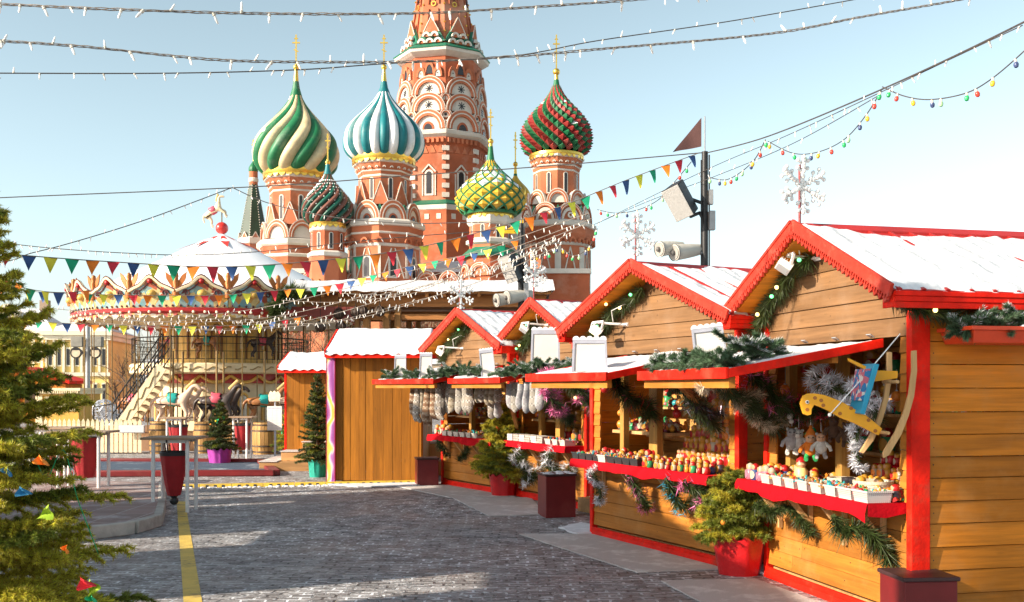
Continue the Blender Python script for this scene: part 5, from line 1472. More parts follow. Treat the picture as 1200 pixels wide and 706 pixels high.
for k in range(6): put('tray', TRP, S4, -.23, -.55 + k * .22, ZC + .008, 'white box in the front row of the farthest counter', 'tray', 'white boxes of the farthest counter')
TC = [LAC_R, LAC_G, LAC_N, C_('amber_wood', (.34, .15, .03)), LAC_P, LAC_W, LAC_O, C_('brown_wood', (.16, .07, .025)), C_('turquoise_lacquer', (.03, .30, .34))]
def trinkets(st, x0, x1, y0, y1, z, n, label, seed, s=.02):
    m = MB(); gg = random.Random(seed); o = st.W((x0 + x1) / 2, (y0 + y1) / 2, z)
    for k in range(int(n * 1.7)):
        x = gg.uniform(x0, x1) - (x0 + x1) / 2; y = gg.uniform(y0, y1) - (y0 + y1) / 2; r = s * gg.uniform(.4, 1.15); mi = gg.randrange(9)
        zz = gg.uniform(0, s * .8)
        if k % 3 == 0: m.ball((x, y, zz + r), r, 8, 6, mi, gg.uniform(.8, 1.3))
        elif k % 3 == 1:
            Mx = Matrix.Translation((x, y, zz + r * .6)) @ Matrix.Rotation(gg.uniform(0, 3), 4, 'Z') @ Matrix.Rotation(gg.uniform(-.5, .5), 4, 'X'); m.bx(-r, r, -r * .6, r * .6, -r * .5, r * .5, mi, Mx)
        else: m.lathe([(r * .7, zz), (r * .8, zz + r), (r * .4, zz + r * 1.5), (r * .5, zz + r * 2.1), (.001, zz + r * 2.6)], 8, (x, y), mi)
    ob = m.build('trinkets', TC, None, loc=o, rot=(0, 0, st.th)); tag(ob, label, 'trinkets', None, 'stuff')
trinkets(S1, -.32, -.15, -1.03, .62, ZC + .05, 260, 'bright painted magnets and trinkets heaped in the white trays of the nearest counter', 1)
trinkets(S1, -.14, .0, -1.03, .15, ZC + .012, 150, 'small painted figures lying behind the white trays of the nearest counter', 2, .026)
trinkets(S2, -.31, -.05, -.02, 1.28, ZC + .06, 260, 'small dark and bright souvenirs laid over the black trays of the second counter', 3, .018)
trinkets(S3, -.3, -.1, -1.0, -.35, ZC + .05, 60, 'small things in the white boxes of the third counter', 4, .022)
trinkets(S4, -.3, -.1, -.65, .9, ZC + .05, 110, 'red and white souvenirs in the boxes of the farthest counter', 5, .028)
for st, nm in ((S2, 'second'), (S3, 'third'), (S4, 'farthest')):
    trinkets(st, .2, .5, .15, st.hw - .2, ZC + .35, 120, 'crowded wooden souvenirs on a board inside the %s stall' % nm, 9, .045)
    b = thing('display_board', 'plain board shelf for souvenirs inside the %s stall' % nm, 'shelf', st.W(0, 0, 0), st.th); m = MB(); m.bx(.15, .55, .1, st.hw - .15, ZC + .31, ZC + .345); m.build('board', W_PALE, b, smooth=False)
def lathe_thing(name, label, cat, loc, parts, group=None):
    o = thing(name, label, cat, loc, 0, group)
    for nm, mt, pr in parts: m = MB(); m.lathe(pr, 22); m.build(nm, mt, o)
    return o
WOV = mat('woven_birch', (.60, .52, .38), .7, .25, 60, .4)
lathe_thing('round_box', 'pale round woven box near the middle of the nearest counter', 'box', S1.W(-.02, -.18, ZC + .006), (('body', WOV, [(.11, 0), (.115, .09), (.118, .09), (.118, .11), (.105, .11), (.1, .03), (.001, .03)]),))
lathe_thing('round_box', 'large yellowed round woven box in front of the stepped figures on the nearest counter', 'box', S1.W(-.02, -.62, ZC + .006), (('body', WOV, [(.14, 0), (.145, .10), (.15, .10), (.15, .125), (.135, .125), (.13, .03), (.001, .03)]),))
for y, lab in ((-.33, 'small black tin left of the big round woven box'), (-.44, 'taller black tin beside the big round woven box')):
    lathe_thing('black_tin', lab, 'tin', S1.W(-.06, y, ZC + .006), (('body', LAC_K, [(.045, 0), (.047, .10), (.048, .102)]), ('lid', LAC_K, [(.049, .103), (.049, .125), (.001, .13)])))
lathe_thing('figure_bottle', 'cream bottle shaped like a figure with a red cap on the nearest counter', 'bottle', S1.W(-.12, .30, ZC + .006), (('body', C_('cream_glaze', (.80, .60, .22)), [(.05, 0), (.056, .03), (.056, .13), (.04, .155)]), ('head', SKIN, [(.03, .156), (.042, .18), (.035, .21)]), ('cap', LAC_R, [(.045, .205), (.04, .225), (.015, .245), (.001, .25)])))
# hanging ornaments and extra stock
def bauble_mesh(r, c):
    m = MB(); m.ball((0, 0, -r * 1.3), r, 12, 9, 0); m.lathe([(r * .3, -r * .35), (r * .3, -r * .1), (.001, -r * .08)], 8, (0, 0), 1); m.tube([(0, 0, -r * .1), (0, 0, .12)], .002, 4, 1)
    return m.mesh('bauble', [c, GREYM])
BC = {'red': (LAC_R, .035), 'golden': (LAC_G, .03), 'green': (LAC_N, .03), 'ivory': (LAC_W, .035), 'orange': (LAC_O, .032)}
BMS = {k: bauble_mesh(r, c) for k, (c, r) in BC.items()}
def baubles(st, n, x0, x1, y0, y1, z0, z1, where, seed):
    gg = random.Random(seed)
    for k in range(n):
        c = gg.choice(list(BC)); o = inst('hanging_bauble', BMS[c], None, st.W(gg.uniform(x0, x1), gg.uniform(y0, y1), gg.uniform(z0, z1)), (0, 0, 0), gg.uniform(.8, 1.5))
        tag(o, '%s bauble hanging %s' % (c, where), 'bauble', '%s baubles %s' % (c, where))
baubles(S1, 22, -.05, .5, -.95, .95, 1.35, 2.0, 'inside the nearest stall', 1)
baubles(S2, 26, -.05, .5, -1.2, 1.2, 1.45, 2.0, 'inside the doll stall', 2)
baubles(S3, 16, -.4, .4, -.95, .95, 1.4, 1.95, 'inside the third stall', 3)
baubles(S4, 14, -.3, .4, -1.0, 1.0, 1.4, 1.9, 'inside the sock stall', 4)
for k in range(26):
    doll(S1, -.08 + .06 * (k % 3), -1.0 + k * .075, ZC + .008, g.choice(['golden', 'red', 'ivory', 'black', 'green', 'orange']), g.uniform(.07, .16), 'in the crowded back rows of the nearest counter')
for k in range(20):
    doll(S2, -.1 + .07 * (k % 3), .05 + k * .06, ZC + .008, g.choice(['golden', 'red', 'black', 'green', 'blue']), g.uniform(.08, .17), 'behind the black trays of the second counter')
trinkets(S1, .0, .12, -1.0, 1.0, ZC + .012, 170, 'crowded carved figures at the back of the nearest counter', 12, .032)
trinkets(S2, -.02, .12, -.0, 1.28, ZC + .012, 150, 'crowded carved figures at the back of the second counter', 13, .03)
trinkets(S1, .72, .92, -1.0, 1.0, 1.526, 140, 'souvenirs crowding the middle back shelf of the nearest stall', 14, .04)
trinkets(S2, .72, .92, -1.25, 1.25, 1.526, 150, 'souvenirs crowding the middle back shelf of the doll stall', 15, .04)
# folded knitwear
KN = [mat('grey_knit', (.42, .38, .34), .95, .2, 40, .6), mat('white_knit', (.66, .63, .58), .95, .15, 40, .6), mat('brown_knit', (.28, .19, .12), .95, .25, 40, .6)]
def fairisle(name, a, b, c):
    m, N, L, B = nodes(name); tc = N.new('ShaderNodeTexCoord').outputs['Object']
    ck = N.new('ShaderNodeTexChecker'); ck.inputs['Scale'].default_value = 34; L.new(tc, ck.inputs['Vector'])
    wv = N.new('ShaderNodeTexWave'); wv.bands_direction = 'Z'; wv.inputs['Scale'].default_value = 3.2; wv.inputs['Distortion'].default_value = .3; L.new(tc, wv.inputs['Vector'])
    ck.inputs['Color1'].default_value = (*a, 1); ck.inputs['Color2'].default_value = (*b, 1)
    L.new(mixc(N, L, mrange(N, L, wv.outputs['Fac'], .45, .55, 0, 1), ck.outputs['Color'], c), B.inputs['Base Color']); B.inputs['Roughness'].default_value = .95
    b_ = N.new('ShaderNodeBump'); b_.inputs['Strength'].default_value = .5; L.new(noise(N, L, tc, 90, 3), b_.inputs['Height']); L.new(b_.outputs[0], B.inputs['Normal'])
    return m
FI = [fairisle('brown_patterned_knit', (.26, .15, .085), (.42, .34, .25), (.19, .10, .055)), fairisle('grey_patterned_knit', (.20, .18, .16), (.40, .37, .33), (.30, .27, .23)), fairisle('cream_patterned_knit', (.36, .30, .21), (.22, .17, .12), (.40, .34, .26)), fairisle('pale_patterned_knit', (.32, .31, .31), (.48, .46, .46), (.38, .36, .37)), fairisle('dark_patterned_knit', (.2, .17, .15), (.55, .5, .45), (.32, .27, .22))]
for k in range(6):
    m = MB(); gg = random.Random(k); n = 3
    for q in range(n):
        z = q * .035; e = gg.uniform(-.01, .01); m.tube([(-.11, e, z + .018), (0, e, z + .02), (.11, e, z + .018)], [.017, .019, .017], 8); m.bx(-.11, .11, -.09 + e, .09 + e, z + .003, z + .033)
    put('folded_knitwear', m.mesh('knit', KN[k % 2], True), S3, -.2, -.2 + k * .2, ZC + .008, 'folded grey knitwear on the left half of the third counter', 'knitwear', 'folded knitwear')
def sock_mesh(ln, w, matl, seed, mitten):
    g = random.Random(seed); m = MB(); n = 14
    pr = [(0, .80), (.1, .84), (.3, .9), (.5, 1.0), (.65, 1.08), (.8, 1.05), (.9, .85), (.97, .5), (1, .12)]
    vs = []; fs = []; K = 16
    for i in range(K + 1):
        t = i / K; r = interp(pr, t) * w / 2
        for k in range(n):
            a = 2 * PI * k / n; vs.append((r * math.cos(a), r * .45 * math.sin(a) + .012 * math.sin(t * 9 + seed), -t * ln))
    for i in range(K):
        for k in range(n): fs.append((i * n + k, (i + 1) * n + k, (i + 1) * n + (k + 1) % n, i * n + (k + 1) % n))
    m.add(vs, fs)
    if mitten: m.tube([(w * .3, 0, -ln * .5), (w * .55, 0, -ln * .6), (w * .62, 0, -ln * .74)], [w * .2, w * .17, w * .08], 8)
    else: m.tube([(0, 0, -ln * .82), (w * .35, 0, -ln * .93), (w * .75, 0, -ln * 1.0)], [w * .42, w * .38, w * .2], 8)
    return m.mesh('knit_tube', matl)
def hung_row(st, label, pxs, py0, lnpx, xl, mats, mit, seed, hang=True):
    P0 = st.pt(pxs[0], py0, xl); k = P0.y / F; g = random.Random(seed)
    Q1 = st.pt(pxs[-1], py0, xl); mid = (P0 + Q1) / 2
    ho = thing('hanger', 'wire hanger holding the ' + label.split(' hang')[0] + 's', 'hanger', mid, 0, None)
    m = MB(); m.tube([P0 - mid + Vector((0, 0, .005)), Vector((0, 0, .09)), Q1 - mid + Vector((0, 0, .005)), P0 - mid + Vector((0, 0, .005))], .005, 5); m.tube([(0, 0, .085), (0, 0, .14), (.02, 0, .16), (.03, 0, .14)], .004, 5); m.build('wire', GREYM, ho)
    for i, x in enumerate(pxs):
        P = st.pt(x, py0, xl)
        me = sock_mesh(lnpx * k * g.uniform(.88, 1.1), .125, mats[i % len(mats)], i, mit)
        tag(inst('mitten' if mit else 'sock', me, None, P + Vector((0, g.uniform(-.05, .05), g.uniform(-.02, .01))), (g.uniform(-.08, .08), g.uniform(-.09, .09), R(g.uniform(-30, 30)))), label, 'mitten' if mit else 'sock', label.split(' hang')[0] + 's')
hung_row(S4, 'brown patterned sock hanging at the left end of the farthest awning', [484, 490, 496, 502, 508, 513], 449, 43, -1.05, [FI[0], FI[4], FI[2], FI[0]], False, 1)
hung_row(S4, 'grey patterned mitten hanging under the middle of the farthest awning', [520, 526, 532, 538, 544, 550], 448, 36, -.9, [FI[1], FI[4], FI[2], FI[1]], True, 2)
hung_row(S4, 'cream patterned mitten hanging under the right end of the farthest awning', [560, 566, 572, 578, 584], 449, 25, -.75, [FI[2], FI[4], FI[2]], True, 3)
hung_row(S3, 'pale grey mitten hanging under the left end of the third awning', [597, 604, 611, 618, 625, 632], 449, 32, -1.0, [FI[3], FI[1], FI[3]], True, 4)
hung_row(S4, 'small dark mitten dangling below the cream mittens at the farthest stall', [575, 583], 470, 20, -.6, [FI[4], FI[3]], True, 6)

# plush animals
PL = {'white': mat('white_plush', (.74, .71, .66), .95, .12, 30, .7), 'grey': mat('grey_plush', (.45, .42, .42), .95, .15, 30, .7), 'brown': mat('brown_plush', (.09, .045, .025), .95, .25, 30, .7), 'orange': mat('orange_plush', (.78, .20, .02), .9, .1, 30, .5), 'green': mat('green_plush', (.03, .33, .09), .9, .1, 30, .5), 'skin': mat('skin_plush', (.72, .42, .26), .9, .1, 30, .5)}
def plush(label, px, py, xl, h, body, head, limb, cap=None, st=S1, tilt=0):
    P = st.pt(px, py, xl)
    o = thing('plush_toy', label, 'plush toy', P, R(-15), 'plush toys at the nearest stall')
    m = MB(); m.ball((0, 0, -h * .62), h * .26, 14, 10, 0, 1.25)
    for sx in (-1, 1): m.tube([(sx * h * .16, -.01, -h * .48), (sx * h * .34, -.03, -h * .62), (sx * h * .40, -.03, -h * .8)], [h * .09, h * .085, h * .07], 8, 0)
    m.build('body', PL[body], o)
    m = MB(); m.ball((0, -.015, -h * .26), h * .2, 14, 10); m.ball((0, -.015 - h * .19, -h * .30), h * .08, 10, 8); m.build('head', PL[head], o)
    for sx in (-1, 1):
        m = MB(); m.tube([(sx * h * .12, 0, -h * .82), (sx * h * .16, -.02, -h * 1.0), (sx * h * .18, -.06, -h * 1.05)], [h * .1, h * .09, h * .085], 8); m.build('leg', PL[limb], o); m = MB(); m.ball((sx * h * .16, -.0, -h * .10), h * .07, 8, 6); m.build('ear', PL[limb], o)
    if cap: m = MB(); m.lathe([(h * .23, -h * .2), (h * .2, -h * .08), (h * .1, h * .08), (.002, h * .18)], 16); m.ball((0, 0, h * .18), h * .07, 8, 6); m.build('hat', PL[cap], o)
    m = MB()
    for sx in (-1, 1): m = MB(); m.ball((sx * h * .08, -.015 - h * .185, -h * .22), h * .028, 8, 6); m.build('eye', LAC_K, o)
    m = MB(); m.tube([(0, 0, 0), (0, 0, .12)], .003, 4); m.build('loop', WHITE, o)
plush('grey and white plush animal hanging at the left of the nearest stall', 928, 500, -.1, .22, 'grey', 'grey', 'white')
plush('white plush animal hanging left of the gnome at the nearest stall', 936, 502, -.05, .20, 'white', 'white', 'white')
plush('plush gnome in an orange hat with green boots hanging at the nearest stall', 950, 506, -.12, .22, 'orange', 'skin', 'green', 'orange')
plush('white plush sheep hanging right of the orange hatted gnome', 962, 506, -.08, .20, 'white', 'skin', 'grey')
plush('brown plush bear hanging below the giraffe rocker', 977, 488, -.1, .19, 'brown', 'brown', 'brown')
plush('second brown plush bear hanging lower, nearer the giraffe rockers', 993, 494, -.12, .18, 'brown', 'brown', 'brown')
for px, py, lab in ((914, 494, 'small white pompom ornament hanging at the far left of the nearest stall'), (926, 488, 'small white pompom ornament hanging above the grey plush animal')):
    o = thing('pompom_ornament', lab, 'ornament', S1.pt(px, py, -.15)); m = MB(); m.ball((0, 0, 0), .03, 10, 8); m.ball((.01, 0, -.045), .022, 10, 8); m.build('pompom', PL['white'], o); m = MB(); m.tube([(0, 0, .02), (0, 0, .2)], .003, 4); m.build('string', WHITE, o)

# giraffe rocking toy (outline measured from the photo, 3 cm thick, hanging at the near end)
gy = 7.22; k = gy / F
GP = at(1000, 470, gy)
gi = thing('giraffe_rocker', 'orange giraffe rocking toy with blue seat hanging tipped up at the nearest stall', 'rocking toy', GP)
def G2(pts): return [((x - 1000) * k, (470 - y) * k) for x, y in pts]
UX, UY = (1, 0, 0), (0, 0, 1)
def crop(pts): return [(840 + x / 4.154, 390 + y / 4.154) for x, y in pts]
ORG = mat('orange_painted_wood', (.80, .36, .015), .45, .08, 10, .05)
def dots():
    m, N, L, B = nodes('dotted_cushion'); tc = N.new('ShaderNodeTexCoord').outputs['Object']; vo = N.new('ShaderNodeTexVoronoi'); vo.inputs['Scale'].default_value = 34; L.new(tc, vo.inputs['Vector'])
    sp = N.new('ShaderNodeSeparateColor'); L.new(vo.outputs['Color'], sp.inputs[0]); c = mixc(N, L, mrange(N, L, sp.outputs[0], .45, .46, 0, 1), (.03, .16, .34), (.50, .12, .16)); c = mixc(N, L, mrange(N, L, sp.outputs[1], .72, .73, 0, 1), c, (.62, .56, .5))
    L.new(c, B.inputs['Base Color']); B.inputs['Roughness'].default_value = .85; return m
DOTC = dots(); BLU = mat('blue_painted_wood', (.02, .27, .42), .45, .1, 10, .05); BRN = mat('brown_paint_spot', (.36, .12, .02), .5, .1, 10, 0)
body = crop([(418, 308), (440, 297), (475, 296), (520, 303), (560, 318), (610, 338), (660, 368), (720, 400), (770, 440), (803, 468), (785, 500), (740, 478), (700, 458), (665, 440), (600, 415), (540, 380), (500, 362), (472, 352), (460, 372), (458, 398), (440, 404), (420, 396), (412, 372), (405, 345)])
m = MB(); m.prism(G2(body), (0, .015, 0), UX, UY, .03); m.build('body', ORG, gi, smooth=False, bevel=.003)
m = MB()
for x, y in ((475, 318), (515, 354), (596, 394), (650, 368), (735, 426), (768, 478), (437, 375), (505, 330)):
    (u, v), = G2(crop([(x, y)])); m.prism([(u + .014 * math.cos(a * PI / 6), v + .013 * math.sin(a * PI / 6)) for a in range(12)], (0, -.013, 0), UX, UY, .004)
m.build('spots', BRN, gi, smooth=False)
m = MB()
for x, y, r in ((437, 338, .013),):
    (u, v), = G2(crop([(x, y)])); m.prism([(u + r * math.cos(a * PI / 6), v + r * math.sin(a * PI / 6)) for a in range(12)], (0, -.0135, 0), UX, UY, .005)
    m.prism([(u + r * .55 * math.cos(a * PI / 6), v + r * .55 * math.sin(a * PI / 6)) for a in range(12)], (0, -.0178, 0), UX, UY, .004, 1)
m.build('eye', [WHITE, LAC_K], gi, smooth=False)
m = MB(); m.prism(G2(crop([(740, 182), (890, 187), (888, 222), (735, 244)])), (0, .06, 0), UX, UY, .03); m.prism(G2(crop([(645, 124), (660, 130), (735, 165), (728, 182), (650, 140)])), (0, .05, 0), UX, UY, .03); m.build('backrest', ORG, gi, smooth=False, bevel=.003)
m = MB(); m.prism(G2(crop([(735, 152), (760, 156), (690, 398), (668, 392)])), (0, .13, 0), UX, UY, .26); m.build('seat', BLU, gi, smooth=False, bevel=.004)
m = MB(); m.prism(G2(crop([(700, 178), (730, 176), (690, 330), (672, 330)])), (0, .11, 0), UX, UY, .22); m.build('cushion', DOTC, gi, smooth=False)
for dy, pts in ((.14, [(862, 90), (886, 92), (888, 200), (868, 330), (835, 440), (795, 530), (745, 595), (726, 588), (775, 510), (815, 420), (845, 320), (862, 200)]), (-.14, [(910, 92), (932, 90), (934, 190), (920, 310), (895, 400), (860, 490), (800, 590), (775, 605), (772, 580), (830, 480), (870, 390), (895, 300), (910, 190)])):
    m = MB(); m.prism(G2(crop(pts)), (0, dy + .014, 0), UX, UY, .028); m.build('rocker', W_PALE, gi, smooth=False, bevel=.003)
for x, y in ((845, 240), (800, 485)):
    m = MB(); (u, v), = G2(crop([(x, y)])); m.tube([(u, -.14, v), (u, .14, v)], .012, 8); m.build('crossbar', W_PALE, gi)
m = MB(); a = Vector((G2(crop([(900, 5)]))[0][0], .03, G2(crop([(900, 5)]))[0][1])); b = Vector((G2(crop([(545, 400)]))[0][0], -.02, G2(crop([(545, 400)]))[0][1])); m.tube([a, a.lerp(b, .5) + Vector((0, -.02, 0)), b], .0042, 6); m.ball(b, .014, 8, 6); m.build('rope', WHITE, gi)
# ================================================================== boarded sheds
def vplanks(m, x0, x1, y, z0, z1, w=.14, seed=0, out=-1, axis='x'):
    g = random.Random(seed); x = x0
    while x < x1 - .01:
        xx = min(x + w * g.uniform(.8, 1.25), x1); th = .026 + g.uniform(-.004, .004)
        a, b = sorted((y, y + out * th))
        if axis == 'x': m.bx(x + .002, xx - .002, a, b, z0, z1)
        else: m.bx(a, b, x + .002, xx - .002, z0, z1)
        x = xx
def shed(label, x0, x1, y0, depth, ze, zr, mural, seed, roofd):
    root = thing('boarded_shed', label, 'shed', (x0, y0, 0), 0, 'boarded sheds at the end of the street')
    w = x1 - x0
    m = MB(); vplanks(m, 0, w, 0, .04, ze - .02, .15, seed, -1); m.build('front_wall', W_VERT, root, smooth=False, bevel=.003)
    m = MB(); vplanks(m, 0, depth, 0, .04, ze, .15, seed + 1, -1, 'y'); m.prism([(0, ze), (depth, ze), (roofd, zr - .04)], (-.002, 0, 0), (0, 1, 0), (0, 0, 1), .02); m.build('side_wall', W_VERT, root, smooth=False)
    m = MB(); vplanks(m, 0, depth, w, .04, ze, .15, seed + 2, 1, 'y'); m.prism([(0, ze), (depth, ze), (roofd, zr - .04)], (w - .018, 0, 0), (0, 1, 0), (0, 0, 1), .02)
    m.build('side_wall', W_VERT, root, smooth=False)
    m = MB(); vplanks(m, 0, w, depth, .04, ze, .15, seed + 3, 1); m.build('back_wall', W_VERT, root, smooth=False)
    m = MB(); o = .14
    m.hexa([(-o, -.22, ze - .06), (w + o, -.22, ze - .06), (w + o, roofd, zr - .04), (-o, roofd, zr - .04), (-o, -.22, ze - .02), (w + o, -.22, ze - .02), (w + o, roofd, zr), (-o, roofd, zr)])
    m.hexa([(-o, roofd, zr - .04), (w + o, roofd, zr - .04), (w + o, depth + .2, ze - .06), (-o, depth + .2, ze - .06), (-o, roofd, zr), (w + o, roofd, zr), (w + o, depth + .2, ze - .02), (-o, depth + .2, ze - .02)])
    rf = m.build('roof', ROOFRED, root, smooth=False)
    m = MB(); m.bx(-o, w + o, -.245, -.222, ze - .12, ze - .035)
    for sx in (-o - .022, w + o):
        m.beam((sx + .011, -.24, ze - .045), (sx + .011, roofd, zr - .02), .022, .13, 0, (0, 0, 1)); m.beam((sx + .011, depth + .2, ze - .045), (sx + .011, roofd, zr - .02), .022, .13, 0, (0, 0, 1))
    m.build('fascia', RED, root, smooth=False)
    vs = []; fs = []; nx, nv = 60, 16
    for sgn, ya, yb in ((0, roofd, -.24), (1, roofd, depth + .2)):
        b = len(vs)
        for i in range(nx + 1):
            for j in range(nv + 1):
                u = i / nx; v = j / nv; x = -o + (w + 2 * o) * u; y = ya + (yb - ya) * v
                h = .055 + .025 * mnoise.noise(Vector((x * 2, v * 2, seed))) + .012 * mnoise.noise(Vector((x * 9, v * 9, seed)))
                if j == nv: h = -.035 + .014 * math.sin(x * 33) + .02 * mnoise.noise(Vector((x * 6, 1, seed)))
                if i in (0, nx): h = min(h, .01)
                vs.append((x, y - (.03 if (j >= nv - 1 and sgn == 0) else 0), zr + (ze - .02 - zr) * v + h))
        for i in range(nx):
            for j in range(nv): q = (b + i * (nv + 1) + j, b + i * (nv + 1) + j + 1, b + (i + 1) * (nv + 1) + j + 1, b + (i + 1) * (nv + 1) + j); fs.append(q if sgn == 0 else q[::-1])
    m = MB(); m.add(vs, fs); m.build('roof_snow', SNOW, rf, angle=70)
    m = MB(); m.bx(-.045, .0, -.03, .05, .0, ze); m.build('corner_trim', RED, root, smooth=False)
    if mural:
        m, N, L, B = nodes('painted_mural'); tc = N.new('ShaderNodeTexCoord').outputs['Object']
        wv = N.new('ShaderNodeTexWave'); wv.inputs['Scale'].default_value = 1.1; wv.inputs['Distortion'].default_value = 9; wv.inputs['Detail'].default_value = 2; L.new(tc, wv.inputs['Vector'])
        rp = N.new('ShaderNodeValToRGB'); e = rp.color_ramp.elements; e[0].position = .0; e[0].color = (.28, .06, .26, 1); e[1].position = .95; e[1].color = (.72, .50, .08, 1)
        for p, c in ((.45, (.40, .16, .42, 1)), (.62, (.62, .42, .55, 1)), (.8, (.70, .62, .5, 1))): q = e.new(p); q.color = c
        L.new(wv.outputs['Fac'], rp.inputs[0]); L.new(rp.outputs[0], B.inputs['Base Color']); B.inputs['Roughness'].default_value = .5
        mb = MB(); mb.bx(-.05, -.001, -.10, -.034, .02, ze - .12); mb.bx(-.155, -.052, -.035, -.012, .02, ze - .12); mb.build('mural_panel', m, root, smooth=False)
        mb = MB(); mb.bx(-.165, -.156, -.04, -.005, .0, ze - .1); mb.bx(.001, .012, -.10, -.034, .0, ze - .1); mb.bx(-.165, .012, -.11, -.01, ze - .119, ze - .10); mb.build('mural_frame', mat('crimson_paint', (.42, .02, .06), .45, .1, 5, 0), root, smooth=False)
    return root
ya = 18.95
shed('tall shed of upright boards with a painted panel on its left edge', (393 - CX) / F * ya, (494 - CX) / F * ya, ya, 2.2, 2.42, 2.86, True, 3, 1.1)
yb = 22.5
shed('lower shed of upright boards behind the dark fir, set back left of the tall shed', (336 - CX) / F * yb, (392 - CX) / F * yb, yb, 1.8, 2.2, 2.52, False, 9, .9)
# wooden steps with carpet treads, bench ledge
st_ = thing('wooden_steps', 'three wooden steps with grey treads left of the teal potted fir', 'steps', gnd(305, 552), 0)
m = MB(); tm = MB()
for q in range(3):
    m.bx(q * .38, 1.5, q * .36 - .1 + .0, 1.5 - .002 * q, (q * .19 if q else 0) + .001 * q, (q + 1) * .19)
    tm.bx(q * .38 - .02, q * .38 + (.38 if q < 2 else 1.0), q * .36 - .12, 1.49 - .01 * q, (q + 1) * .19 + .002, (q + 1) * .19 + .02)
m.build('frame', W_STEP, st_, smooth=False, bevel=.006); tm.build('tread', MATM, st_, smooth=False, bevel=.004)
lb = thing('bench', 'pale bench with snow on its ledges in the gap right of the tall boarded shed', 'bench', ((509 - CX) / F * 20.5, 20.5, 0), R(5))
m = MB(); m.bx(-.7, .6, 0, .4, .0, .28); m.bx(-.7, .6, .2, .5, .281, .62); m.build('seat', W_PALE, lb, smooth=False, bevel=.01)
m = MB(); m.bx(-.69, .59, .01, .19, .282, .33); m.bx(-.69, .59, .21, .49, .622, .68); m.build('snow', SNOW, lb, smooth=False, bevel=.02)

# ================================================================== timber pavilion
Yp = 30.0
def PX(px, Y=Yp): return (px - CX) / F * Y
def PZ(py, Y=Yp): return H + (HY - py) / F * Y
pav = thing('pavilion', 'open timber pavilion with thick snow on its long roof behind the stalls', 'pavilion', (0, Yp, 0))
m = MB(); m.hexa([(PX(352), -.6, PZ(345)), (PX(645), -.6, PZ(347)), (PX(645), 3.4, PZ(335)), (PX(352), 3.4, PZ(335)), (PX(352), -.6, PZ(341)), (PX(645), -.6, PZ(343)), (PX(645), 3.4, PZ(331)), (PX(352), 3.4, PZ(331))])
m.hexa([(PX(352), 3.4, PZ(335)), (PX(645), 3.4, PZ(335)), (PX(645), 7.4, PZ(345)), (PX(352), 7.4, PZ(345)), (PX(352), 3.4, PZ(331)), (PX(645), 3.4, PZ(331)), (PX(645), 7.4, PZ(341)), (PX(352), 7.4, PZ(341))])
rf = m.build('roof', W_BEAM, pav, smooth=False)
vs = []; fs = []; nx, nv = 140, 20
for i in range(nx + 1):
    for j in range(nv + 1):
        x = PX(352) - .1 + (PX(645) - PX(352) + .2) * i / nx; v = j / nv; y = -.68 + 8.1 * v; zb = PZ(341) + (PZ(331) - PZ(341)) * (1 - abs(y - 3.4) / 4.1)
        h = .22 + .10 * mnoise.noise(Vector((x * .7, v * 2, 3))) + .04 * mnoise.noise(Vector((x * 2.7, v * 7, 3)))
        if j == 0: h = -.08 + .06 * mnoise.noise(Vector((x * 3, 1, 1)))
        if j == 1: y = -.70
        if j == nv or i in (0, nx): h = -.05
        vs.append((x, y, zb + h))
for i in range(nx):
    for j in range(nv): fs.append((i * (nv + 1) + j, (i + 1) * (nv + 1) + j, (i + 1) * (nv + 1) + j + 1, i * (nv + 1) + j + 1))
m = MB(); m.add(vs, fs); m.build('roof_snow', SNOW, rf, angle=75)
for yy in (0, 6.6):
    m = MB(); m.bx(PX(356), PX(640), yy - .12, yy + .12, PZ(360), PZ(346)); m.build('beam', W_BEAM, pav, smooth=False)
    m = MB(); m.bx(PX(420), PX(640), yy - .08, yy + .08, PZ(375), PZ(368.5)); m.build('beam', W_BEAM, pav, smooth=False)
m = MB(); m.bx(PX(338), PX(425), -.3, -.16, PZ(372), PZ(360.5)); m.build('valance_board', mat('dark_red_board', (.22, .04, .025), .6), pav, smooth=False)
for i, (a, b) in enumerate(((416, 422), (426, 434), (449, 457), (463, 470), (546, 554), (620, 627))):
    for yy in (0, 6.6):
        m = MB(); m.bx(PX(a), PX(b), yy - .13, yy + .13, 0, PZ(360.5)); m.build('post', wood('dark_post_wood', (.34, .16, .05), 2), pav, smooth=False, bevel=.01)
for k in range(14):
    m = MB(); x = PX(362 + k * 20); m.beam((x, -.55, PZ(347.5)), (x, 3.4, PZ(338)), .09, .12); m.build('rafter', W_BEAM, pav, smooth=False)
m = MB(); m.bx(PX(505), PX(512), -.2, -.13, PZ(351), PZ(342)); m.build('bracket', W_BEAM, pav, smooth=False)
for px, py in ((375.5, 383), (399.5, 383), (397, 368), (417, 366.5), (425, 365), (445, 365)):
    o = thing('hanging_ornament', 'dark round openwork ornament hung under the timber pavilion roof', 'ornament', (PX(px, 29.6), 29.6, PZ(py, 29.6)), 0, 'dark round ornaments under the pavilion')
    m = MB(); m.ball((0, 0, 0), .145, 14, 10); m.lathe([(.03, .13), (.03, .18)], 8)
    for q in range(6): a = q * PI / 3; m.tube([(.15 * math.cos(a) * math.sin(PI * t / 8), .15 * math.sin(a) * math.sin(PI * t / 8), .15 * math.cos(PI * t / 8)) for t in range(9)], .014, 4)
    m.build('ball', mat('dark_bronze', (.05, .03, .02), .5, .3, 20, .3), o); m = MB(); m.tube([(0, 0, .17), (0, 0, PZ(346) - PZ(py))], .008, 4); m.build('cord', BLACK, o)
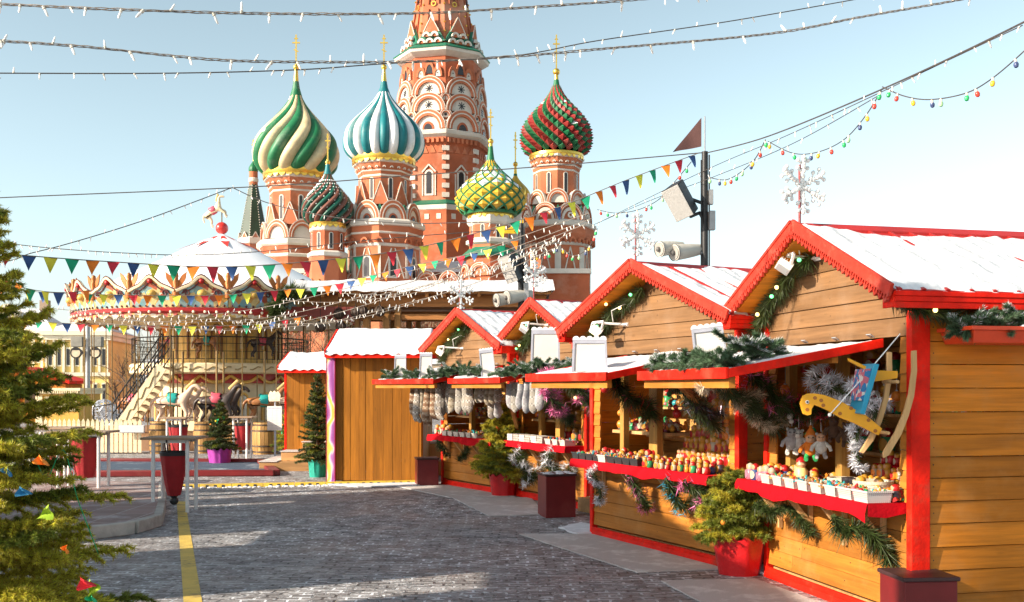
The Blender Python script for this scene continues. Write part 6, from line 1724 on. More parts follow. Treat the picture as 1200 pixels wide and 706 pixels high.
garland('fir_garland', 'fir garland tied to the left corner post of the timber pavilion', 'garland', [Vector((PX(352), 29.2, PZ(340))), Vector((PX(340), 29.0, PZ(352))), Vector((PX(330), 29.0, PZ(372)))], .28, 1300, wd=.014, tinsel=None)
garland('fir_garland', 'fir garland along the left end of the pavilion eave', 'garland', [Vector((PX(345), 29.1, PZ(345))), Vector((PX(358), 29.1, PZ(347))), Vector((PX(366), 29.1, PZ(346)))], .22, 1300, wd=.014)

# ================================================================== carousel
Yc = 33.0; Xc = (260 - CX) / F * Yc; RC = 4.40
car = thing('carousel', 'double deck carousel with painted crown panels and white tent roof', 'carousel', (Xc, Yc, 0))
TENT = mat('white_canvas', (.80, .80, .82), .7, .04, 2, .1); REDC = mat('red_canvas', (.62, .04, .03), .6, .1, 2, .05)
CRM = mat('cream_paint', (.72, .60, .38), .5, .1, 2, .05, dirt=((.55, .38, .18), .5)); GLDP = mat('gold_paint', (.72, .44, .10), .45, .25, 3, .1); BRASS = mat('brass', (.20, .13, .05), .4, .15, 3, .05, metal=.5)
zb_, zt_ = 3.72, 4.62
m = MB()
pr = [(RC - .12, 4.50), (RC * .72, 5.12), (RC * .42, 5.80), (RC * .16, 6.42), (.22, 6.62), (.10, 6.70), (.02, 6.72)]
m.lathe(pr, 48, (0, 0), [0, 0, 0, 0, 0, 0], 0, False)
for q in range(16):
    a = 2 * PI * q / 16; 
    if q % 2:
        def pp(r, z, da): return (r * math.cos(a + da), r * math.sin(a + da), z + .012)
        m.add([pp(.75, 6.385, -.19), pp(.75, 6.385, .19), pp(.24, 6.61, .19), pp(.24, 6.61, -.19), pp(1.45, 6.10, 0)], [(0, 1, 2, 3), (0, 4, 1)], 1)
m.build('roof', [TENT, REDC], car)
m = MB(); m.ball((0, 0, 6.90), .20, 20, 14); m.build('finial_ball', mat('red_ball', (.62, .03, .02), .3, .05, 2, 0, coat=.5), car)
# horse, grown with the skin modifier once and copied
def horse_mesh(rear=False):
    V = [(0, 0, 1.0), (.35, 0, 1.02), (-.38, 0, 1.04), (.55, 0, 1.25), (.72, 0, 1.52), (.86, 0, 1.55), (1.05, 0, 1.36), (.40, .12, .85), (.62, .13, .62), (.52, .13, .40), (.58, .13, .30), (.40, -.12, .85), (.55, -.13, .50), (.48, -.13, .25), (.55, -.13, .17),
         (-.48, .13, .88), (-.42, .14, .55), (-.62, .14, .30), (-.58, .14, .14), (-.48, -.13, .88), (-.36, -.14, .55), (-.54, -.14, .28), (-.48, -.14, .12), (-.62, 0, 1.08), (-.80, 0, .92), (-.86, 0, .62)]
    E = [(0, 1), (0, 2), (1, 3), (3, 4), (4, 5), (5, 6), (1, 7), (7, 8), (8, 9), (9, 10), (1, 11), (11, 12), (12, 13), (13, 14), (2, 15), (15, 16), (16, 17), (17, 18), (2, 19), (19, 20), (20, 21), (21, 22), (2, 23), (23, 24), (24, 25)]
    RR = [.20, .20, .215, .135, .095, .10, .055, .11, .06, .045, .055, .12, .07, .045, .055, .15, .09, .05, .055, .15, .09, .05, .055, .06, .07, .03]
    me = bpy.data.meshes.new('horse'); me.from_pydata(V, E, []); o = bpy.data.objects.new('horse_tmp', me); COL.objects.link(o)
    md = o.modifiers.new('skin', 'SKIN'); md.use_smooth_shade = True; sk = me.skin_vertices[0]
    for i, r in enumerate(RR): sk.data[i].radius = (r, r); sk.data[i].use_root = (i == 0)
    sb = o.modifiers.new('sub', 'SUBSURF'); sb.levels = 1; sb.render_levels = 1
    dg = bpy.context.evaluated_depsgraph_get(); out = bpy.data.meshes.new_from_object(o.evaluated_get(dg)); bpy.data.objects.remove(o); return out
HM = horse_mesh()
def horse(parent, loc, rz, sc, coat, sad, tilt=0.0, pole=True):
    me = HM.copy(); me.materials.clear(); me.materials.append(coat); h = inst('horse', me, parent, loc, (0, tilt, rz), sc)
    m = MB(); m.lathe([(.235, -.16), (.255, -.12), (.255, .12), (.235, .16)], 16, (0, 0), 0, 0, False)
    v = [(z, x * 1.0, 1.02 + y * 1.0) for x, y, z in m.v]; m.v = [p for p in v]
    m.build('saddle', sad, h); m = MB(); m.bx(-.2, .2, -.24, .24, 1.05, 1.12); m.tube([(-.13, 0, 1.2), (-.19, 0, 1.29)], [.09, .06], 8); m.build('saddle_cloth', sad, h, bevel=.03)
    m = MB()
    for q in range(7): t = q / 6; m.ball((.50 + .26 * t, 0, 1.44 + .25 * t), .075, 7, 5)
    m.build('mane', mat('horse_mane', (.62, .40, .15), .6), h)
    if pole: m = MB(); m.tube([(0, 0, -.3 / sc), (0, 0, 2.2 / sc)], .03 / sc, 8); m.build('pole', BRASS, h)
    return h
HW = mat('horse_white', (.72, .52, .38), .4, .1, 3, .05); HK = mat('horse_dark', (.05, .035, .03), .4, .2, 3, .05); HB = mat('horse_bay', (.34, .14, .05), .4, .2, 3, .05)
TQ = mat('turquoise_paint', (.02, .33, .30), .4, .1, 3, 0); RS = mat('rose_paint', (.52, .08, .12), .4, .1, 3, 0); BL2 = mat('royal_paint', (.04, .10, .32), .4, .1, 3, 0)
horse(car, (0, 0, 7.02), R(0), .52, mat('gold_white_horse', (.70, .55, .35), .4, .2, 4, .05), RS, R(-32), False)
m = MB(); m.tube([(0, 0, 7.05), (0, 0, 7.45)], .02, 6); m.build('finial_rod', BRASS, car)
# crown: 20 scroll topped panels with winged figures between them
NP_ = 20; PW = 2 * RC * math.sin(PI / NP_); 
def painted(name, cols, sc):
    m, N, L, B = nodes(name); tc = N.new('ShaderNodeTexCoord').outputs['Object']; vo = N.new('ShaderNodeTexVoronoi'); vo.inputs['Scale'].default_value = sc; L.new(tc, vo.inputs['Vector'])
    rp = N.new('ShaderNodeValToRGB'); rp.color_ramp.interpolation = 'CONSTANT'; sp = N.new('ShaderNodeSeparateColor'); L.new(vo.outputs['Color'], sp.inputs[0]); L.new(sp.outputs[0], rp.inputs[0])
    e = rp.color_ramp.elements; e[0].color = (*cols[0], 1); e[1].position = 1 - 1 / len(cols); e[1].color = (*cols[-1], 1)
    for i, c in enumerate(cols[1:-1]): q = e.new((i + 1) / len(cols)); q.color = (*c, 1)
    L.new(mixc(N, L, mrange(N, L, noise(N, L, tc, sc * 2, 3), .4, .6, 0, .3), rp.outputs[0], (.3, .15, .05)), B.inputs['Base Color']); B.inputs['Roughness'].default_value = .4
    return m
PANEL = painted('crown_painting', [(.25, .42, .42), (.55, .42, .18), (.12, .30, .33), (.50, .26, .05), (.62, .54, .38), (.36, .06, .03)], 5.5)
SWAG = painted('swag_painting', [(.60, .06, .05), (.70, .45, .12), (.60, .08, .06), (.75, .66, .5)], 7)
pan = MB(); h0 = zb_ + .30
base = [(-PW / 2, 0), (PW / 2, 0), (PW / 2, .46)] + [(PW / 2 - PW * t, .46 + .34 * math.sin(PI * t) ** 1.4 + .07 * math.cos(PI * 4 * t) * math.sin(PI * t)) for t in np.linspace(.06, .94, 15)] + [(-PW / 2, .46)]
pan.prism(base, (0, 0, 0), (1, 0, 0), (0, 0, 1), .06)
pme = pan.mesh('cornice_panel', PANEL, False)
sc_ = MB(); ed = [Vector((x, -.065, y)) for x, y in base[2:]]
sc_.tube(ed, .055, 6, 0); sc_.tube([p * .80 + Vector((0, -.02, .02)) for p in ed], .02, 5, 1); sc_.tube([p + Vector((0, -.02, .055)) for p in ed], .018, 5, 1)
for sx in (-1, 1):
    sp = [Vector((sx * (PW * .30 + .11 * (1 - q / 12) * math.cos(q * .75)), -.075, .40 + .11 * (1 - q / 12) * math.sin(q * .75))) for q in range(12)]; sc_.tube(sp, .022, 5, 1)
sc_.ball((0, -.08, .74), .075, 10, 8, 2); sc_.ball((0, -.07, .40), .13, 10, 8, 3, .8)
for q in range(7): sc_.ball((-PW / 2 + (q + .5) * PW / 7, -.07, .05), .035, 7, 5, 1)
sme = sc_.mesh('scroll', [mat('scroll_cream', (.70, .58, .38), .45, .1, 4, .05), mat('dark_outline', (.10, .03, .03), .5), LAC_R, GLDP])
fg = MB()
fg.lathe([(.09, 0), (.11, .12), (.07, .26), (.10, .42), (.06, .52), (.075, .60), (.06, .68), (.01, .72)], 10)
for sx in (-1, 1): fg.prism([(0, .34), (sx * .16, .62), (sx * .30, .72), (sx * .27, .52), (sx * .18, .38), (sx * .10, .28)], (0, .02, 0), (1, 0, 0), (0, 0, 1), .03)
fme = fg.mesh('winged_figure', mat('gilded_figure', (.38, .12, .025), .4, .2, 6, .1, metal=.3))
vme = MB(); vp = [(-PW / 2, .02), (PW / 2, .02), (PW / 2, -.16)] + [(PW / 2 - PW * t, -.16 - .10 * abs(math.sin(PI * 3 * t))) for t in np.linspace(.03, .97, 19)] + [(-PW / 2, -.16)]
vme.prism(vp, (0, 0, 0), (1, 0, 0), (0, 0, 1), .05); vmesh = vme.mesh('valance', SWAG, False)
for q in range(NP_):
    a = 2 * PI * (q + .5) / NP_; r = RC * math.cos(PI / NP_); rot = (R(13), 0, a + PI / 2)
    p = inst('cornice_panel', pme, car, (r * math.cos(a), r * math.sin(a), h0), rot); inst('scroll', sme, p)
    p = inst('valance', vmesh, car, ((r - .07) * math.cos(a), (r - .07) * math.sin(a), h0 - .03), (0, 0, a + PI / 2))
    a = 2 * PI * q / NP_; inst('winged_figure', fme, car, ((RC + .1) * math.cos(a), (RC + .1) * math.sin(a), h0 + .25), (0, 0, a + PI / 2))
m = MB(); m.lathe([(RC - .1, h0 - .20), (RC + .05, h0 - .12), (RC + .07, h0 - .02), (RC - .05, h0 + .0)], 60, (0, 0), 0, 0, False); m.lathe([(RC - .35, h0 - .22), (.5, h0 - .2)], 60, (0, 0), 1, 0, False); m.build('ceiling_ring', [mat('deep_red_gloss', (.40, .03, .03), .35), CRM], car)
bm = MB(); bm.ball((0, 0, 0), .045, 6, 5); bme = bm.mesh('bulb_row', WHITE)
bl_ = MB()
for q in range(90): a = 2 * PI * q / 90; bl_.ball(((RC + .09) * math.cos(a), (RC + .09) * math.sin(a), h0 - .14), .04, 6, 5)
tag(bl_.build('bulb_row', mat('bulb_cream', (.9, .82, .6), .3), car), kind='stuff')
# decks, drum, poles
m = MB(); m.lathe([(RC + .12, 0), (RC + .12, .42), (RC + .05, .45), (.2, .46)], 48, (0, 0), 0, 0, False); m.build('lower_deck', mat('deck_brown', (.22, .11, .05), .6), car)
UD = 2.75
m = MB(); m.lathe([(1.2, 2.18), (UD, 2.18), (UD + .05, 2.22), (UD + .05, 2.46), (UD, 2.5), (1.2, 2.5)], 40, (0, 0), 0, 0, False); ud = m.build('upper_deck', CRM, car)
m = MB()
for q in range(40): a = 2 * PI * q / 40; m.tube([((UD + .055) * math.cos(a + d), (UD + .055) * math.sin(a + d), 2.34 + .05 * math.sin(d * 40)) for d in (-.06, -.03, 0, .03, .06)], .02, 5)
m.build('scroll_frieze', mat('frieze_paint', (.30, .22, .10), .5), ud)
m = MB(); m.lathe([(2.05, .46), (2.05, 1.9), (2.2, 1.9), (2.2, 2.18)], 16, (0, 0), [0, 0, 1], 0, False); dr = m.build('centre_drum', [CRM, mat('red_gold_swag', (.50, .05, .04), .4)], car, smooth=False)
m = MB(); m.lathe([(1.9, 2.5), (1.9, 3.9)], 16, (0, 0), 0, 0, False); du = m.build('upper_drum', GLDP, car, smooth=False)
for q in range(16):
    a = 2 * PI * (q + .5) / 16; n = Vector((math.cos(a), math.sin(a), 0)); t_ = Vector((-n.y, n.x, 0)); uz = Vector((0, 0, 1))
    m = MB(); o = n * 2.022 + uz * .75
    m.arc(o + uz * .65, t_, uz, .12, .17, .04, 1, 1.3, 10); m.prism([(-.17, 0), (-.12, 0), (-.12, .65), (-.17, .65)], o, t_, uz, .04, 1); m.prism([(.12, 0), (.17, 0), (.17, .65), (.12, .65)], o, t_, uz, .04, 1); m.prism([(-.12, .02), (.12, .02), (.12, .75), (-.12, .75)], o, t_, uz, .015, 2)
    m.build('mirror_panel', [CRM, GLDP, mat('mirror', (.55, .52, .45), .15, .2, 3, 0, metal=.7)], dr, smooth=False)
    m = MB(); o = n * 1.872 + uz * 2.65
    m.arc(o + uz * .8, t_, uz, .13, .18, .04, 0, 1.4, 10); m.prism([(-.18, 0), (-.13, 0), (-.13, .8), (-.18, .8)], o, t_, uz, .04, 0); m.prism([(.13, 0), (.18, 0), (.18, .8), (.13, .8)], o, t_, uz, .04, 0); m.prism([(-.05, .3), (.05, .3), (.03, .9), (-.03, .9)], o, t_, uz, .03, 1)
    m.build('arch_panel', [mat('arch_brown', (.22, .10, .03), .5), CRM], du, smooth=False)
    a2 = 2 * PI * q / 16
    m = MB(); pts = [(2.24 * math.cos(a2 + d), 2.24 * math.sin(a2 + d), 2.12 - .2 * math.sin((d / .39) * PI)) for d in np.linspace(0, .39, 8)]; m.tube(pts, .05, 6); m.build('swag', GLDP, dr)
for q in range(26):
    a = 2 * PI * q / 26 + .05; m = MB(); r = RC - .28; m.tube([(r * math.cos(a), r * math.sin(a), .45), (r * math.cos(a), r * math.sin(a), h0 - .2)], .016, 6); m.build('pole', BRASS, car)
for q in range(14):
    a = 2 * PI * q / 14; m = MB(); r = UD - .1; m.tube([(r * math.cos(a), r * math.sin(a), .45), (r * math.cos(a), r * math.sin(a), h0 - .2)], .016, 6); m.build('pole', BRASS, car)
m = MB()
for z in (2.62, 2.85, 3.08, 3.28): m.tube([((UD - .02) * math.cos(2 * PI * q / 48), (UD - .02) * math.sin(2 * PI * q / 48), z) for q in range(49)], .010 if z < 3.2 else .02, 5)
for q in range(96): a = 2 * PI * q / 96; m.tube([((UD - .02) * math.cos(a), (UD - .02) * math.sin(a), 2.5), ((UD - .02) * math.cos(a), (UD - .02) * math.sin(a), 3.28)], .007, 4)
m.build('railing', BLACK, car)
for (px, Y, rz, coat, sad, sc) in ((203, 29.5, 0, HW, TQ, .78), (214, 30.1, 5, HW, RS, .74), (254, 29.4, 0, HK, RS, .78), (262, 30.2, 0, HK, BL2, .74), (310, 30.0, 10, HB, TQ, .74), (158, 31.2, -20, HB, RS, .74), (345, 31, 15, HW, BL2, .74)):
    horse(car, ((px - CX) / F * Y - Xc, Y - Yc, .62), R(rz), sc, coat, sad)
for (px, Y, rz, coat, sad) in ((243, 30.9, 0, HB, TQ), (308, 31.3, 15, HK, RS), (200, 31.6, -15, HB, RS)):
    horse(car, ((px - CX) / F * Y - Xc, Y - Yc, 2.62), R(rz), .55, coat, sad, 0, False)
# stair with a cream stringer
sx0, sx1 = (132 - CX) / F * 29.3 - Xc, (190 - CX) / F * 29.3 - Xc; sy = 29.3 - Yc
m = MB(); m.beam((sx0, sy, .35), (sx1, sy, 2.36), .05, .30); m.beam((sx0, sy + .8, .35), (sx1, sy + .8, 2.36), .05, .30); sr = m.build('stair_stringer', CRM, car, smooth=False)
m = MB(); m.tube([(sx0 + (sx1 - sx0) * t, sy - .03, .35 + 2.0 * t + .06 * math.sin(t * 40)) for t in np.linspace(.06, .94, 40)], .018, 5); m.build('scroll_frieze', mat('frieze_paint', (.30, .22, .10), .5), sr)
m = MB()
for q in range(11): f = (q + .5) / 11; m.bx(sx0 + (sx1 - sx0) * f - .1, sx0 + (sx1 - sx0) * f + .1, sy + .026, sy + .774, .42 + 2.0 * f, .45 + 2.0 * f)
m.build('stair_tread', mat('deck_brown', (.22, .11, .05), .6), car, smooth=False)
m = MB()
for yy in (sy, sy + .8):
    for dz in (.35, .65, .95): m.tube([(sx0, yy, .35 + dz), (sx1, yy, 2.36 + dz)], .02, 5)
    for q in range(15): f = q / 14; m.tube([(sx0 + (sx1 - sx0) * f, yy, .4 + 2.0 * f), (sx0 + (sx1 - sx0) * f, yy, 1.3 + 2.0 * f)], .013, 4)
m.tube([(sx0 - .55, sy, 0), (sx0 - .55, sy, 1.2), (sx0, sy, 1.3)], .02, 6); m.build('stair_railing', BLACK, car)
# ================================================================== fence, barrels, boards by the carousel
fc = thing('picket_fence', 'cream picket fence in front of the carousel stair', 'fence', ((110 - CX) / F * 27.2, 27.2, 0))
m = MB(); x = 0.0; x1 = (176 - 60) / F * 27.2
nP = 0
PK = MB(); PK.prism([(-.045, 0), (.045, 0), (.045, .82), (0, .90), (-.045, .82)], (0, 0, .04), (1, 0, 0), (0, 0, 1), .022); pkm = PK.mesh('picket', mat('cream_fence', (.72, .60, .38), .6, .12, 6, .1), False)
while x < x1: inst('picket', pkm, fc, (x - 1.4, 0, 0)); x += .125
for z in (.25, .68): m.bx(-1.5, x1 - 1.4, .003, .04, z, z + .07)
m.build('rail', mat('cream_fence', (.72, .60, .38)), fc, smooth=False)
STAVE = wood('stave_wood', (.44, .24, .08), 2, isl=.2)
def barrel(label, px, Y, r, h):
    o = thing('barrel', label, 'barrel', ((px - CX) / F * Y, Y, 0), 0, 'barrels before the carousel')
    m = MB(); n = 22
    for q in range(n):
        a0 = 2 * PI * (q + .04) / n; a1 = 2 * PI * (q + .96) / n; vs = []; fs = []
        for i in range(9):
            t = i / 8; rr = r * (.86 + .14 * math.sin(PI * t)); vs += [(rr * math.cos(a0), rr * math.sin(a0), h * t), (rr * math.cos(a1), rr * math.sin(a1), h * t)]
        for i in range(8): fs.append((2 * i, 2 * i + 1, 2 * i + 3, 2 * i + 2))
        m.add(vs, fs)
    m.lathe([(r * .80, h * .97), (.01, h * .97)], n, (0, 0), 0, 0, False); m.lathe([(r * .84, .02), (r * .84, h * .96)], n, (0, 0), 0, 0, False)
    m.build('staves', STAVE, o, smooth=False)
    for t in (.08, .26, .74, .92):
        m = MB(); rr = r * (.865 + .14 * math.sin(PI * t)) + .004; m.lathe([(rr - .004, h * t - .022), (rr, h * t - .02), (rr, h * t + .02), (rr - .004, h * t + .022)], 32, (0, 0), 0, 0, False); m.build('hoop', mat('hoop_iron', (.10, .07, .05), .5, .3, 6, .1, metal=.6), o)
    return o
barrel('wooden barrel below the white horses, at the end of the picket fence', 188, 27.4, .30, .86)
barrel('wooden barrel behind the fir in the purple pot', 240, 27.6, .30, .84)
barrel('wooden barrel in the middle, beside the fir in the purple pot', 272, 27.4, .30, .82)
barrel('wide wooden barrel left of the menu board', 311, 27.2, .36, .84)
o = thing('notice_board', 'long blank white notice fixed low on the picket fence', 'sign', ((154 - CX) / F * 27.0, 27.0, 0)); m = MB(); m.bx(-.33, .33, -.02, .0, .58, .76); m.build('board', SIGNB, o, smooth=False, bevel=.004)
m = MB(); m.bx(-.345, .345, 0.001, .015, .565, .775); m.build('frame', SIGNF, o, smooth=False)
o = thing('menu_board', 'tall white menu board with faint ruled lines beside the lower shed', 'sign', ((322 - CX) / F * 25.4, 25.4, 0), R(-10))
m = MB(); m.bx(-.19, .19, -.02, 0, .70, 1.30); m.build('board', SIGNB, o, smooth=False)
m = MB()
for q in range(8): m.bx(-.165, .165, -.0225, -.0205, .76 + q * .062, .763 + q * .062)
for q in (-.06, .06): m.bx(q - .0015, q + .0015, -.0225, -.0205, .74, 1.22)
m.bx(-.17, .17, -.0235, -.0205, 1.23, 1.275); m.build('ruled_lines', SIGNF, o, smooth=False)
m = MB(); m.bx(-.02, .02, .002, .04, 0, .9); m.build('post', SIGNF, o, smooth=False)
m = MB(); m.prism([(-.14, 0), (.14, 0), (.16, .16), (.10, .26), (.05, .22), (0, .27), (-.05, .22), (-.10, .26), (-.16, .16)], (0, 0, 1.42), (1, 0, 0), (0, 0, 1), .03); m.build('crest', mat('crest_cream', (.70, .58, .42), .5, .2, 9, .1), o, smooth=False)
m = MB(); m.bx(-.015, .015, .002, .03, 1.28, 1.45); m.build('bracket', SIGNF, o, smooth=False)
for i, (px, py, lab) in enumerate(((122, 478, 'silver lattice ball heap at the foot of the carousel stair'), (133, 486, 'second silver lattice ball beside the carousel stair'))):
    Y = 37.0; b = bmesh.new(); bmesh.ops.create_icosphere(b, subdivisions=2, radius=.42); m = MB()
    for e in b.edges: m.tube([e.verts[0].co, e.verts[1].co], .022, 4)
    b.free(); o = m.build('lattice_ball', mat('silver_wire', (.6, .62, .66), .3, .1, 5, 0, metal=.6), None, loc=((px - CX) / F * Y, Y, .42 + (.5 if i == 0 else 0))); tag(o, lab, 'ornament')

# ================================================================== yellow house, kiosk, lamp post, city, bare trees
YW = mat('yellow_stucco', (.80, .58, .20), .85, .1, .3, .15); YT = mat('cream_stucco_trim', (.78, .70, .52), .8, .08, .5, .1)
Yh = 108.0
hx = lambda px: (px - CX) / F * Yh
hz = lambda py: H + (HY - py) / F * Yh
def house(label, px0, px1, ytop, rz, roofh, nwin, deep, Yb):
    x0 = (px0 - CX) / F * Yb; x1 = (px1 - CX) / F * Yb; w = x1 - x0; zt = H + (HY - ytop) / F * Yb
    o = thing('town_house', label, 'building', (x0, Yb, 0), rz, None)
    zb = -6.0
    m = MB(); m.bx(0, w, 0, deep, zb, zt); m.build('wall', YW, o, smooth=False)
    m = MB(); m.bx(-.5, w + .5, -.6, deep + .5, zt, zt + .45); m.bx(-.3, w + .3, -.35, deep + .3, zt - .5, zt - .02); m.bx(-.2, w + .2, -.2, 0, zt - 4.4, zt - 4.0); m.build('cornice', YT, o, smooth=False)
    for q in range(nwin + 1):
        x = w * q / nwin; m = MB(); e_ = w / nwin * .13; m.bx(max(0, x - e_), min(w, x + e_), -.22, -.002, zt - 3.98, zt - .52); m.bx(max(0, x - e_ * 1.4), min(w, x + e_ * 1.4), -.28, -.222, zt - 1.0, zt - .55); m.build('pilaster', YT, o, smooth=False)
    for q in range(nwin):
        for r_, zc in enumerate((zt - 3.2, zt - 7.0)):
            x = w * (q + .5) / nwin; q_ = w / nwin * .25; f = MB(); f.bx(x - q_, x + q_, -.10, -.004, zc - .15, zc + 1.9); fo_ = f.build('window', YT, o, smooth=False); f = MB(); f.bx(x - q_ * .68, x + q_ * .68, -.13, -.102, zc, zc + 1.72); f.build('pane', DGLASS, fo_, smooth=False)
    m = MB(); e = .6; zt += .452
    m.add([(-e, -e, zt), (w + e, -e, zt), (w + e, deep + e, zt), (-e, deep + e, zt), (deep * .45, deep / 2, zt + roofh), (w - deep * .45, deep / 2, zt + roofh)], [(0, 1, 5, 4), (1, 2, 5), (2, 3, 4, 5), (3, 0, 4), (3, 2, 1, 0)]); rf = m.build('roof', SNOW, o, smooth=False)
    m = MB(); x = w * .55; m.bx(x - .9, x + .9, deep * .12, deep * .4, zt + .2, zt + roofh * .85); m.arc((x, deep * .12, zt + roofh * .85), (1, 0, 0), (0, 0, 1), .001, .95, .25, 0, .8, 12); m.build('dormer', YT, rf, smooth=False); m = MB(); m.arc((x, deep * .12 - .3, zt + .5), (1, 0, 0), (0, 0, 1), .001, .6, .04, 0, 1.6, 12); m.build('dormer_pane', DGLASS, rf, smooth=False)
    for cx in (.2, .82): m = MB(); m.bx(w * cx - .5, w * cx + .5, deep * .5, deep * .62, zt + .5, zt + roofh + 1.0); m.build('chimney', mat('chimney_brown', (.30, .22, .16), .9), rf, smooth=False)
    return o
house('near wing of the yellow two storey house at the far left', -60, 58, 391, R(2), 2.6, 12, 6, 116)
house('right wing of the yellow two storey house, its tall windows facing the carousel', 54, 124, 393, R(8), 2.4, 7, 12, 110)
Yk = 42.0
k_ = thing('kiosk', 'small ochre kiosk with a cream upper panel standing before the yellow house', 'kiosk', ((42 - CX) / F * Yk, Yk, 0)); w = 50 / F * Yk
z = lambda py: H + (HY - py) / F * Yk
m = MB(); m.bx(0, w, 0, 2.2, 0, z(458)); m.build('wall', mat('ochre_paint', (.58, .32, .05), .6, .12, 1, .05), k_, smooth=False)
m = MB(); m.bx(w * .22, w * .97, -.05, -.003, z(482), z(465)); m.bx(0, w * .16, -.05, -.003, 0.1, z(464)); m.build('panel', mat('cream_panel', (.72, .60, .36), .6, .05, 1, 0), k_, smooth=False)
m = MB(); m.bx(-.15, w + .15, -.2, 2.35, z(458), z(455)); m.bx(-.1, w + .1, -.12, 2.3, z(462), z(458) - .003)
for q in range(22): m.bx(-.1 + (w + .2) * q / 22, -.1 + (w + .2) * (q + .5) / 22, -.2, -.122, z(461), z(458) - .004)
m.build('cornice', CRM, k_, smooth=False)
def rstall(label, px0, px1, yl, yr, Y, ze):
    x0, x1 = (px0 - CX) / F * Y, (px1 - CX) / F * Y; o = thing('red_roofed_stall', label, 'market stall', (x0, Y, 0)); w = x1 - x0; a = H + (HY - yl) / F * Y; b = H + (HY - yr) / F * Y
    m = MB(); m.prism([(0, .02), (w - .5, .02), (w - .5, b - .02), (0, a - .15)], (.1, 2.4, 0), (1, 0, 0), (0, 0, 1), 2.0); m.build('wall', W_SIDE, o, smooth=False)
    m = MB(); m.prism([(-.1, a), (w, b), (w, b + .16), (-.1, a + .2)], (0, 2.8, 0), (1, 0, 0), (0, 0, 1), 2.9); m.build('roof', RED, o, smooth=False)
    m = MB(); m.bx(.2, w - .6, .38, .395, .9, 1.7); m.build('serving_hatch', DARKI, o, smooth=False)
rstall('dark market stall under a sloping red roof behind the large fir', 20, 82, 434, 450, 52, 2.2)
rstall('second red roofed stall farther left, mostly behind the large fir', -60, 24, 428, 434, 54, 2.4)
Yl = 45.0; lp = thing('lamp_post', 'tall floodlight post with four projectors in front of the yellow house', 'lamp post', ((103 - CX) / F * Yl, Yl, 0)); zl = lambda py: H + (HY - py) / F * Yl
m = MB(); m.tube([(0, 0, 0), (0, 0, zl(372))], [.12, .09], 10); m.build('pole', GREYM, lp)
m = MB(); m.tube([(-.6, 0, zl(405)), (.6, 0, zl(405))], .04, 6); m.tube([(-.6, 0, zl(414)), (.6, 0, zl(414))], .04, 6); m.build('crossarm', GREYM, lp)
for sx in (-1, 1):
    m = MB(); m.bx(sx * .42 - .26, sx * .42 + .26, -.2, .1, zl(407), zl(395)); m.build('projector', mat('projector_grey', (.2, .19, .16), .5), lp, smooth=False, bevel=.03)
    m = MB(); m.tube([(sx * .42, .1, zl(413)), (sx * .42, -.25, zl(414))], [.16, .26], 16); h_ = m.build('projector', BLACK, lp); m = MB(); m.tube([(sx * .42, -.252, zl(414)), (sx * .42, -.262, zl(414))], .19, 16); m.build('lens', mat('lens_glass', (.5, .42, .3), .15), h_)
g = random.Random(12); FARW = mat('pale_far_wall', (.50, .53, .56), .9, .1, .05, 0); FARR = mat('pale_far_snow', (.72, .75, .78), .9, .05, .05, 0); FARG = mat('pale_far_pane', (.34, .38, .42), .6)  # distance haze is put into these pale colours of the far blocks
for i in range(12):
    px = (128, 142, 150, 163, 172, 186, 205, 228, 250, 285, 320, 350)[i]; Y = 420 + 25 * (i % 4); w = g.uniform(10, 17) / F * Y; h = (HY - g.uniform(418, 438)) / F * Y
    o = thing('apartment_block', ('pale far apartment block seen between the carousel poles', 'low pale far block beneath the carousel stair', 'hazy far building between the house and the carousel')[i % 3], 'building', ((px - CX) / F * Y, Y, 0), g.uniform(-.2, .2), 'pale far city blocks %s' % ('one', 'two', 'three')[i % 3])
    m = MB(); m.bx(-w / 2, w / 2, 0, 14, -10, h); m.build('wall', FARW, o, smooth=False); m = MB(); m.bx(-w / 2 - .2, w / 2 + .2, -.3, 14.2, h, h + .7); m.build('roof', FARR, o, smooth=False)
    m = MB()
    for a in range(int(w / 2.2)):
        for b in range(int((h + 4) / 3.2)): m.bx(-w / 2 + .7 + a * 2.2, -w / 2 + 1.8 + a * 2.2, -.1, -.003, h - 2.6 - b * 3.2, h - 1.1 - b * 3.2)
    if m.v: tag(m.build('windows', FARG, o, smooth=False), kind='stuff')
def bare_tree(label, x, y, Ht, seed):
    o = thing('bare_tree', label, 'tree', (x, y, -1.0), 0, None); gg = random.Random(seed); tk = MB(); br = MB()
    def grow(p, d, L, r, dep):
        q = p + d * L * .5 + Vector((gg.uniform(-1, 1), gg.uniform(-1, 1), 0)) * L * .06; e = p + d * L
        (tk if dep == 0 else br).tube([p, q, e], [r, r * .85, r * .68], 6 if dep < 2 else 3, 0, False)
        if dep >= 5: return
        for _ in range(3 if dep < 4 else 2):
            ax_ = Vector((gg.uniform(-1, 1), gg.uniform(-1, 1), gg.uniform(-.2, .6))).normalized(); nd_ = (d + ax_ * gg.uniform(.45, .85)).normalized(); grow(p + d * L * gg.uniform(.6, 1), nd_, L * gg.uniform(.58, .78), r * .56, dep + 1)
    grow(Vector((0, 0, 0)), Vector((0, 0, 1)), Ht * .34, Ht * .022, 0)
    tk.build('trunk', BARK, o); br.build('branches', mat('twig_brown', (.13, .085, .055), .9), o)
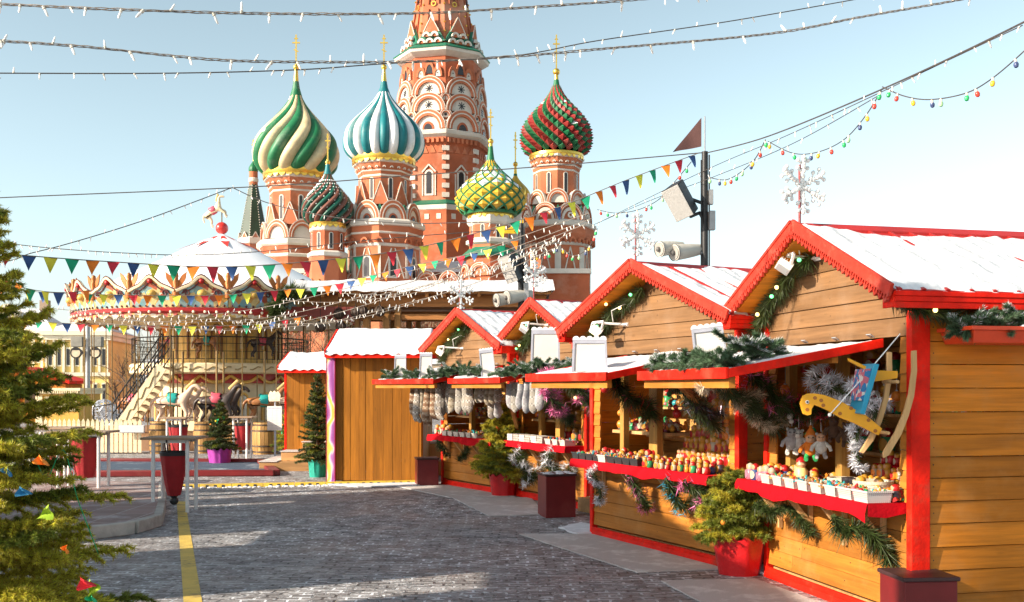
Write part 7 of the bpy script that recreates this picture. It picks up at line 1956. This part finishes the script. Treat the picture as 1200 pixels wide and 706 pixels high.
for i, (px, Y, Ht, lab) in enumerate(((172, 52, 6, 'small bare tree behind the carousel stair'), (300, 55, 7.5, 'bare tree behind the right half of the carousel'), (338, 50, 7, 'bare tree showing between the carousel and the pavilion'), (372, 54, 7, 'bare tree behind the hanging pavilion ornaments'), (408, 58, 6.5, 'bare tree behind the pavilion posts'), (140, 70, 5, 'distant bare tree between the yellow house and the carousel'))): bare_tree(lab, (px - CX) / F * Y, Y, Ht, 40 + i)
tw_w = thing('retaining_wall', 'snow topped low wall behind the carousel and pavilion', 'wall', (-8, 62, 0)); m = MB(); m.bx(-14, 16, 0, 1, -1, 3.2); m.build('wall', mat('rubble_wall', (.34, .26, .18), .9, .25, .8, .3), tw_w, smooth=False); m = MB(); m.bx(-14.1, 16.1, -.1, 1.1, 3.2, 3.5); m.build('snow', SNOW, tw_w, smooth=False)

# ================================================================== speaker poles
def pole(label, px, ytop, Y, flagpts, flagcol, spk, horns, r=.055, hornlab=None, spklab=None, flaglab=None):
    k = Y / F; x = (px - CX) * k; z = lambda py: H + (HY - py) * k
    o = thing('loudspeaker_pole', label, 'pole', (x, Y, 0)); m = MB(); m.tube([(0, 0, 0), (0, 0, z(ytop))], [r * 1.1, r], 10); m.tube([(r * 1.3, -.02, .2), (r * 1.3, -.02, z(ytop + 4))], .014, 5); m.tube([(-r * 1.25, -.02, .2), (-r * 1.25, -.02, z(ytop + 10))], .01, 5)
    m.build('shaft', BLACK, o); m = MB(); m.bx(r, r + .10, -.09, .05, z(400 if px > 700 else 340), z(ytop + 55)) if False else m.bx(r + .01, r + .11, -.09, .05, z(ytop + 92), z(ytop + 70)); m.bx(r + .01, r + .08, -.07, .05, z(ytop + 62), z(ytop + 45)); m.build('cable_box', GREYM, o, smooth=False)
    f = thing('pennant_flag', flaglab, 'flag', (x, Y, z(max(p[1] for p in flagpts))))
    m = MB(); q = [((a - px) * k, z(b) - f.location.z) for a, b in flagpts]; n = 10; vs = []; fs = []
    top, bot, tip = Vector((q[0][0], 0, q[0][1])), Vector((q[1][0], 0, q[1][1])), Vector((q[2][0], 0, q[2][1]))
    for i in range(n + 1):
        t = i / n; a = top.lerp(tip, t); b = bot.lerp(tip, t)
        for j in range(4): p = a.lerp(b, j / 3); vs.append((p.x, .05 * math.sin(t * 5 + j * .3) * t, p.z))
    for i in range(n):
        for j in range(3): fs.append((i * 4 + j, i * 4 + j + 1, (i + 1) * 4 + j + 1, (i + 1) * 4 + j))
    m.add(vs, fs); m.build('cloth', flagcol, f); m = MB(); m.tube([(0, .0, -.1), (0, 0, top.z + .02)], .012, 6); m.build('staff', GREYM, f)
    (sx, sy, sw, sh, st_) = spk
    s = thing('loudspeaker', spklab, 'loudspeaker', ((sx - CX) * k, Y - .12, z(sy)), 0); Mx = Matrix.Rotation(R(st_), 4, 'Y') @ Matrix.Rotation(R(-38), 4, 'Z') @ Matrix.Rotation(R(14), 4, 'X'); w, h = sw * k, sh * k
    m = MB(); m.hexa([Mx @ Vector(p) for p in ((-w / 2, -w * .55, -h / 2), (w / 2, -w * .55, -h / 2), (w * .34, w * .55, -h / 2), (-w * .34, w * .55, -h / 2), (-w / 2, -w * .55, h / 2), (w / 2, -w * .55, h / 2), (w * .34, w * .55, h / 2), (-w * .34, w * .55, h / 2))]); m.build('cabinet', BLACK, s, smooth=False, bevel=.02)
    m = MB(); m.bx(-w * .49, w * .49, -w * .60, -w * .555, -h * .49, h * .49, 0, Mx); m.build('grille', mat('pale_grille', (.36, .35, .33), .6, .1, 30, .3), s, smooth=False, bevel=.012)
    m = MB(); m.tube([Mx @ Vector((0, w * .5, 0)), Vector(((px - sx) * k, .12, -.05))], .03, 6); m.tube([Mx @ Vector((0, 0, -h * .55)), Mx @ Vector((.1, w * .5, -h * .62)), Vector(((px - sx) * k, .12, -h * .6))], .035, 6); m.build('bracket', BLACK, s)
    for i, (hx_, hy_, ln, rr) in enumerate(horns):
        s = thing('horn_speaker', hornlab[i], 'loudspeaker', ((hx_ - CX) * k, Y - .2, z(hy_)), 0, None); d = Vector((.86, .50, .16)).normalized(); L = ln * k; rr *= k
        m = MB(); m.tube([Vector((0, 0, 0)), d * L * .35, d * L * .7, d * L], [rr, rr * .93, rr * .80, rr * .62], 18, 0, True); h_ = m.build('barrel', mat('horn_beige', (.50, .47, .41), .5, .08, 8, .05), s)
        m = MB(); m.tube([d * -.012, d * .02], [rr * 1.07, rr * 1.07], 18, 0, False); m.tube([d * -.004, d * -.014], rr * .85, 18); m.build('mouth_ring', mat('horn_grey', (.30, .28, .25), .5), s); m = MB(); m.ball(d * -.03, rr * .34, 10, 8); m.build('driver', mat('horn_dark', (.12, .11, .1), .5), s)
        m = MB(); m.tube([d * L * .8, Vector(((px - hx_) * k, .2, -.05))], .028, 6); m.build('arm', GREYM, s)
    return o
pole('tall black pole carrying a loudspeaker and two horns behind the second stall', 826, 178, 17.6, [(822, 138), (822, 172), (788, 179)], mat('maroon_flag', (.10, .045, .04), .8, .1, 4, 0), (797, 236, 24, 40, -22), [(771, 294, 34, 9), (788, 298, 42, 9.5)], hornlab=['left grey horn speaker on the tall black pole', 'right grey horn speaker on the tall black pole, in front'], spklab='loudspeaker with a pale front tilted down on the tall black pole', flaglab='dark maroon pennant on top of the tall black pole')
pole('shorter speaker pole with a yellow flag behind the farthest stalls', 611, 262, 23.5, [(613, 256), (614, 274), (587, 274)], mat('yellow_flag', (.80, .46, .02), .8, .1, 4, 0), (600, 314, 17, 32, -14), [(582, 353, 26, 7.5), (594, 350, 34, 8)], hornlab=['left white horn speaker behind the farthest stall', 'right white horn speaker behind the farthest stall'], spklab='loudspeaker with a pale front below the yellow flag', flaglab='yellow triangular flag on the shorter speaker pole')

# ================================================================== overhead strings
WIRE = mat('dark_wire', (.06, .05, .045), .6); WIREL = mat('pale_wire', (.20, .17, .145), .6)
BW = mat('white_bulb', (.86, .84, .80), .3, .03, 5, 0)
b_ = MB(); b_.lathe([(.010, 0), (.011, -.018), (.007, -.02), (.0085, -.035), (.007, -.062), (.001, -.072)], 8, (0, 0), [1, 1, 0, 0, 0]); BULB = b_.mesh('bulb', [BW, mat('bulb_socket', (.6, .55, .46), .6)])
def strand(label, pts, sag=None, bulbs=30, size=1.0, wr=.006, wire=None, twist=False, coloured=False, cat='string lights', group=None, seed=0, name='string_light', up=.35):
    P = spline([at(*p) for p in pts], 10); o = P[0].copy(); gg = random.Random(seed + len(label))
    root = thing(name, label, cat, o, 0, group); Q = [p - o for p in P]
    m = MB()
    if twist:
        Ln = [0.0]
        for a, b in zip(Q, Q[1:]): Ln.append(Ln[-1] + (b - a).length)
        R2 = resample(Q, .03); 
        for ph in (0, 2.1, 4.2): m.tube([p + Vector((0, math.cos(i * .55 + ph), math.sin(i * .55 + ph))) * wr * (1.1 + .5 * mnoise.noise(p * 3)) for i, p in enumerate(R2)], wr * .55, 4)
    else: m.tube(Q, wr, 5)
    m.build('wire', wire or WIRE, root)
    for i in range(bulbs):
        f = (i + gg.uniform(.2, .8)) / bulbs; j = f * (len(Q) - 1); a = int(j); p = Q[a].lerp(Q[min(a + 1, len(Q) - 1)], j - a)
        if coloured: inst('bulb', CB[i % len(CB)], root, p, (gg.uniform(-.25, .25), gg.uniform(-.3, .3), 0), size)
        else: inst('bulb', BULB, root, p, (gg.uniform(-.5, .5) + (PI if gg.random() < up else 0), gg.uniform(-.6, .6), 0), size * gg.uniform(.8, 1.15))
    return root
CB = []
for c in ((.03, .42, .12), (.62, .05, .03), (.78, .45, .03), (.05, .07, .16), (.35, .62, .30)):
    b_ = MB(); b_.lathe([(.014, 0), (.016, -.012), (.016, -.035), (.018, -.037), (.028, -.055), (.030, -.075), (.022, -.098), (.001, -.108)], 10, (0, 0), [1, 1, 1, 0, 0, 0, 0]); CB.append(b_.mesh('bulb', [mat('bulb_%d' % len(CB), c, .25, .03, 5, 0, coat=.3), mat('bulb_socket', (.6, .55, .46), .6)]))
strand('topmost thick string of white bulbs crossing the whole sky', [(-700, -40, 7), (-60, 2, 7), (0, 5, 7), (130, 11, 7), (300, 16, 7.2), (480, 16, 7.4), (600, 10, 7.6), (745, 0, 7.8), (830, -8, 8)], bulbs=38, size=1.0, wr=.0065, twist=True, wire=WIREL)
strand('second thick string of white bulbs sagging across the sky above the domes', [(-700, -30, 7.5), (-60, 42, 7.5), (0, 48, 7.5), (100, 55, 7.6), (250, 70, 7.8), (370, 73, 8), (500, 72, 8.2), (620, 65, 8.4), (700, 58, 8.6), (900, 40, 9), (1010, 20, 9.2), (1125, 0, 9.4), (1180, -12, 9.6)], bulbs=48, size=1.05, wr=.007, twist=True, wire=WIREL)
strand('thinner string of white bulbs rising to the right behind the two thick ones', [(-600, 70, 11), (-60, 85, 11), (0, 86, 11), (200, 86, 11.2), (350, 82, 11.5), (450, 75, 12), (600, 66, 12.5), (700, 48, 13), (850, 26, 13.5), (1000, 0, 14), (1060, -12, 14)], bulbs=60, size=1.05, wr=.007)
strand('plain dark cable crossing in front of the domes', [(-500, 255, 19), (-60, 236, 19), (0, 232, 19), (300, 219, 19), (480, 206, 19), (640, 195, 18.6), (826, 179, 18)], bulbs=0, wr=.010, cat='cable', name='cable')
strand('dark cable climbing from the tall black pole to the upper right', [(826, 180, 17.7), (900, 160, 15), (1040, 102, 12), (1198, 27, 9.5), (1300, -30, 8.5)], bulbs=0, wr=.010, cat='cable', name='cable')
strand('string of white bulbs just below the climbing cable', [(700, 262, 20), (826, 200, 17.5), (920, 160, 15), (1020, 114, 12.3), (1100, 76, 11), (1198, 30, 9.7)], bulbs=30, size=1.0, wr=.006)
strand('lower string of white bulbs joining the climbing cable', [(690, 266, 20.5), (760, 236, 19), (840, 206, 17), (930, 168, 14.6), (1030, 112, 12.1)], bulbs=24, size=1.0, wr=.006)
strand('coloured bulb string drooping from the cable to the right edge', [(1034, 102, 12), (1060, 113, 11.6), (1090, 117, 11.2), (1130, 110, 10.7), (1160, 94, 10.3), (1198, 62, 9.9), (1230, 30, 9.7)], bulbs=11, coloured=True, size=.85, wr=.007)
strand('coloured bulb string drooping from the cable down to the left', [(1034, 104, 12), (1015, 135, 12.5), (990, 163, 13), (960, 178, 13.6), (930, 180, 14.2), (900, 166, 15)], bulbs=13, coloured=True, size=.9, wr=.007)
strand('coloured bulb string hanging right of the tall black pole', [(897, 164, 15), (885, 186, 15.6), (868, 202, 16.2), (850, 211, 17), (830, 208, 17.5)], bulbs=10, coloured=True, size=.95, wr=.008)
strand('coloured bulb string hanging left of the tall black pole', [(810, 190, 17.6), (790, 214, 18.2), (772, 234, 18.8), (748, 246, 19.4), (722, 250, 20), (700, 246, 20.5)], bulbs=12, coloured=True, size=.95, wr=.008)
strand('loop of coloured bulbs before the red and green domed tower', [(700, 268, 21), (690, 290, 21.3), (672, 300, 21.6), (655, 290, 22), (640, 298, 22.2), (622, 300, 22.5)], bulbs=14, coloured=True, size=1.05, wr=.010)
strand('thin string of white bulbs rising from the left edge to above the carousel horse', [(-400, 330, 24), (-40, 312, 24), (40, 296, 24), (100, 280, 24.5), (170, 258, 25), (230, 236, 25.5), (272, 220, 26)], bulbs=30, size=1.4, wr=.012)
strand('thin string of white bulbs falling from above the carousel across the towers', [(272, 220, 26), (320, 240, 26), (400, 256, 25.5), (480, 262, 25), (560, 261, 24.5), (611, 266, 23.6)], bulbs=24, size=1.4, wr=.012)
strand('thin string of white bulbs along the carousel tent above the main bunting', [(-400, 240, 22), (-40, 280, 22), (60, 291, 22), (150, 297, 22), (230, 299, 22.5), (330, 293, 23), (450, 280, 23.2), (611, 268, 23.4)], bulbs=64, size=1.3, wr=.010)
for i, (l, mdl, e) in enumerate((((60, 362, 25), (300, 362, 25), (690, 250, 20)), ((90, 372, 25.5), (340, 368, 25), (694, 256, 20)), ((110, 378, 26), (350, 378, 25), (688, 262, 20)), ((330, 352, 26), (470, 340, 25), (640, 290, 22)), ((300, 380, 26.5), (460, 360, 25), (660, 286, 21.5)), ((90, 364, 26.5), (250, 374, 26.2), (348, 366, 26)), ((150, 374, 27), (330, 384, 26.5), (520, 344, 25)), ((420, 352, 25), (540, 322, 24), (670, 272, 21)), ((400, 344, 25.4), (520, 330, 24.3), (650, 280, 22)))):
    lab = ('highest of the dense bulb strings fanning from the carousel crown to the right', 'second highest dense bulb string fanning from the carousel crown', 'third dense bulb string fanning from the carousel crown', 'dense bulb string starting at the snowy pavilion roof', 'dense bulb string hanging lowest under the pavilion eave', 'short dense bulb string along the bottom of the carousel crown', 'long dense bulb string dipping below the pavilion eave', 'dense bulb string before the cathedral foot, right half', 'dense bulb string crossing the pavilion snow')[i]
    m1 = ((l[0] + mdl[0]) / 2, (l[1] + mdl[1]) / 2 + 8, (l[2] + mdl[2]) / 2); m2 = ((e[0] + mdl[0]) / 2, (e[1] + mdl[1]) / 2 + 8, (e[2] + mdl[2]) / 2)
    strand(lab, [l, m1, mdl, m2, e], bulbs=52, size=1.25, wr=.007, wire=WIREL, up=.4, seed=i)

FC = [mat(n + '_pennant', c, .8, .08, 3, 0) for n, c in (('blue', (.035, .09, .24)), ('red', (.62, .03, .05)), ('orange', (.80, .20, .015)), ('green', (.01, .33, .16)), ('yellow', (.78, .72, .06)))]
def pen_mesh(w, h, c):
    m = MB(); n = 5; vs = []; fs = []
    for i in range(n + 1):
        t = i / n
        for sx in (-1, 0, 1): vs.append((sx * w / 2 * (1 - t) + .0, .02 * math.sin(t * 3 + sx) * w / .2, -h * t))
    for i in range(n):
        for j in range(2): fs.append((i * 3 + j, i * 3 + j + 1, (i + 1) * 3 + j + 1, (i + 1) * 3 + j))
    m.add(vs, fs); return m.mesh('pennant', c)
PM = [pen_mesh(.27, .32, c) for c in FC]
def bunting(label, pts, step, sc, seed=0):
    P = spline([at(*p) for p in pts], 12); o = P[0].copy(); root = thing('bunting', label, 'bunting', o, 0, None); gg = random.Random(seed)
    m = MB(); Q = [p - o for p in P]; m.tube(Q, .008, 5); m.build('cord', WIREL, root)
    R3 = resample(Q, step)
    for i, p in enumerate(R3[:-1]):
        d = R3[i + 1] - p
        inst('pennant', PM[(i + seed) % 5], root, p + d * .5, (gg.uniform(-.3, .3), -.6 * math.atan2(d.z, (d.x ** 2 + d.y ** 2) ** .5), math.atan2(d.y, d.x) + gg.uniform(-.35, .35)), sc * gg.uniform(.9, 1.1))
bunting('main line of bright pennants falling from the tall black pole across to the left edge', [(818, 180, 17.8), (740, 209, 17.4), (660, 241, 17), (570, 270, 16.5), (480, 292, 16), (380, 305, 15.5), (260, 313, 15), (130, 307, 14.5), (10, 298, 14), (-60, 290, 14), (-500, 230, 14)], .27, .68)
bunting('second line of small pennants from the yellow flag pole toward the pavilion', [(611, 280, 23.4), (560, 296, 23.6), (500, 308, 24), (440, 322, 24.5), (392, 334, 25), (340, 340, 25)], .33, .75, 2)
bunting('line of small pennants running along the carousel crown', [(-350, 290, 24), (-30, 330, 24), (40, 342, 24), (150, 346, 24.5), (260, 346, 25), (350, 338, 25.5)], .33, .78, 1)
bunting('line of tiny pennants below the carousel crown', [(-350, 320, 26), (-30, 366, 26), (60, 378, 26), (180, 382, 26.5), (290, 381, 27), (360, 370, 27)], .34, .75, 3)
bunting('short line of small pennants left of the carousel near the large fir', [(-400, 280, 20), (-20, 322, 20), (30, 338, 20), (70, 343, 20.5), (110, 340, 21)], .28, .8, 2)

# ================================================================== unseen hall added left of the street to shade the cobbles and stalls
hall = thing('shade_hall', 'unseen timber hall added left of the street, its gapped bays shading the cobbles', 'shade caster', (-9.0, 0, 0))
def bay(y0, y1, h, z0=0.0):
    m = MB(); vplanks(m, y0, y1, 0, z0, h, .16, int(y0 * 7) + 3, 1, 'y'); m.build('wall', W_VERT, hall, smooth=False)
for (y0, y1, z0, h) in ((.95, 1.70, 0, 8.35), (1.70, 4.75, 0, 5.6), (5.65, 8.6, 0, 5.6), (9.75, 13.0, 0, 5.0), (13.25, 14.2, 0, 5.0), (4.75, 5.65, 0, 2.4), (8.6, 9.75, 0, 1.5), (13.0, 13.25, 0, 1.5), (4.75, 5.65, 4.5, 5.6), (8.6, 9.75, 3.1, 5.6), (13.0, 13.25, 2.9, 5.0)): bay(y0, y1, h, z0)  # bay heights and gaps shaped to set the shade edge and sun strips
for y0, y1, h in ((.6, 1.72, 8.35), (1.72, 9.6, 5.6), (9.6, 14.3, 5.0)):
    m = MB(); m.bx(-2.0, .25, y0, y1 - .002, h, h + .12); hr = m.build('roof', ROOFRED, hall, smooth=False); m = MB(); m.bx(-1.9, .15, y0 + .05, y1 - .05, h + .121, h + .2); m.build('roof_snow', SNOW, hr, smooth=False)
for y in (1.9, 3.8, 6.9, 11.0, 13.9):
    m = MB(); m.bx(-1.8, -1.6, y, y + .2, 0, 4.95 if y > 9 else 5.55); m.build('post', W_POST, hall, smooth=False)
# thicket
tk = MB(); gq = np.random.default_rng(5); n = 16000
x = gq.uniform(-24, -4, n); zz = gq.uniform(0, 1, n) ** .8; top = 6.8 + 1.2 * np.sin(x * .9) + .8 * np.sin(x * 2.3 + 1); base = np.stack([x, gq.uniform(0, 5, n), -1 + zz * (top + 1)], 1)
dr = gq.normal(0, 1, (n, 3)) * (.5, .3, .3) + (0, 0, .75); l = gq.uniform(.4, 1.1, n)[:, None]; w = gq.normal(0, 1, (n, 3)); w[:, 2] = 0
w /= np.linalg.norm(w, axis=1)[:, None]; A = np.stack([base - w * .022, base + w * .022, base + dr * l], 1); tk.tri(A, 0)
tag(tk.build('bare_thicket', mat('thicket_brown', (.19, .125, .075), .9, .2, 1, 0, island=.5), None, smooth=False, loc=(0, 66, 0)), 'mass of bare brown brush behind the carousel and pavilion', 'brush', None, 'stuff')
